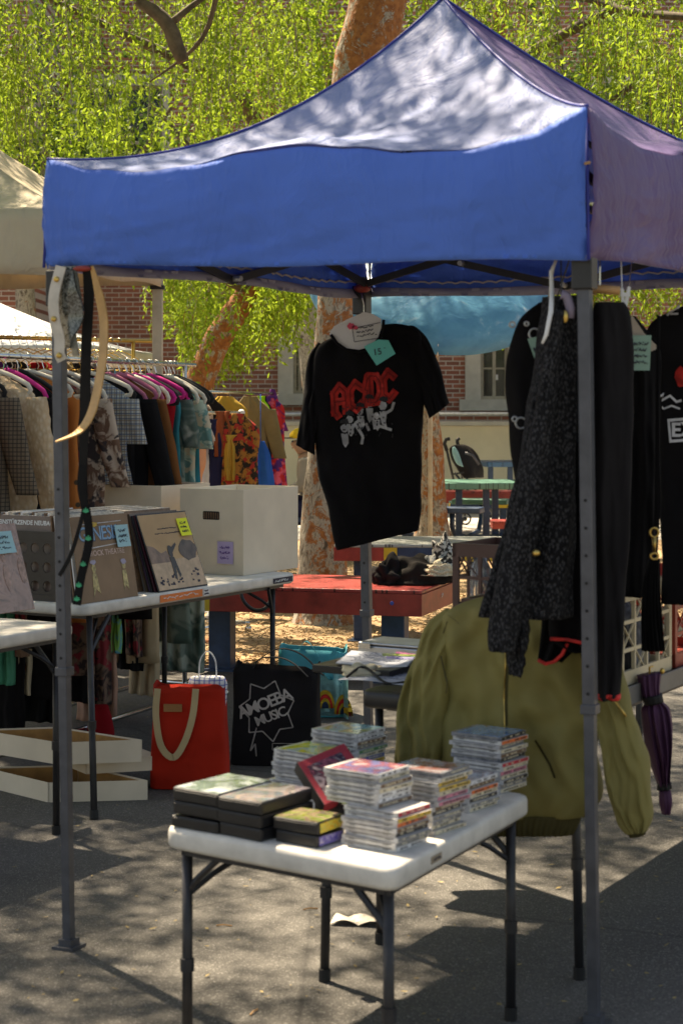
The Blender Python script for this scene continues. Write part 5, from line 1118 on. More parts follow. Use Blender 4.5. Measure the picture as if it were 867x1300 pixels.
for i, (px, mk, L, w, nm, lab, top_) in enumerate([(262, 'white', .42, .2, 'blouse', 'white blouse beside the navy dress on the lower rack', 545), (274, 'navy', .62, .26, 'dress', 'navy dress on the lower rack behind the box', 540), (283, 'rust', .2, .16, 'top', 'rust top with tiny print on the lower rack', 530), (300, 'autumn', .50, .32, 'dress', 'black dress with orange and red autumn print on the lower rack', 533), (240, 'snake', .24, .26, 'blouse', 'brown patterned blouse left of the peach torso form', 530), (292, 'must', .22, .08, 'purse', 'slim mustard purse dangling from the lower rack by a loop', 560)]):
    c = W(px, top_-8, 11.9-.01*i); hung(nm, lab, nm, c, fax, cl[mk], L, w, 0, .03, 100+i, 'clothes on the lower white ended rack', zneck=0)
# peach bathing suit torso: a display form
mb = MB(); q = lambda x, y: W(x, y, 11.4)
drape(mb, [(q(243, 545), q(259, 545), .03), (q(240, 560), q(262, 560), .06), (q(234, 575), q(262, 576), .07), (q(230, 592), q(261, 592), .08), (q(231, 604), q(257, 606), .06), (q(238, 640), q(252, 640), .03)], 5, 18, 0, 4, 3); b_ = q(245, 640); mb.tube([b_, V((b_.x, b_.y, .02))], .012, 8); mb.tube([V((b_.x, b_.y, .0)), V((b_.x, b_.y, .02))], .14, 16)
o = mb.build('torso_form', cl['peach'], smooth=True); tagp(o, 'peach shaped torso display form between the racks', 'display form')
mb = MB(); mb.tube([W(233, 565, 11.28), W(236, 585, 11.26), W(241, 600, 11.28)], [.012, .018, .012], 8); mb.build('white_strap', M['paper'], o, smooth=True)
# ---------------------------------------------------------------- belts at the left corner
def belt(label, pts, w, th, m, wd=(1, -.3, 0), studs=None, name='belt', n=40, cat='belt', ws=None):
    P = bez(pts, n); wd = V(wd).normalized(); mb = MB(); rings = []
    for i, q in enumerate(P):
        d = (P[min(i+1, n)]-P[max(i-1, 0)]).normalized(); s = (wd-d*wd.dot(d)).normalized(); k = d.cross(s); ww = w*(ws(i/n) if ws else 1)
        rings.append([q+s*ww/2+k*th/2, q+s*ww/2-k*th/2, q-s*ww/2-k*th/2, q-s*ww/2+k*th/2])
    mb.loft(rings); o = mb.build(name, m, org=pts[0]); tagp(o, label, cat, 'belts hanging from the canopy corner')
    if studs:
        mb = MB()
        for f in studs: q = P[int(f*n)]; mb.ball(q+V((-.002, -.006, 0)), (.008, .004, .008), 10, 6)
        mb.build('studs', M['gold'], o, smooth=True)
    return o
Yb = 4.84
belt('cream leather belt with round brass studs at the canopy corner', [W(78, 338, Yb), W(69, 375, Yb), W(70, 405, Yb), W(76, 430, Yb), W(76, 448, Yb), W(80, 458, Yb)], .031, .004, plain('cream_leather', (.55, .50, .42), .45, scale=25, var=.15), studs=(.12, .42, .86))
wl_ = [W(88, 338, Yb), W(80, 385, Yb), W(84, 420, Yb), W(84, 436, Yb)]
belt('glossy black sequinned sash hanging behind the cream belt', [W(87, 338, Yb+.02), W(84, 370, Yb+.02), W(90, 400, Yb+.02), W(86, 425, Yb+.02), W(85, 442, Yb+.02)], .050, .008, art('black_sequin', [(.01, .012, .012), (.02, .025, .022), (.16, .17, .16), (.008, .01, .009)], 60, 2), ws=lambda t: .5+1.1*math.sin(math.pi*min(1, t*1.2))**1.2)
belt('narrow black beaded sash looping to the right of the sequinned one', [W(93, 338, Yb+.03), W(100, 380, Yb+.03), W(101, 405, Yb+.03), W(93, 420, Yb+.03), W(97, 452, Yb+.03)], .018, .006, art('black_beads', [(.01, .012, .012), (.25, .26, .22), (.02, .02, .02)], 160, 6))
belt('long black cloth strap hanging from the canopy corner to the table', [W(112, 338, Yb+.05), W(113, 380, Yb+.05), W(110, 440, Yb+.05), W(108, 520, Yb+.05), W(106, 600, Yb+.05), W(108, 640, Yb+.05), W(92, 700, Yb+.05), W(76, 731, Yb+.05)], .030, .004, cloth('black_webbing', (.018, .017, .016), .3), ws=lambda t: 1.0 if t < .45 else max(.35, 1-(t-.45)*2.2))
lan = belt('black lanyard with small green leaf shapes looping beside the grey leg', [W(106, 590, Yb-.02), W(104, 620, Yb-.02), W(112, 660, Yb-.02), W(113, 690, Yb-.02), W(103, 735, Yb-.02), W(98, 768, Yb-.02)], .024, .003, cloth('black_ribbon', (.012, .012, .012), .3, weave=800), name='lanyard', cat='lanyard')
mb = MB(); LP = bez([W(106, 590, Yb-.02), W(104, 620, Yb-.02), W(112, 660, Yb-.02), W(113, 690, Yb-.02), W(103, 735, Yb-.02), W(98, 768, Yb-.02)], 40)
for i in (14, 23, 29, 34, 38):
    mb = MB()
    q = LP[i]+V((-.001, -.006, 0))
    for a_ in (-1.1, -.55, 0, .55, 1.1): L_ = .013*(1-.25*abs(a_)); dd = V((math.sin(a_), -.1, math.cos(a_))); mb.beam(q, q+dd*L_, .0032, .001, (0, -1, 0))
    mb.build('green_leaf_mark', plain('bright_green_print', (.02, .42, .20), .6), lan)
belt('curved tan leather belt with its pointed tip swinging left at the canopy corner', [W(117, 338, Yb-.03), W(124, 365, Yb-.03), W(132, 405, Yb-.03), W(131, 450, Yb-.04), W(125, 490, Yb-.05), W(116, 525, Yb-.06), W(100, 548, Yb-.07), W(71, 561, Yb-.08)], .028, .004, plain('tan_leather', (.52, .30, .11), .45, scale=18, var=.2), wd=(.8, -.6, .1), studs=None, ws=lambda t: .35+.75*min(1, t*5) if t < .2 else (1.1 if t < .85 else max(.25, 1.1-(t-.85)*5)))
mb = MB(); c = W(105, 341, Yb-.03); mb.ball(c, (.026, .012, .008), 12, 8); tagp(mb.build('clip', M['pred'], smooth=True), 'small red plastic clip at the canopy corner between the belts', 'clip')
# ---------------------------------------------------------------- T-shirt on its hanger by the back leg
Ys = 5.95; ts = thing('t_shirt', 'black T-shirt with red lettering hanging from the middle of the canopy, teal note', 'T-shirt', W(462, 440, Ys), None)
blackT = cloth('black_jersey', (.0065, .006, .0068), .25, weave=600); mb = MB()
body_rows = [pr((424, 428), (474, 414), Ys+.01, .014), pr((410, 434), (506, 411), Ys, .018), pr((400, 446), (532, 421), Ys, .024), pr((397, 470), (534, 448), Ys, .034), pr((396, 510), (539, 490), Ys, .038), pr((399, 560), (537, 535), Ys, .038), pr((405, 600), (535, 585), Ys, .038), pr((415, 645), (534, 630), Ys, .036), pr((428, 698), (532, 673), Ys, .034)]
drape(mb, body_rows, 7, 56, .007, 5, 4, flat=.32, crease=.013)
drape(mb, [pr((404, 434), (432, 452), Ys+.012, .012), pr((401, 436), (424, 455), Ys+.01, .02), pr((391, 456), (418, 480), Ys+.01, .022), pr((386, 495), (410, 510), Ys, .026), pr((381, 532), (405, 545), Ys-.01, .027), pr((376, 565), (400, 578), Ys-.02, .028)], 6, 20, .004, 4, 2, crease=.018)
drape(mb, [pr((495, 430), (518, 413), Ys+.012, .012), pr((505, 432), (528, 415), Ys+.01, .02), pr((515, 455), (544, 430), Ys+.01, .022), pr((525, 490), (555, 458), Ys, .026), pr((536, 512), (563, 486), Ys-.01, .028), pr((544, 532), (570, 512), Ys-.02, .03)], 6, 20, .004, 4, 6, crease=.018)
tb_ = mb.build('shirt_body', blackT, ts, smooth=True)
# paper hanger cover showing in the neck opening
mb = MB(); pl_ = [(418, 424), (424, 414), (444, 404), (462, 396), (474, 399), (484, 405), (484, 416), (480, 428), (470, 440), (456, 444), (440, 442), (428, 434)]
pts3 = [W(x, y, Ys-.045) for x, y in pl_]; k = len(pts3); mb.add(pts3+[p+V((0, .003, 0)) for p in pts3], [tuple(range(k))[::-1], tuple(range(k, 2*k))]+[(i, (i+1) % k, k+(i+1) % k, k+i) for i in range(k)])
hg = mb.build('paper_hanger', M['paper']); tagp(hg, 'white paper covered hanger inside the neck of the black T-shirt', 'hanger')
mb = MB(); q = W(462, 398, Ys-.043); mb.tube([q, q+V((0, 0, .03)), q+V((-.005, 0, .05)), W(459, 372, Ys+.1)], .002, 6); mb.build('hook', M['chrome'], hg)
sxy = V((1, 0, .16)).normalized(); syy = V((-.16, 0, 1)).normalized()
mb = MB(); c = W(465, 420, Ys-.049)
for a_, b_ in (((-.045, -.03), (.05, -.03)), ((-.045, -.03), (-.045, .015)), ((-.045, .015), (.05, .02))): mb.beam(c+sxy*a_[0]+syy*a_[1], c+sxy*b_[0]+syy*b_[1], .0022, .001, (0, 1, 0))
scribble(mb, c, sxy, syy, .08, .04, 3, 6, .003); mb.build('printed_marks', M['ink'], hg)
mb = MB(); mb.prism(blob(0, 0, .016, .013, seed=3, j=.4), W(445, 414, Ys-.050), (1, 0, 0), (0, 0, 1), (0, -.001, 0)); mb.prism(blob(.015, -.004, .012, .008, seed=5, j=.4), W(445, 414, Ys-.050), (1, 0, 0), (0, 0, 1), (0, -.001, 0)); mb.build('pink_emblem', plain('pink_print', (.70, .08, .14), .7), hg)
# neck ribbing
mb = MB(); mb.tube([W(x, y, Ys-.052) for x, y in ((420, 425), (428, 436), (441, 445), (457, 447), (472, 443), (482, 430), (486, 416), (487, 406))], .006, 6); mb.build('neck_rib', blackT, ts, smooth=True)
# aqua note
mb = MB(); note_pts = [(462, 440), (480, 431), (493, 432), (502, 449), (478, 464)]
p3 = [W(x, y, Ys-.085) for x, y in note_pts]; k = 5; mb.add(p3+[p+V((0, .001, 0)) for p in p3], [tuple(range(k))[::-1], tuple(range(k, 2*k))]+[(i, (i+1) % k, k+(i+1) % k, k+i) for i in range(k)]); nt = mb.build('price_note', M['teal_note'], ts)
mb = MB(); mb.text('15', W(479, 447, Ys-.087), sxy, syy, .03, bold=.01); mb.text('-', W(488, 441, Ys-.087), sxy, syy, .02, bold=.01); mb.build('handwriting', M['ink'], nt)
# red angular band lettering: A C (bolt) D C, drawn as thick strokes
def glyph(mb, ch, o, ax, ay, w, h, tk):
    S = dict(A=[[(0, 0), (0, .75), (.5, 1), (1, .75), (1, 0)], [(0, .42), (1, .42)], [(0, .05), (.25, -.12)]], C=[[(1, .8), (.5, 1), (0, .75), (0, .22), (.5, 0), (1, .2)]], D=[[(0, 0), (0, 1), (.65, .95), (1, .7), (1, .3), (.6, .0), (0, 0)]], B=[[(.9, 1.1), (.35, .55), (.75, .5), (.1, -.12)]])[ch]
    for st in S:
        for i in range(len(st)-1):
            a, b = (o+ax*st[i][0]*w+ay*st[i][1]*h), (o+ax*st[i+1][0]*w+ay*st[i+1][1]*h); d = (b-a).normalized(); mb.beam(a-d*tk*.4, b+d*tk*.4, tk, .0008, (0, -1, 0))
def lettering(tk, mm, off, nm):
    mb = MB()
    for ch_, (x, y), w_, h_ in (('A', (425, 525), 14, 33), ('C', (446, 521), 14, 33), ('B', (463, 510), 7, 27), ('D', (472, 511), 13, 34), ('C', (490, 507), 13, 34)):
        glyph(mb, ch_, W(x, y, Ys-.3), V((1, 0, .16)), V((-.05, 0, 1)), w_*Ys/F, h_*Ys/F, tk)
    mb.conform(tb_, off); return mb.build(nm, mm, ts)
lettering(.025, M['print_r'], .005, 'shirt_lettering'); lettering(.0022, plain('dark_maroon_print', (.12, .01, .01), .8), .0075, 'lettering_shade')
# grey photo print of several capped figures (generic)
mb = MB(); bk_ = MB(); rr = random.Random(12)
for i, (x, y, s) in enumerate([(437, 545, 1.0), (444, 533, .9), (458, 522, .95), (470, 511, 1.05), (488, 515, 1.05), (480, 528, .8)]):
    c = W(x, y, Ys-.3); k = s*.0145; mb.prism(blob(0, 0, k, k*1.15, seed=i, j=.3), c, (1, 0, 0), (0, 0, 1), (0, -.0005, 0))
    dx, dy = rr.uniform(-.2, .5), -1; b0 = c+V((0, 0, -k*1.2))
    mb.prism([(-k*.7, 0), (k*.9, 0), (k*(.9+dx), -k*2.2), (k*(.2+dx), -k*3.2), (-k*.3, -k*2.4)], b0, (1, 0, 0), (0, 0, 1), (0, -.0005, 0))
for pts in ([(444, 552), (452, 538), (462, 530)], [(452, 540), (462, 556), (460, 566)], [(474, 525), (478, 546)], [(484, 530), (500, 520), (503, 510)], [(488, 522), (492, 545)], [(478, 540), (500, 547)], [(462, 556), (456, 545)], [(466, 538), (470, 548)]):
    P3 = [W(a, b, Ys-.3) for a, b in pts]
    for i in range(len(P3)-1): mb.beam(P3[i], P3[i+1], .009, .0006, (0, -1, 0))
mb.conform(tb_, .0045); mb.build('shirt_print', M['print_w'], ts)
mb = MB()
for i, (x, y) in enumerate([(437, 538), (444, 527), (458, 516), (470, 505), (489, 508)]):
    mb.prism([(-.015, 0), (.017, -.002), (.012, .011), (0, .015), (-.012, .01)], W(x, y, Ys-.3), (1, 0, 0), (0, 0, 1), (0, -.0005, 0))
for i in range(60): x, y = rr.uniform(434, 502), rr.uniform(505, 556); mb.prism(blob(0, 0, .003, .004, 6, i), W(x, y, Ys-.3), (1, 0, 0), (0, 0, 1), (0, -.0005, 0))
mb.conform(tb_, .0065); tagp(mb.build('print_shading', plain('dark_grey_print', (.03, .03, .035), .8), ts), kind='stuff')
mb = MB(); q = W(460, 366, 6.15); mb.ball(q, (.030, .02, .016), 12, 8); tagp(mb.build('clip', M['pred'], smooth=True), 'red plastic clip at the back leg top above the T-shirt', 'clip')
# ---------------------------------------------------------------- clothes at the right
knit = cloth('charcoal_boucle_knit', (.012, .012, .013), .3, kind='knit', col2=(.065, .065, .068), sc=150); jers = cloth('faded_black_jersey', (.013, .012, .013), .3)
ink_bl = cloth('deep_black_cloth', (.005, .0046, .005), .3)
g = thing('cardigan', 'charcoal boucle cardigan hanging in front of the right canopy leg', 'cardigan', W(706, 380, 4.36))
mb = MB(); Yk = 4.36
drape(mb, rows_px([(376, 701, 722), (400, 694, 726), (430, 686, 729), (500, 675, 731), (560, 664, 732), (640, 646, 732), (720, 625, 731), (784, 607, 730)], Yk, .05, Yk+.04), 6, 36, .014, 7, 3); mb.build('cardigan_body', knit, g, smooth=True)
mb = MB(); drape(mb, rows_px([(395, 700, 716), (450, 690, 712), (550, 672, 702), (650, 650, 688), (740, 628, 672), (800, 619, 660), (826, 620, 654)], Yk-.05, .035, Yk-.05), 6, 18, .006, 4, 5)
mb.build('sleeve', knit, g, smooth=True)
mb = MB(); drape(mb, rows_px([(770, 634, 668), (800, 640, 672), (830, 642, 668), (856, 645, 664)], Yk+.0, .03), 5, 14, .006, 5, 9); drape(mb, rows_px([(800, 618, 640), (822, 622, 645)], Yk-.05, .03), 5, 10, .004, 5, 4)
for i in range(len(mb.v)): v = mb.v[i]; mb.v[i] = v+V((noise.noise(v*70), noise.noise(v*70+V((5, 0, 0))), noise.noise(v*70+V((0, 5, 0)))))*.008
mb.build('fluffy_cuff', knit, g, smooth=True)
mb = MB(); mb.tube([W(706, 330, 4.36), W(699, 345, 4.36), W(700, 372, 4.36), W(699, 395, 4.28), W(693, 425, 4.28), W(688, 436, 4.28)], [.003, .005, .006, .006, .005, .003], 7); o = mb.build('hanger', M['paper'], smooth=True); tagp(o, 'white plastic hanger hooked above the charcoal cardigan', 'hanger')
mb = MB(); mb.tube([W(712, 374, 4.31), W(719, 376, 4.31), W(724, 392, 4.31), W(723, 404, 4.31)], .012, 8); mb.build('lining_loop', cloth('lilac_grey_satin', (.20, .17, .22), .2, rough=.5), g, smooth=True)
mb = MB(); q = W(717, 402, 4.29); mb.ball(q, (.008, .006, .016), 10, 8); mb.ball(W(680, 702, 4.285), (.011, .007, .009), 10, 6); mb.build('brass_fitting', M['gold'], g, smooth=True)
g = thing('jacket', 'black jacket with metal rings behind the charcoal cardigan', 'jacket', W(690, 400, 4.62)); mb = MB()
drape(mb, rows_px([(384, 684, 728), (405, 660, 740), (440, 647, 742), (480, 641, 742), (540, 646, 742), (600, 652, 740), (690, 668, 738), (770, 675, 738)], 4.62, .05), 6, 30, .012, 6, 8); mb.build('jacket_body', ink_bl, g, smooth=True)
mb = MB()
for x, y, r_ in ((678, 424, .014), (650, 412, .007), (661, 537, .014), (653, 532, .006), (668, 411, .005)):
    c = W(x, y, 4.54); mb.tube([c+V((r_*math.cos(a), 0, r_*math.sin(a))) for a in np.linspace(0, 6.283, 17)[:-1]], .0028, 6, closed=True)
mb.build('metal_ring', M['galv'], g, smooth=True)
note(g, W(684, 452, 4.53), (1, 0, .25), (-.35, 0, 1), .028, .10, M['green_note'], 2, 3)
mb = MB(); drape(mb, rows_px([(560, 720, 757), (640, 700, 757), (740, 690, 757), (790, 686, 757), (840, 683, 712)], 4.47, .02), 5, 24, .010, 8, 3)
drape(mb, rows_px([(700, 696, 757), (770, 697, 757), (812, 698, 750), (828, 722, 757)], 4.44, .018), 5, 24, .008, 7, 7); o = mb.build('dress', ink_bl, smooth=True); tagp(o, 'black ruffled dress with red edging below the jacket behind the canopy leg', 'dress')
mb = MB(); mb.tube([W(683, 838, 4.43), W(692, 843, 4.42), W(703, 840, 4.42), W(713, 831, 4.42), W(720, 817, 4.42)], .0048, 6); mb.build('red_edging', M['print_r'], o, smooth=True)
mb = MB(); mb.tube([W(698, 811, 4.41), W(720, 812, 4.40), W(742, 817, 4.40), W(757, 829, 4.4)], .0048, 6); mb.build('red_edging', M['print_r'], o, smooth=True)
def knit_piece(name, label, cat, rows, Y, t_, m, seed=0, fold=.01, **k):
    mb = MB(); drape(mb, rows_px(rows, Y, t_, k.get('Y2')), 7, k.get('nu', 30), fold, k.get('ff', 6), seed); o = mb.build(name, m, smooth=True); return tagp(o, label, cat)
o = knit_piece('leggings', 'long faded black garment with a red striped cuff just right of the canopy leg', 'garment', [(384, 754, 792), (400, 752, 800), (440, 751, 803), (560, 751, 803), (700, 752, 797), (800, 756, 791), (860, 757, 789), (888, 757, 787)], 4.37, .030, jers, 3, .008, ff=5)
mb = MB(); drape(mb, rows_px([(880, 756.2, 787.6), (887, 756, 787.4)], 4.37, .033), 2, 30, .008, 5, 3); mb.build('red_stripe', M['print_r'], o, smooth=True)
mb = MB(); a_, b_ = W(736, 369, 4.40), W(786, 369, 4.40); mb.tube([a_, a_.lerp(b_, .5)+up*.004, b_], .011, 8); h_ = mb.build('wooden_hanger', M['wood'], smooth=True); tagp(h_, 'orange wooden hanger bar above the red cuffed garment', 'hanger')
mb = MB(); q = a_.lerp(b_, .5); mb.tube([q, q+up*.06, q+V((.0, .03, .19))], .002, 6); mb.build('hook', M['chrome'], h_)
mb = MB(); q = W(789, 366, 4.42); mb.beam(q, q+V((.004, 0, -.05)), .008, .006, (0, 1, 0)); mb.beam(q+V((.018, 0, .004)), q+V((.008, 0, -.05)), .008, .006, (0, 1, 0)); mb.beam(q+V((-.004, 0, -.016)), q+V((.020, 0, -.016)), .010, .010, (0, 1, 0)); mb.tube([q, q+V((0, .03, .15))], .0015, 5); tagp(mb.build('peg', M['paper']), 'white plastic peg at the right of the wooden hanger bar', 'peg')
o = knit_piece('dress', 'black sleeveless dress with a pale green price card right of the red cuffed garment', 'dress', [(402, 788, 806), (425, 790, 826), (440, 790, 836), (470, 790, 838), (550, 790, 837), (650, 788, 838), (757, 786, 830)], 4.85, .035, ink_bl, 6, .010)
mb = MB(); q = W(803, 418, 4.80); mb.prism([(-.035, .03), (.0, .035), (.03, -.01), (.07, -.05), (.05, -.06), (0, -.03), (-.04, -.035)], q, (1, 0, 0), (0, 0, 1), (0, .004, 0)); hh = mb.build('hanger', plain('pale_wood_hanger', (.42, .34, .26), .5)); tagp(hh, 'pale hanger shoulder showing at the top of the sleeveless dress', 'hanger')
mb = MB(); mb.tube([W(797, 405, 4.8), W(795, 390, 4.8), W(797, 372, 4.8), V((.80, 4.82, 1.995))], .002, 5); mb.build('hook', M['chrome'], hh)
note(o, W(812, 448, 4.79), (1, 0, .0), (.05, 0, 1), .055, .095, M['green_note'], 4, 9, curl=.05)
o = knit_piece('strap_bag', 'black tasselled strap with a brass clasp hanging beside the sleeveless dress', 'strap', [(400, 833, 837), (560, 831, 837), (640, 830, 838), (672, 829, 836)], 4.66, .006, ink_bl, 2, 0)
mb = MB(); c = W(830, 676, 4.5); mb.tube([c+V((.011*math.cos(a), 0, .012*math.sin(a))) for a in np.linspace(0, 6.283, 13)[:-1]], .003, 6, closed=True); mb.tube([W(830, 682, 4.5), W(830, 700, 4.5)], [.006, .004], 7); c = W(830, 706, 4.5); mb.tube([c+V((.010*math.cos(a), 0, .008*math.sin(a))) for a in np.linspace(0, 6.283, 13)[:-1]], .0035, 6, closed=True); mb.build('brass_clasp', M['gold'], o, smooth=True)
mb = MB(); drape(mb, rows_px([(710, 823, 837), (740, 815, 838), (790, 813, 840), (826, 814, 843)], 4.63, .02), 6, 30, .006, 16, 2); mb.build('tassel', ink_bl, o, smooth=True)
o = knit_piece('t_shirt', 'black T-shirt with a white print cut by the right edge of the picture', 'T-shirt', [(388, 868, 925), (396, 848, 950), (412, 824, 975), (440, 818, 985), (480, 834, 976), (560, 836, 974), (680, 838, 972), (766, 838, 970)], 5.12, .045, blackT, 12, .008, nu=40)
mb = MB(); mb.tube([W(826, 500, 5), W(836, 504, 5), W(842, 500, 5), W(848, 508, 5), W(858, 502, 5), W(866, 510, 5), W(872, 508, 5)], .004, 5); mb.tube([W(840, 517, 5), W(850, 519, 5), W(860, 515, 5), W(870, 519, 5)], .003, 5)
mb.tube([W(856, 534, 5), W(890, 531, 5), W(891, 558, 5), W(858, 561, 5)], .0055, 5, closed=True); mb.text('E', W(865, 547, 5), (1, 0, 0), up, .055, bold=.03); mb.text('X', W(880, 546, 5), (1, 0, 0), up, .055, bold=.03)
mb.tube([W(854, 398, 5), W(862, 388, 5), W(868, 392, 5)], .004, 5); mb.tube([W(858, 396, 5), W(868, 396, 5)], .003, 5); mb.conform(o, .003); mb.build('shirt_print', M['print_w'], o)
mb = MB(); mb.prism(blob(0, 0, .02, .035, seed=4), W(872, 478, 5), (1, 0, 0), up, (0, -.001, 0)); mb.conform(o, .003); mb.build('red_print', M['print_r'], o)
for nm_, a0, a1 in (('cardigan', W(712, 378, 4.38), V((.545, 4.42, 1.995))), ('jacket', W(704, 386, 4.62), V((.62, 4.52, 1.995)))):
    g_ = [o_ for o_ in COL.objects if o_.name == nm_ and o_.get('category')] or [o_ for o_ in COL.objects if o_.name.startswith(nm_) and 'charcoal' in str(o_.get('label', ''))]
    mb = MB(); mb.tube([a0, a1], .002, 5); mb.build('hanging_loop', M['steel_d'], g_[0])
mb = MB(); mb.tube([W(880, 400, 5.12), V((1.02, 5.13, 1.995))], .002, 5); mb.build('hanging_loop', M['steel_d'], [o_ for o_ in COL.objects if 'cut by the right edge' in str(o_.get('label', ''))][0])
# olive bomber jacket hanging against the table end
ol = cloth('olive_nylon', (.225, .190, .066), .16, rough=.6, weave=500); rib = cloth('olive_rib', (.075, .064, .026), .15)
def JY(px, d=0): return 4.71-(px-550)*.00085+d
def prj(a, b, d, t): return (W(a[0], a[1], JY(a[0], d)), W(b[0], b[1], JY(b[0], d)), t)
og = thing('bomber_jacket', 'olive green bomber jacket hanging over the dark table behind the discs', 'jacket', W(660, 765, JY(660))); mb = MB()
drape(mb, [prj((618, 756), (698, 756), .02, .03), prj((590, 764), (720, 764), .01, .04), prj((566, 780), (738, 782), 0, .052), prj((556, 820), (748, 815), 0, .058), prj((551, 880), (757, 880), 0, .055), prj((549, 950), (762, 955), 0, .055), prj((556, 1005), (758, 1008), 0, .062), prj((575, 1034), (745, 1036), 0, .055)], 8, 80, .006, 8, 5, flat=.28, crease=.030)
jb = mb.build('jacket_body', ol, og, smooth=True)
mb = MB(); drape(mb, [prj((580, 1030), (738, 1034), 0, .052), prj((584, 1045), (734, 1048), 0, .050), prj((590, 1057), (728, 1059), 0, .042)], 4, 110, .0035, 60, 5, flat=.3, crease=.004); mb.build('hem_rib', rib, og, smooth=True)
mb = MB(); drape(mb, [prj((566, 772), (604, 790), -.01, .022), prj((543, 792), (588, 815), -.03, .026), prj((526, 830), (574, 846), -.04, .030), prj((512, 880), (568, 890), -.045, .032), prj((503, 930), (562, 940), -.045, .030), prj((502, 985), (556, 990), -.04, .028), prj((506, 1012), (548, 1016), -.04, .028)], 9, 34, .005, 5, 9, flat=.36, crease=.026); mb.build('sleeve', ol, og, smooth=True)
mb = MB(); drape(mb, [prj((722, 775), (750, 785), -.0, .022), prj((735, 820), (778, 815), -.015, .035), prj((748, 880), (795, 868), -.03, .040), prj((762, 940), (812, 930), -.035, .042), prj((772, 1000), (824, 990), -.035, .04), prj((784, 1040), (828, 1032), -.035, .034), prj((796, 1058), (822, 1054), -.035, .024)], 9, 34, .004, 5, 13, flat=.36, crease=.024); mb.build('sleeve', ol, og, smooth=True)
mb = MB(); drape(mb, [prj((794, 1055), (822, 1051), -.035, .022), prj((800, 1063), (818, 1060), -.035, .018)], 3, 60, .002, 40, 13, crease=.002); mb.build('cuff_rib', rib, og, smooth=True)
pk = MB(); pk.tube([W(651-.02*i*i*.3, 772+i*13, 4.4) for i in range(21)], .0040, 5); pk.conform(jb, .0005); pk.build('front_placket', rib, og, smooth=True)
pk = MB(); pk.tube([W(648-.02*i*i*.3, 800+i*13, 4.4) for i in range(18)], .0016, 5); pk.conform(jb, .003); pk.build('zip', M['gold'], og, smooth=True)
mb = MB(); mb.tube([W(781, 890, JY(781, -.09)), W(790, 903, JY(790, -.085)), W(794, 910, JY(794, -.085))], .0035, 6); mb.build('sleeve_zip', M['gold'], og, smooth=True)
mb = MB(); drape(mb, [prj((622, 750), (694, 752), .0, .035), prj((614, 768), (704, 770), -.01, .045)], 4, 60, .003, 30, 2, crease=.004); mb.build('collar_rib', rib, og, smooth=True)
pk = MB(); pk.tube([W(688, 955, 4.4), W(706, 985, 4.4), W(712, 1002, 4.4)], .0032, 6); pk.conform(jb, .001); pk.build('pocket_flap', rib, og, smooth=True)
for sx0, pts in ((0, [(583, 792), (572, 830), (566, 880)]), (1, [(744, 790), (750, 830), (757, 868)])):
    pk = MB(); pk.tube([W(x, y, 4.3) for x, y in pts], .0018, 5); pk.conform(jb, .0005); pk.build('shoulder_seam', rib, og)
mb = MB(); a_ = W(655, 742, JY(655, .02)); mb.tube([W(582, 784, JY(582, .01)), W(655, 752, JY(655, .01)), W(735, 786, JY(735, .01))], .006, 7); mb.tube([a_, a_+up*.10, W(664, 640, 4.66), W(668, 560, 4.68), W(700, 352, 4.66), V((.56, 4.45, 1.99))], .003, 6); tagp(mb.build('hanger', M['galv'], smooth=True), 'long wire hanger carrying the olive bomber jacket', 'hanger')
# folded purple umbrella
uy = 5.0; u = thing('umbrella', 'folded purple umbrella hanging from the grey table edge at the right', 'umbrella', W(830, 860, uy)); pc = cloth('plum_nylon', (.085, .035, .075), .15, rough=.5)
mb = MB(); drape(mb, [pr((808, 858), (840, 853), uy, .03), pr((812, 880), (838, 876), uy, .03), pr((818, 893), (841, 890), uy, .02), pr((813, 905), (850, 902), uy, .035), pr((818, 940), (853, 936), uy, .045), pr((826, 970), (852, 968), uy, .04), pr((835, 998), (850, 996), uy, .018)], 6, 34, .009, 12, 3); mb.build('umbrella_cover', pc, u, smooth=True)
mb = MB(); drape(mb, [pr((815, 884), (840, 880), uy-.005, .034), pr((817, 895), (842, 890), uy-.005, .03)], 3, 20, 0, 5, 3); drape(mb, [pr((834, 994), (851, 992), uy, .024), pr((833, 1003), (852, 1000), uy, .024)], 3, 16, .003, 9, 3); mb.build('fabric_tie', M['black_rough'], u, smooth=True)
mb = MB(); drape(mb, [pr((836, 1003), (851, 1003), uy, .018), pr((836, 1018), (853, 1018), uy, .025), pr((840, 1034), (851, 1033), uy, .012)], 4, 16, .003, 7, 3); mb.build('umbrella_handle', pc, u, smooth=True)
mb = MB(); q = W(824, 856, uy); mb.tube([q, q+up*.02, W(828, 846, uy+.02)], .003, 6); mb.ball(W(840, 852, uy-.02), (.007, .005, .009), 8, 6); mb.build('clip', M['gold'], u)
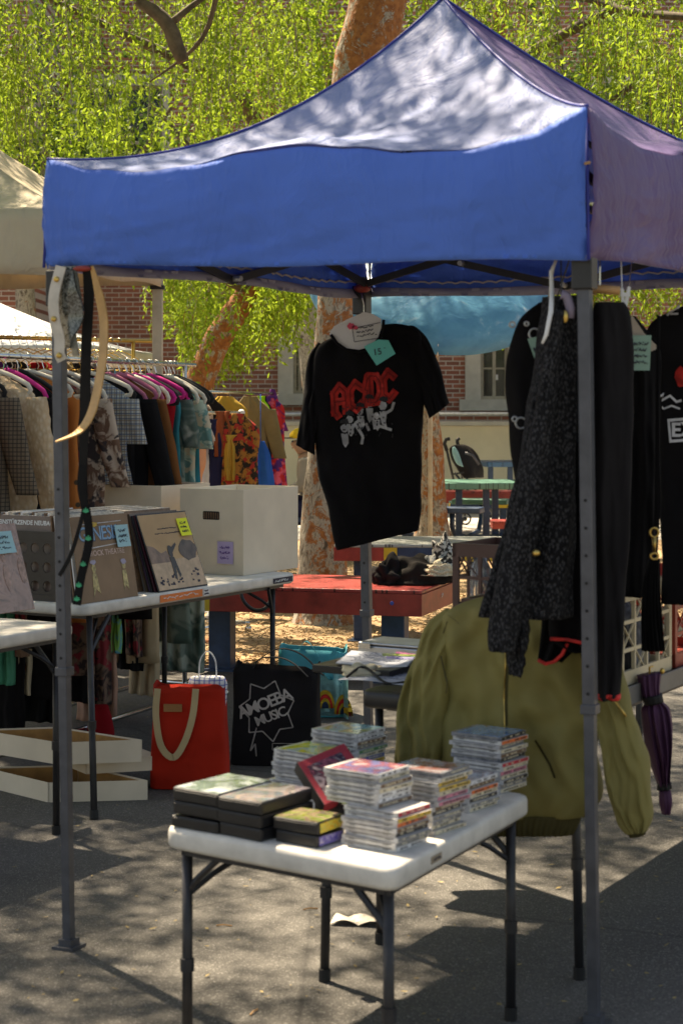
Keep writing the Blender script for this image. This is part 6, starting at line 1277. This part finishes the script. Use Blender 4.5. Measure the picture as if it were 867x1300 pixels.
# ---------------------------------------------------------------- painted picnic furniture
def perforated(name, col):
    t = NT(name); f = t.vor(55, vec=t.map((1, 1, 0))); t.base(t.mix(t.ramp(f, [(.28, 1.), (.34, 0.)]), col, tuple(x*.15 for x in col))); t.set(rough=.35, spec=.5); t.bump(f, .4, .003); return t.m
PT = dict(red=perforated('red_perforated_top', (.33, .045, .04)), green=perforated('green_perforated_top', (.10, .26, .20)), mixw=perforated('pale_perforated_top', (.34, .36, .34)), blue=perforated('blue_perforated_top', (.03, .10, .2)))
def slab_table(name, label, c, ex, wx, ey, wy, h, skirt, top, segs, posts, pm='pblue', group='painted steel picnic tables', cat='picnic table', pw=.065):
    """c: near right corner on plan; ex runs left along the front, ey runs back. segs: [(fraction end, material)] of the front skirt"""
    ex, ey = V(ex).normalized(), V(ey).normalized(); cen = c+ex*wx/2+ey*wy/2; t = thing(name, label, cat, (cen.x, cen.y, 0), group)
    mb = MB(); P = [c, c+ex*wx, c+ex*wx+ey*wy, c+ey*wy]; slab(mb, [V((q.x, q.y, h)) for q in P], h, .02, .02, ed=.006); mb.build('table_top', top, t)
    a = 0
    for f, m in segs:
        mb = MB(); p0 = c+ex*wx*a; p1 = c+ex*wx*f; mb.box((p0+p1)/2+ey*.012+up*(h-.021-skirt/2), ex*(wx*(f-a)/2), ey*.010, up*skirt/2); mb.build('side_panel', M[m], t, bevel=.003); a = f
    for p0, e, L in ((c, ey, wy), (c+ex*wx, ey, wy), (c+ey*wy, ex, wx)):
        n_ = ex if e is ey and p0 == c else (-ex if e is ey else -ey); mb = MB(); mb.box(p0+e*L/2+n_*.012+up*(h-.022-skirt/2), e*(L/2-.024), n_*.010, up*skirt/2*.99); mb.build('side_panel', M[segs[0][1]], t, bevel=.003)
    for fx, fy in posts:
        q = c+ex*wx*fx+ey*wy*fy; mb = MB(); mb.box(q+up*(h-.03)/2, ex*pw, ey*pw*.75, up*(h-.03)/2); L = mb.build('post', M[pm], t, bevel=.006)
        mb = MB(); mb.box(q+up*.006, ex*pw*1.7, ey*pw*1.5, up*.006); mb.build('base_flange', M[pm], L)
    return t
cn = V((.430, 9.52, 0)); lf = V((-.775, 9.80, 0)); bk1 = V((.30, .95, 0))
rt = slab_table('picnic_table', 'worn red steel table with dark clothes piled on it, in front of the mottled trunk', cn, lf-cn, (lf-cn).length+.25, bk1, .78, .517, .120, PT['red'], [(.80, 'pred'), (.865, 'pyel'), (1, 'pblue')], [(.13, .22), (.85, .5)])
mb = MB(); q = cn+V((-.16, -.004, .45)); mb.ball(q, (.011, .003, .011), 10, 6); mb.build('blue_paint_spot', plain('blue_spot', (.03, .06, .3), .5), rt)
mb = MB(); q = cn+bk1.normalized()*.42+V((.004, -.004, .44))
for k in range(3): mb.beam(q+V((.0, .02*k, .010*k)), q+V((.012, .05+.02*k, .018+.01*k)), .004, .002, (1, 0, 0))
mb.build('white_scratch', M['paper'], rt)
slab_table('picnic_table', 'red yellow and navy sided steel table just behind the worn red one', V((1.0, 11.15, 0)), (-1, .04, 0), 1.05, (.1, 1, 0), .75, .64, .085, PT['mixw'], [(.34, 'pyel'), (.62, 'pblue'), (.70, 'pyel'), (1, 'pred')], [(.15, .3), (.85, .3)], pw=.05)
def multi_table(label, c, r_, h, top, seats, yaw=0, seatcols=('pred', 'bench_green', 'pred', 'pblue'), legm='pblue'):
    t = thing('picnic_table', label, 'picnic table', c, 'painted steel picnic tables'); R_ = Matrix.Rotation(yaw, 3, 'Z'); mb = MB()
    cs = [c+R_ @ V((a*r_, b*r_, 0)) for a, b in ((-1, -1), (1, -1), (1, 1), (-1, 1))]; slab(mb, [V((q.x, q.y, h)) for q in cs], h, .07, .10, ed=.01); mb.build('table_top', PT[top], t, smooth=False)
    for a, b in ((-.8, -.55), (-.25, -.6), (.32, -.6), (.62, .2), (-.5, .5)):
        q = c+R_ @ V((a*r_, b*r_, 0)); mb = MB(); mb.box(q+up*(h-.05)/2, (.036, 0, 0), (0, .036, 0), up*(h-.05)/2); mb.build('leg', M[legm], t, bevel=.004)
    for k in range(seats):
        a_ = yaw+k*math.pi/2-.3; d = V((math.cos(a_), math.sin(a_), 0)); s = V((-d.y, d.x, 0)); q = c+d*(r_+.38); mb = MB(); mb.box(q+up*.43, d*.15, s*r_*.62, up*.03)
        st = mb.build('seat', M[seatcols[k % len(seatcols)]], t, bevel=.012); mb = MB(); mb.tube([c+up*.08, c+d*(r_+.2)+up*.10, q+up*.25, q+up*.40], .028, 8); mb.build('seat_arm', M[legm], st, smooth=True)
    return t
gc = W(593, 0, 19.6); gc.z = 0
multi_table('sea green topped picnic table with dark blue legs in front of the stroller', gc, .52, .70, 'green', 4, .05)
fc = W(650, 0, 25.2); fc.z = 0
multi_table('farthest blue picnic table by the cream wall right of the stroller', fc, .50, .76, 'blue', 3, .2)
sc_ = W(640, 0, 21.8); sc_.z = 0
slab_table('bench', 'long dark red bench between the green table and the blue table', W(700, 0, 21.4)*1+V((0, 0, -W(700, 0, 21.4).z)), (-1, 0, 0), 1.75, (0, 1, 0), .4, .50, .12, PT['red'], [(.4, 'pred'), (1, 'pred')], [(.15, .5), (.85, .5)], cat='bench', pw=.04, group='painted benches')
slab_table('bench', 'low yellow and blue edged bench seen between the green table legs', W(652, 0, 20.9)-V((0, 0, W(652, 0, 20.9).z)), (-1, 0, 0), .75, (0, 1, 0), .35, .40, .05, PT['green'], [(.3, 'pyel'), (1, 'pblue')], [(.15, .5), (.85, .5)], cat='bench', pw=.04, group='painted benches')
slab_table('bench', 'short worn red bench at the right between table and cardigan', W(680, 0, 18.4)-V((0, 0, W(680, 0, 18.4).z)), (-1, .05, 0), .45, (0, 1, 0), .35, .33, .06, PT['red'], [(1, 'pred')], [(.5, .5)], cat='bench', pw=.04, group='painted benches')
# ---------------------------------------------------------------- clothes on the red table
def heap(name, label, cat, c, r3, m, seed, amp=.25, fr=9, n=46, group=None):
    mb = MB(); rings = []
    for j in range(24):
        t_ = math.pi/2*(j/23)
        ring = []
        for i in range(n):
            a_ = 6.283*i/n; d = V((math.cos(a_)*math.cos(t_), math.sin(a_)*math.cos(t_), math.sin(t_))); k = 1+amp*noise.noise(V((d.x*2+seed, d.y*2, d.z*4)))+amp*.45*math.sin(fr*d.z+6*noise.noise(V((d.x*1.5, d.y*1.5, seed))))
            ring.append(c+V((d.x*r3[0]*k, d.y*r3[1]*k, .003+max(0, d.z)*r3[2]*k)))
        rings.append(ring)
    mb.loft(rings); o = mb.build(name, m, smooth=True); return tagp(o, label, cat, group)
c = W(531, 742, 9.95); c.z = .519
heap('folded_hoodie', 'black hoodie lying in a soft pile on the worn red table', 'hoodie', c, (.21, .17, .15), cloth('charcoal_fleece', (.016, .014, .013), .3), 3, .20, 11)
heap('folded_hoodie', 'smaller black garment with tan collar at the left of the dark pile', 'hoodie', c+V((-.17, -.05, 0)), (.09, .10, .14), cl['black'], 6, .3, 7)
heap('folded_scarf', 'white and black leopard scarf on top of the dark pile', 'scarf', c+V((.14, -.05, .07)), (.09, .08, .17), C_('leopard_scarf', (.55, .53, .48), .1, kind='blotch', col2=(.03, .03, .03), sc=38), 9, .35, 9)
o = heap('fringed_cuff', 'cream fringed trim on the dark pile beside the brown crate', 'trim', c+V((.115, -.14, .05)), (.085, .05, .07), C_('cream_fringe', (.60, .52, .38), .2, kind='knit', col2=(.7, .64, .5), sc=120), 12, .35, 20)
mb = MB(); mb.tube(bez([W(304, 742, 9.45), W(309, 762, 9.42), W(322, 774, 9.40), W(337, 772, 9.40), W(345, 757, 9.42), W(346, 744, 9.45)], 24), .010, 8); tagp(mb.build('bag_strap', M['plastic_k'], smooth=True), 'black strap looping down from the left part of the red table', 'strap')
p = G(271, 789); mb = MB(); mb.loft([[p+V((.050*math.cos(k*.524)*s, .10*math.sin(k*.524)*s, z_)) for k in range(12)] for z_, s in ((0, 1), (.03, 1.02), (.06, .85), (.09, .62), (.105, .3))]); o = mb.build('canvas_shoe', M['paper'], smooth=True, bevel=0); tagp(o, 'white shoe on the wood chips under the table end', 'shoe')
mb = MB(); mb.loft([[p+V((.053*math.cos(k*.524), .104*math.sin(k*.524), z_)) for k in range(12)] for z_ in (0, .022)]); mb.build('sole', M['sleeve'], o)
# ---------------------------------------------------------------- things on the black table
zt3 = HK+.0015
def gp(px, py, z=zt3): return G(px, py, z)
c = gp(455, 862); mb = MB(); mb.box(gp(470, 851)+up*.012, ks*.13, kd*.12, up*.011); tagp(mb.build('ring_binder', M['plastic_k'], bevel=.003), 'black ring binder lying on the black table by the teal bag', 'binder')
for i, (px, py, a_, lab) in enumerate([(495, 858, .1, 'white sheet of paper at the front of the black table'), (503, 852, -.2, 'white sheet lying askew under the felt pens'), (480, 848, .35, 'white sheet on the binder with pencil marks')]):
    q = gp(px, py)+up*(.001+.0015*i+(.023 if i == 2 else 0)); ax = Matrix.Rotation(a_, 3, 'Z') @ ks; by = Matrix.Rotation(a_, 3, 'Z') @ kd; mb = MB(); mb.sheet(lambda u, v: q+ax*(u-.5)*.21+by*(v-.5)*.28+up*(.004*math.sin(u*4+i)), 6, 6, up*.0008)
    o = mb.build('paper_sheet', plain('cool_white_paper', (.50, .54, .62), .7)); tagp(o, lab, 'paper', 'papers on the black table'); mb = MB(); scribble(mb, q+up*.006, ax, by, .15, .2, 7, i, .003); mb.build('handwriting', plain('pencil', (.2, .22, .28), .8), o)
mb = MB(); q = gp(515, 828)+up*.03; mb.box(q, ks*.13, kd*.08, up*.004); o = mb.build('clipboard_box', plain('brushed_aluminium', (.55, .57, .60), .3, .9), bevel=.003); tagp(o, 'silver aluminium clipboard box behind the felt pens', 'clipboard box')
mb = MB(); mb.box(q-up*.018, ks*.13, kd*.08, up*.011); mb.build('box_base', plain('brushed_aluminium', (.55, .57, .60), .3, .9), o, bevel=.003); mb = MB(); mb.box(q-ks*.10-kd*.085-up*.006, ks*.02, kd*.006, up*.008); mb.build('latch', M['chrome'], o)
for px, py, a_, mm, lab in ((508, 843, .25, plain('neon_yellow_plastic', (.55, .72, .02), .4), 'neon yellow felt pen on the black table'), (520, 842, -.3, plain('pink_plastic', (.75, .10, .35), .4), 'pink felt pen beside the neon yellow one'), (513, 847, .1, plain('violet_plastic', (.12, .08, .5), .4), 'violet felt pen in front of the neon yellow one')):
    q = gp(px, py)+up*.022; d = Matrix.Rotation(a_, 3, 'Z') @ ks; mb = MB(); mb.tube([q-d*.055, q+d*.04], .0085, 10); o = mb.build('felt_pen', mm, smooth=False); tagp(o, lab, 'pen', 'felt pens'); mb = MB(); mb.tube([q+d*.041, q+d*.075], .0092, 10); mb.build('pen_cap', mm, o)
heap('cream_cloth', 'crumpled cream cloth at the left corner of the black table', 'cloth', gp(447, 862)+V((.03, .06, 0)), (.06, .05, .035), C_('cream_rag', (.5, .46, .34), .1), 5, .3, 5)
mb = MB(); mb.tube(bez([gp(440, 864)+up*.01, gp(462, 860)+up*.03, gp(490, 868)+up*.002, gp(520, 866)+up*.003], 20), .004, 6); tagp(mb.build('cable', M['black_rough'], smooth=True), 'thin black cable along the near edge of the black table', 'cable')
# ---------------------------------------------------------------- plastic crates
def milk_crate(label, p, ax, bk, w, d, h, m, nx=5, ny=3, group='plastic crates on the tables'):
    t = thing('plastic_crate', label, 'crate', p, group)
    for o_, a, L, n_ in ((p, ax, w, bk), (p+bk*d, ax, w, -bk), (p, bk, d, ax), (p+ax*w, bk, d, -ax)):
        mb = MB(); th = .006
        for z_, hh in ((.02, .02), (h-.02, .02)): mb.box(o_+a*L/2+n_*th+up*z_, a*L/2, n_*th, up*hh)
        for x in np.linspace(.010, L-.010, nx+1): mb.box(o_+a*x+n_*th*.9+up*h/2, a*(.010 if x < .02 or x > L-.02 else .005), n_*th*.85, up*(h/2-.03))
        for z_ in np.linspace(.02, h-.02, ny+1)[1:-1]: mb.box(o_+a*L/2+n_*th*.8+up*z_, a*(L/2-.01), n_*th*.6, up*.005)
        cw, chh = (L-.02)/nx, (h-.04)/ny
        for i in range(nx):
            for j in range(ny):
                if (i+j) % 2 == 0: continue
                q0 = o_+a*(.01+cw*i)+up*(.02+chh*j)+n_*th*.6
                mb.beam(q0, q0+a*cw+up*chh, .003, .006, n_); mb.beam(q0+a*cw, q0+up*chh, .003, .0055, n_)
        mb.build('crate_side', m, t)
    mb = MB(); mb.box(p+ax*w/2+bk*d/2+up*.008, ax*(w/2-.014), bk*(d/2-.014), up*.004); mb.build('crate_floor', m, t); return t
def on_edge(px):
    best = None
    for k in range(-150, 300):
        q = R0+rd*(k*.01)
        if abs(CX+F*q.x/q.y-px) < .9: return q
    return R0
cw_ = plain('cream_plastic', (.62, .52, .34), .45, scale=6, var=.08); cbn = plain('brown_plastic', (.10, .045, .035), .45); crd = plain('brick_red_plastic', (.35, .05, .03), .45)
q = on_edge(796); e = on_edge(858); L_ = (e-q).length
milk_crate('cream lattice milk crate on the grey edged table at the right', q+rn*.015+up*(HK+.002), rd, rn, L_, .28, .275, cw_, 4, 3)
milk_crate('brown lattice crate left of the cream milk crate, behind the black clothes', q-rd*(L_*1.0+.03)+rn*.015+up*(HK+.002), rd, rn, L_*.98, .28, .275, cbn, 4, 3)
milk_crate('brick red lattice crate right of the cream milk crate', q+rd*(L_+.03)+rn*.015+up*(HK+.002), rd, rn, L_, .28, .275, crd, 4, 3)
for k, (s, mm) in enumerate(((.2, cl['navy']), (.5, cl['black']), (.8, cl['grey']))): heap('folded_cloth', ['navy folded cloth in the cream milk crate', 'black folded cloth in the cream milk crate', 'grey folded cloth in the cream milk crate'][k], 'cloth', q+rd*L_*s+rn*.14+up*(HK+.016), (.07, .12, .2), mm, 30+k, .15, 6)
bp = V(((574-CX)*5.35/F, 5.35, HK+.002)); milk_crate('tall brown crate of glass jars behind the olive jacket, beside the dark pile', bp, ks, kd, .26, .30, .37, cbn, 3, 4)
jr = NT('clear_jar_glass'); jr.b.inputs['Base Color'].default_value = (.72, .74, .76, 1); jr.set(rough=.08, trans=.75, spec=.6); JG = jr.m
for k, (s, d_2, z_) in enumerate(((.06, .07, .28), (.14, .08, .26), (.21, .07, .27), (.08, .2, .24), (.18, .2, .24))):
    q = bp+ks*s+kd*d_2+up*.012; mb = MB(); mb.tube([q, q+up*(z_), q+up*(z_+.02), q+up*(z_+.045)], [.032, .033, .022, .018], 14); o = mb.build('glass_jar', JG, smooth=True); tagp(o, ['clear jar at the left front of the tall brown crate', 'second clear jar from the left in the tall brown crate', 'clear jar at the right front of the tall brown crate', 'clear jar at the back left of the tall brown crate', 'clear jar at the back right of the tall brown crate'][k], 'jar', 'jars in the tall brown crate')
    mb = MB(); mb.tube([q+up*(z_+.045), q+up*(z_+.065)], .02, 12); mb.build('lid', M['pred'] if k % 2 else M['paper'], o)
# ---------------------------------------------------------------- neighbouring tents
def tent_(label, cs, zv, hv, apex_, cm, legm, bow=.1, legs=(0, 1, 2, 3), lr=.028):
    cen = sum(cs, V())/4; t = thing('canopy_tent', label, 'canopy', (cen.x, cen.y, 0), None)
    for i in range(4):
        A_, B_ = cs[i].copy(), cs[(i+1) % 4].copy(); A_.z = zv[i]+hv; B_.z = zv[(i+1) % 4]+hv; n_ = (B_-A_).cross(up).normalized()
        if n_.dot((A_+B_)/2-V((cen.x, cen.y, 0))) < 0: n_ = -n_
        def rp(u, v):
            e = A_.lerp(B_, u); P = e.lerp(apex_, v); P.z = e.z+(apex_.z-e.z)*v**1.35-.05*math.sin(math.pi*u)*math.sin(math.pi*v); return P
        mb = MB(); mb.sheet(lambda u, v: rp(u, v*.998), 20, 12, V((0, 0, -.002))); mb.build('roof_panel', cm, t, smooth=True)
        mb = MB(); mb.sheet(lambda u, v: A_.lerp(B_, u)+up*(-hv*v+.008*math.sin(u*11)*v)+n_*(.015*v+.006*math.sin(u*17)*v), 30, 5, n_*-.002); mb.build('valance', cm, t, smooth=True)
    for i in legs:
        q = cs[i].lerp(V((cen.x, cen.y, 0)), .02); q.z = 0; mb = MB(); mb.box(q+up*(zv[i]+hv*.7)/2, (lr, 0, 0), (0, lr, 0), up*(zv[i]+hv*.7)/2); L = mb.build('leg', legm, t, bevel=.004); mb = MB(); mb.box(q+up*.006, (.05, 0, 0), (0, .05, 0), up*.006); mb.build('foot_plate', legm, L)
        mb = MB(); mb.box(q+up*(zv[i]-.01), (lr+.012, 0, 0), (0, lr+.012, 0), up*.012); mb.build('corner_bracket', M['plastic_k'], L)
    return t
c1t, c2t = V(((92-CX)*9.0/F, 9.0, 0)), V(((206-CX)*10.7/F, 10.7, 0)); lft = V((-2.2, .35, 0))
tent_('beige pop-up canopy with a cream post at the far left', [c1t, c2t, c2t+lft, c1t+lft], [2.18, 2.235, 2.235, 2.18], .335, V((-2.35, 10.1, 3.25)), M['beige_cloth'], plain('cream_post', (.50, .44, .33), .6), legs=(1, 2), lr=.030)
f1 = W(120, 0, 16.5); f1.z = 0
tent_('distant white canopy with a grey roof low at the left edge', [f1, f1+V((.3, 2.4, 0)), f1+V((-2.6, 2.7, 0)), f1+V((-2.9, .2, 0))], [1.93]*4, .16, f1+V((-1.55, 1.3, 2.75)), M['white_cloth'], M['galv'], lr=.02)
# blue parasol
pc0 = V(((548-CX)*13.6/F, 13.6, 2.36)); pn = V((0.04, -.50, .86)).normalized(); e1 = V((1, 0, 0)); e1 = (e1-pn*e1.dot(pn)).normalized(); e2 = pn.cross(e1)
ps = thing('parasol', 'pale blue parasol tilted behind the T-shirt and the mottled trunk', 'parasol', (pc0.x, pc0.y+.2, 0)); mb = MB()
def dome(u, v):
    a_ = 6.2832*u; rr = .94*(1-.035*abs(math.sin(4*a_))*(1-v)); q = math.cos(v*math.pi/2*.98); return pc0+e1*math.cos(a_)*rr*q+e2*math.sin(a_)*rr*q+pn*.36*math.sin(v*math.pi/2)-pn*.03*abs(math.sin(4*a_))*(1-v)
mb.sheet(dome, 96, 14, lambda u, v: pn*-.002)
pt_ = NT('pale_blue_parasol_cloth'); pt_.base(pt_.ramp(pt_.noise(3, 5, .65, dist=.6), [(.35, (.06, .24, .42)), (.60, (.14, .42, .60)), (.68, (.50, .66, .74))])); pt_.set(rough=.35, spec=.5); pt_.bump(pt_.noise(6, 3, dist=.8), .3, .03); pt_.translucent((.15, .5, .75), .3)  # pale blotches are sun dapples painted into the cloth colour
mb.build('parasol_cover', pt_.m, ps, smooth=True)
mb = MB()
for k in range(8):
    a_ = math.pi/4*k; mb.tube([dome(k/8, v)-pn*.01 for v in np.linspace(0, .98, 8)], .006, 5)
mb.build('ribs', M['galv'], ps); mb = MB(); mb.tube([V((pc0.x, pc0.y+.25, 0)), V((pc0.x, pc0.y+.22, 1.9)), pc0+pn*.34], .018, 8); mb.build('pole', M['galv'], ps, smooth=True)
mb = MB(); mb.tube([V((pc0.x, pc0.y+.25, 0)), V((pc0.x, pc0.y+.25, .07))], .22, 20); mb.build('base', M['steel_d'], ps)
# ---------------------------------------------------------------- stroller
Ys_ = 22.6; st = thing('stroller', 'black pushchair with a pale teal trim standing by the cream wall', 'stroller', W(590, 0, Ys_)*1-V((0, 0, W(590, 0, Ys_).z))); w = lambda x, y, dy=0: W(x, y, Ys_+dy)
for dy, (sx_, hk) in ((-.2, (0, [(576, 612), (571, 590), (567, 572), (564, 563), (566, 558), (571, 557)])), (.2, (12, [(586, 612), (587, 590), (584, 575), (581, 564), (580, 559), (583, 556)]))):
    mb = MB(); mb.tube([w(x, y, dy) for x, y in hk], .017, 8); fr_ = mb.build('frame', M['plastic_k'], st, smooth=True); mb = MB(); mb.tube([w(x, y, dy) for x, y in hk[-4:]], .024, 8); mb.build('handle_grip', M['black_rough'], fr_, smooth=True)
    mb = MB(); gx = hk[0][0]; mb.tube([w(gx, 612, dy), w(gx+4, 655, dy)], .015, 8); mb.tube([w(gx+1, 600, dy), w(gx+42, 655, dy)], .015, 8); mb.build('frame', M['plastic_k'], st, smooth=True)
    for x in (gx+4, gx+42):
        q = w(x, 655, dy); q.z = .085; mb = MB(); mb.tube([q+V((.072*math.cos(a), 0, .072*math.sin(a))) for a in np.linspace(0, 6.283, 19)[:-1]], .013, 6, closed=True); mb.tube([q-V((0, .02, 0)), q+V((0, .02, 0))], .03, 10); mb.build('wheel', M['plastic_k'], st, smooth=True)
mb = MB(); drape(mb, [(w(575, 566, -.2), w(588, 564, .2), .05), (w(574, 572, -.2), w(595, 569, .2), .10), (w(578, 585, -.2), w(603, 580, .2), .12), (w(585, 598, -.2), w(610, 594, .2), .10), (w(590, 607, -.2), w(612, 606, .2), .07)], 5, 20, .01, 5, 3); mb.build('seat', cloth('stroller_black_nylon', (.018, .016, .016), .3, rough=.6), st, smooth=True)
mb = MB(); drape(mb, [(w(574, 568, -.32), w(577, 567, -.32), .03), (w(574, 576, -.34), w(582, 575, -.34), .03), (w(579, 588, -.34), w(587, 590, -.34), .03), (w(585, 592, -.33), w(588, 593, -.33), .02)], 4, 10, 0, 3, 1); mb.build('teal_trim', plain('pale_teal_fabric', (.22, .42, .42), .8), st, smooth=True)
mb = MB(); mb.tube([w(590, 575, -.34), w(600, 578, -.34), w(608, 590, -.33)], .018, 6); mb.build('hood_piping', M['steel'], st, smooth=True); mb = MB(); mb.tube([w(574, 602, -.2), w(588, 600, -.2), w(588, 600, .2)], .012, 6); mb.build('cross_bar', M['steel_d'], st)
# clear bottle standing on the far bench
# ---------------------------------------------------------------- seated person in a yellow cap
Yp = 17.6; base = W(384, 0, Yp); bx0 = base.x+.047
slab_table('bench', 'dark blue bench under the seated person in the yellow cap', V((bx0+.45, Yp-.15, 0)), (-1, 0, 0), 1.1, (0, 1, 0), .32, .45, .05, PT['blue'], [(1, 'pblue')], [(.15, .5), (.85, .5)], cat='bench', pw=.035, group='painted benches')
pe = thing('person', 'person in a yellow and black cap and grey jacket seated facing left behind the box', 'person', (bx0+.08, Yp, 0))
def skin_chain(name, verts, edges, radii, m, parent, root=0, lv=2):
    me = bpy.data.meshes.new(name); T = ORG[parent.name]; me.from_pydata([V(v)-T for v in verts], edges, []); o = link_mesh(name, me, parent); me.materials.append(m)
    md = o.modifiers.new('skin', 'SKIN'); md.use_smooth_shade = True; md.use_x_symmetry = False
    for i, r_ in enumerate(radii): me.skin_vertices[0].data[i].radius = (r_, r_) if not isinstance(r_, tuple) else r_
    me.skin_vertices[0].data[root].use_root = True
    s = o.modifiers.new('sub', 'SUBSURF'); s.levels = s.render_levels = lv
    bpy.context.view_layer.update(); dg = bpy.context.evaluated_depsgraph_get(); m2 = bpy.data.meshes.new_from_object(o.evaluated_get(dg)); o.modifiers.clear(); o.data = m2
    if not m2.materials: m2.materials.append(m)
    return o
B = lambda x, y, z: V((bx0+x, Yp+y, z))
vs = [B(.08, 0, .52), B(.07, 0, .70), B(.03, 0, .86), B(-.01, 0, .98), B(-.04, 0, 1.06), B(-.065, 0, 1.13), B(-.075, 0, 1.20),
      B(0, -.19, .96), B(-.04, -.23, .74), B(-.22, -.17, .66), B(-.29, -.15, .66), B(0, .19, .96), B(-.04, .23, .74), B(-.22, .17, .66), B(-.29, .15, .66),
      B(.04, -.10, .50), B(-.38, -.12, .52), B(-.38, -.12, .10), B(-.50, -.12, .05), B(.04, .10, .50), B(-.38, .12, .52), B(-.38, .12, .10), B(-.50, .12, .05), B(-.165, 0, 1.155)]
es = [(0, 1), (1, 2), (2, 3), (3, 4), (4, 5), (5, 6), (3, 7), (7, 8), (8, 9), (9, 10), (3, 11), (11, 12), (12, 13), (13, 14), (0, 15), (15, 16), (16, 17), (17, 18), (0, 19), (19, 20), (20, 21), (21, 22), (5, 23)]
rad = [.13, .12, .13, .11, .05, .085, .09, .06, .045, .035, .035, .06, .045, .035, .035, .085, .06, .04, .035, .085, .06, .04, .035, .016]
skin_chain('body', vs, es, rad, M['skin'], pe)
jm = cloth('grey_jacket_cloth', (.30, .28, .25), .12)
jv = vs[:4]+vs[7:10]+vs[11:14]+[B(-.03, 0, 1.02)]
je = [(0, 1), (1, 2), (2, 3), (3, 4), (4, 5), (5, 6), (3, 7), (7, 8), (8, 9), (3, 10)]
skin_chain('jacket', jv, je, [.155, .15, .155, .135, .085, .066, .05, .085, .066, .05, .075], jm, pe)
skin_chain('trousers', [vs[0]]+vs[15:18]+vs[19:22], [(0, 1), (1, 2), (2, 3), (0, 4), (4, 5), (5, 6)], [.15, .105, .078, .06, .105, .078, .06], cl['navy'], pe)
for i in (18, 22): mb = MB(); mb.ball(vs[i]+V((0.02, 0, 0)), (.12, .045, .045), 12, 8); mb.build('shoe', M['black_rough'], pe, smooth=True)
mb = MB(); mb.ball(B(-.070, 0, 1.215), (.108, .088, .095), 16, 10)
mb.v = [V((p.x, p.y, max(p.z, 1.205))) for p in mb.v]; cp = mb.build('cap', plain('yellow_cap_cloth', (.70, .48, .03), .8), pe, smooth=True)
mb = MB(); mb.loft([[B(-.15+.075*math.cos(a)*s-.02, .075*math.sin(a)*s, z_) for a in np.linspace(0, 6.283, 17)[:-1]] for z_, s in ((1.203, 1), (1.213, 1))]); mb.build('cap_peak', M['plastic_k'], cp)
mb = MB(); mb.ball(B(-.02, 0, 1.15), (.06, .085, .08), 12, 8); mb.build('hair', plain('dark_brown_hair', (.03, .018, .012), .8), pe, smooth=True)
mb = MB()
for s in (-1, 1): mb.ball(B(-.145, s*.035, 1.175), (.010, .014, .009), 8, 6); 
mb.build('eyes', M['ink'], pe, smooth=True)
mb = MB(); mb.ball(B(-.145, 0, 1.11), (.008, .025, .006), 8, 6); mb.build('mouth', plain('lips', (.3, .10, .09), .6), pe, smooth=True)
# ---------------------------------------------------------------- camera and light
cam = bpy.data.cameras.new('camera'); co = bpy.data.objects.new('camera', cam); COL.objects.link(co); co.location = (0, 0, HC); co.rotation_euler = (math.pi/2, 0, 0)
cam.sensor_fit = 'VERTICAL'; cam.sensor_height = 36; cam.sensor_width = 24; cam.lens = F/1300*36; cam.shift_y = -130/1300; cam.clip_end = 2000; cam.clip_start = .1
cam.dof.use_dof = True; cam.dof.focus_distance = 9.0; cam.dof.aperture_fstop = 6.3
SC.camera = co
sun_dir = V((-.6, .8, 0))*math.cos(math.radians(60))+up*math.sin(math.radians(60))
sl = bpy.data.lights.new('sun', 'SUN'); sl.energy = 5.0; sl.angle = math.radians(.53); sl.color = (1, .95, .86); so = bpy.data.objects.new('sun', sl); COL.objects.link(so)
so.rotation_euler = sun_dir.to_track_quat('Z', 'Y').to_euler(); so.location = (-6, 8, 20)
wd = bpy.data.worlds.new('World'); SC.world = wd; wd.use_nodes = True; nt = wd.node_tree; bg = nt.nodes['Background']; sk = nt.nodes.new('ShaderNodeTexSky'); sk.sky_type = 'NISHITA'; sk.sun_disc = False
sk.sun_elevation = math.radians(60); sk.sun_rotation = math.atan2(-.6, .8); sk.air_density = 1; sk.dust_density = 1.5; nt.links.new(sk.outputs[0], bg.inputs[0]); bg.inputs[1].default_value = .070
vs_ = SC.view_settings; vs_.view_transform = 'Standard'; vs_.look = 'None'; vs_.gamma = 1; vs_.exposure = EXPO; vs_.use_curve_mapping = False; vs_.use_white_balance = True; vs_.white_balance_temperature = 8600; vs_.white_balance_tint = 12
SC.cycles.use_denoising = True
SC.cycles.max_bounces = 8; SC.cycles.diffuse_bounces = 4; SC.cycles.transparent_max_bounces = 8
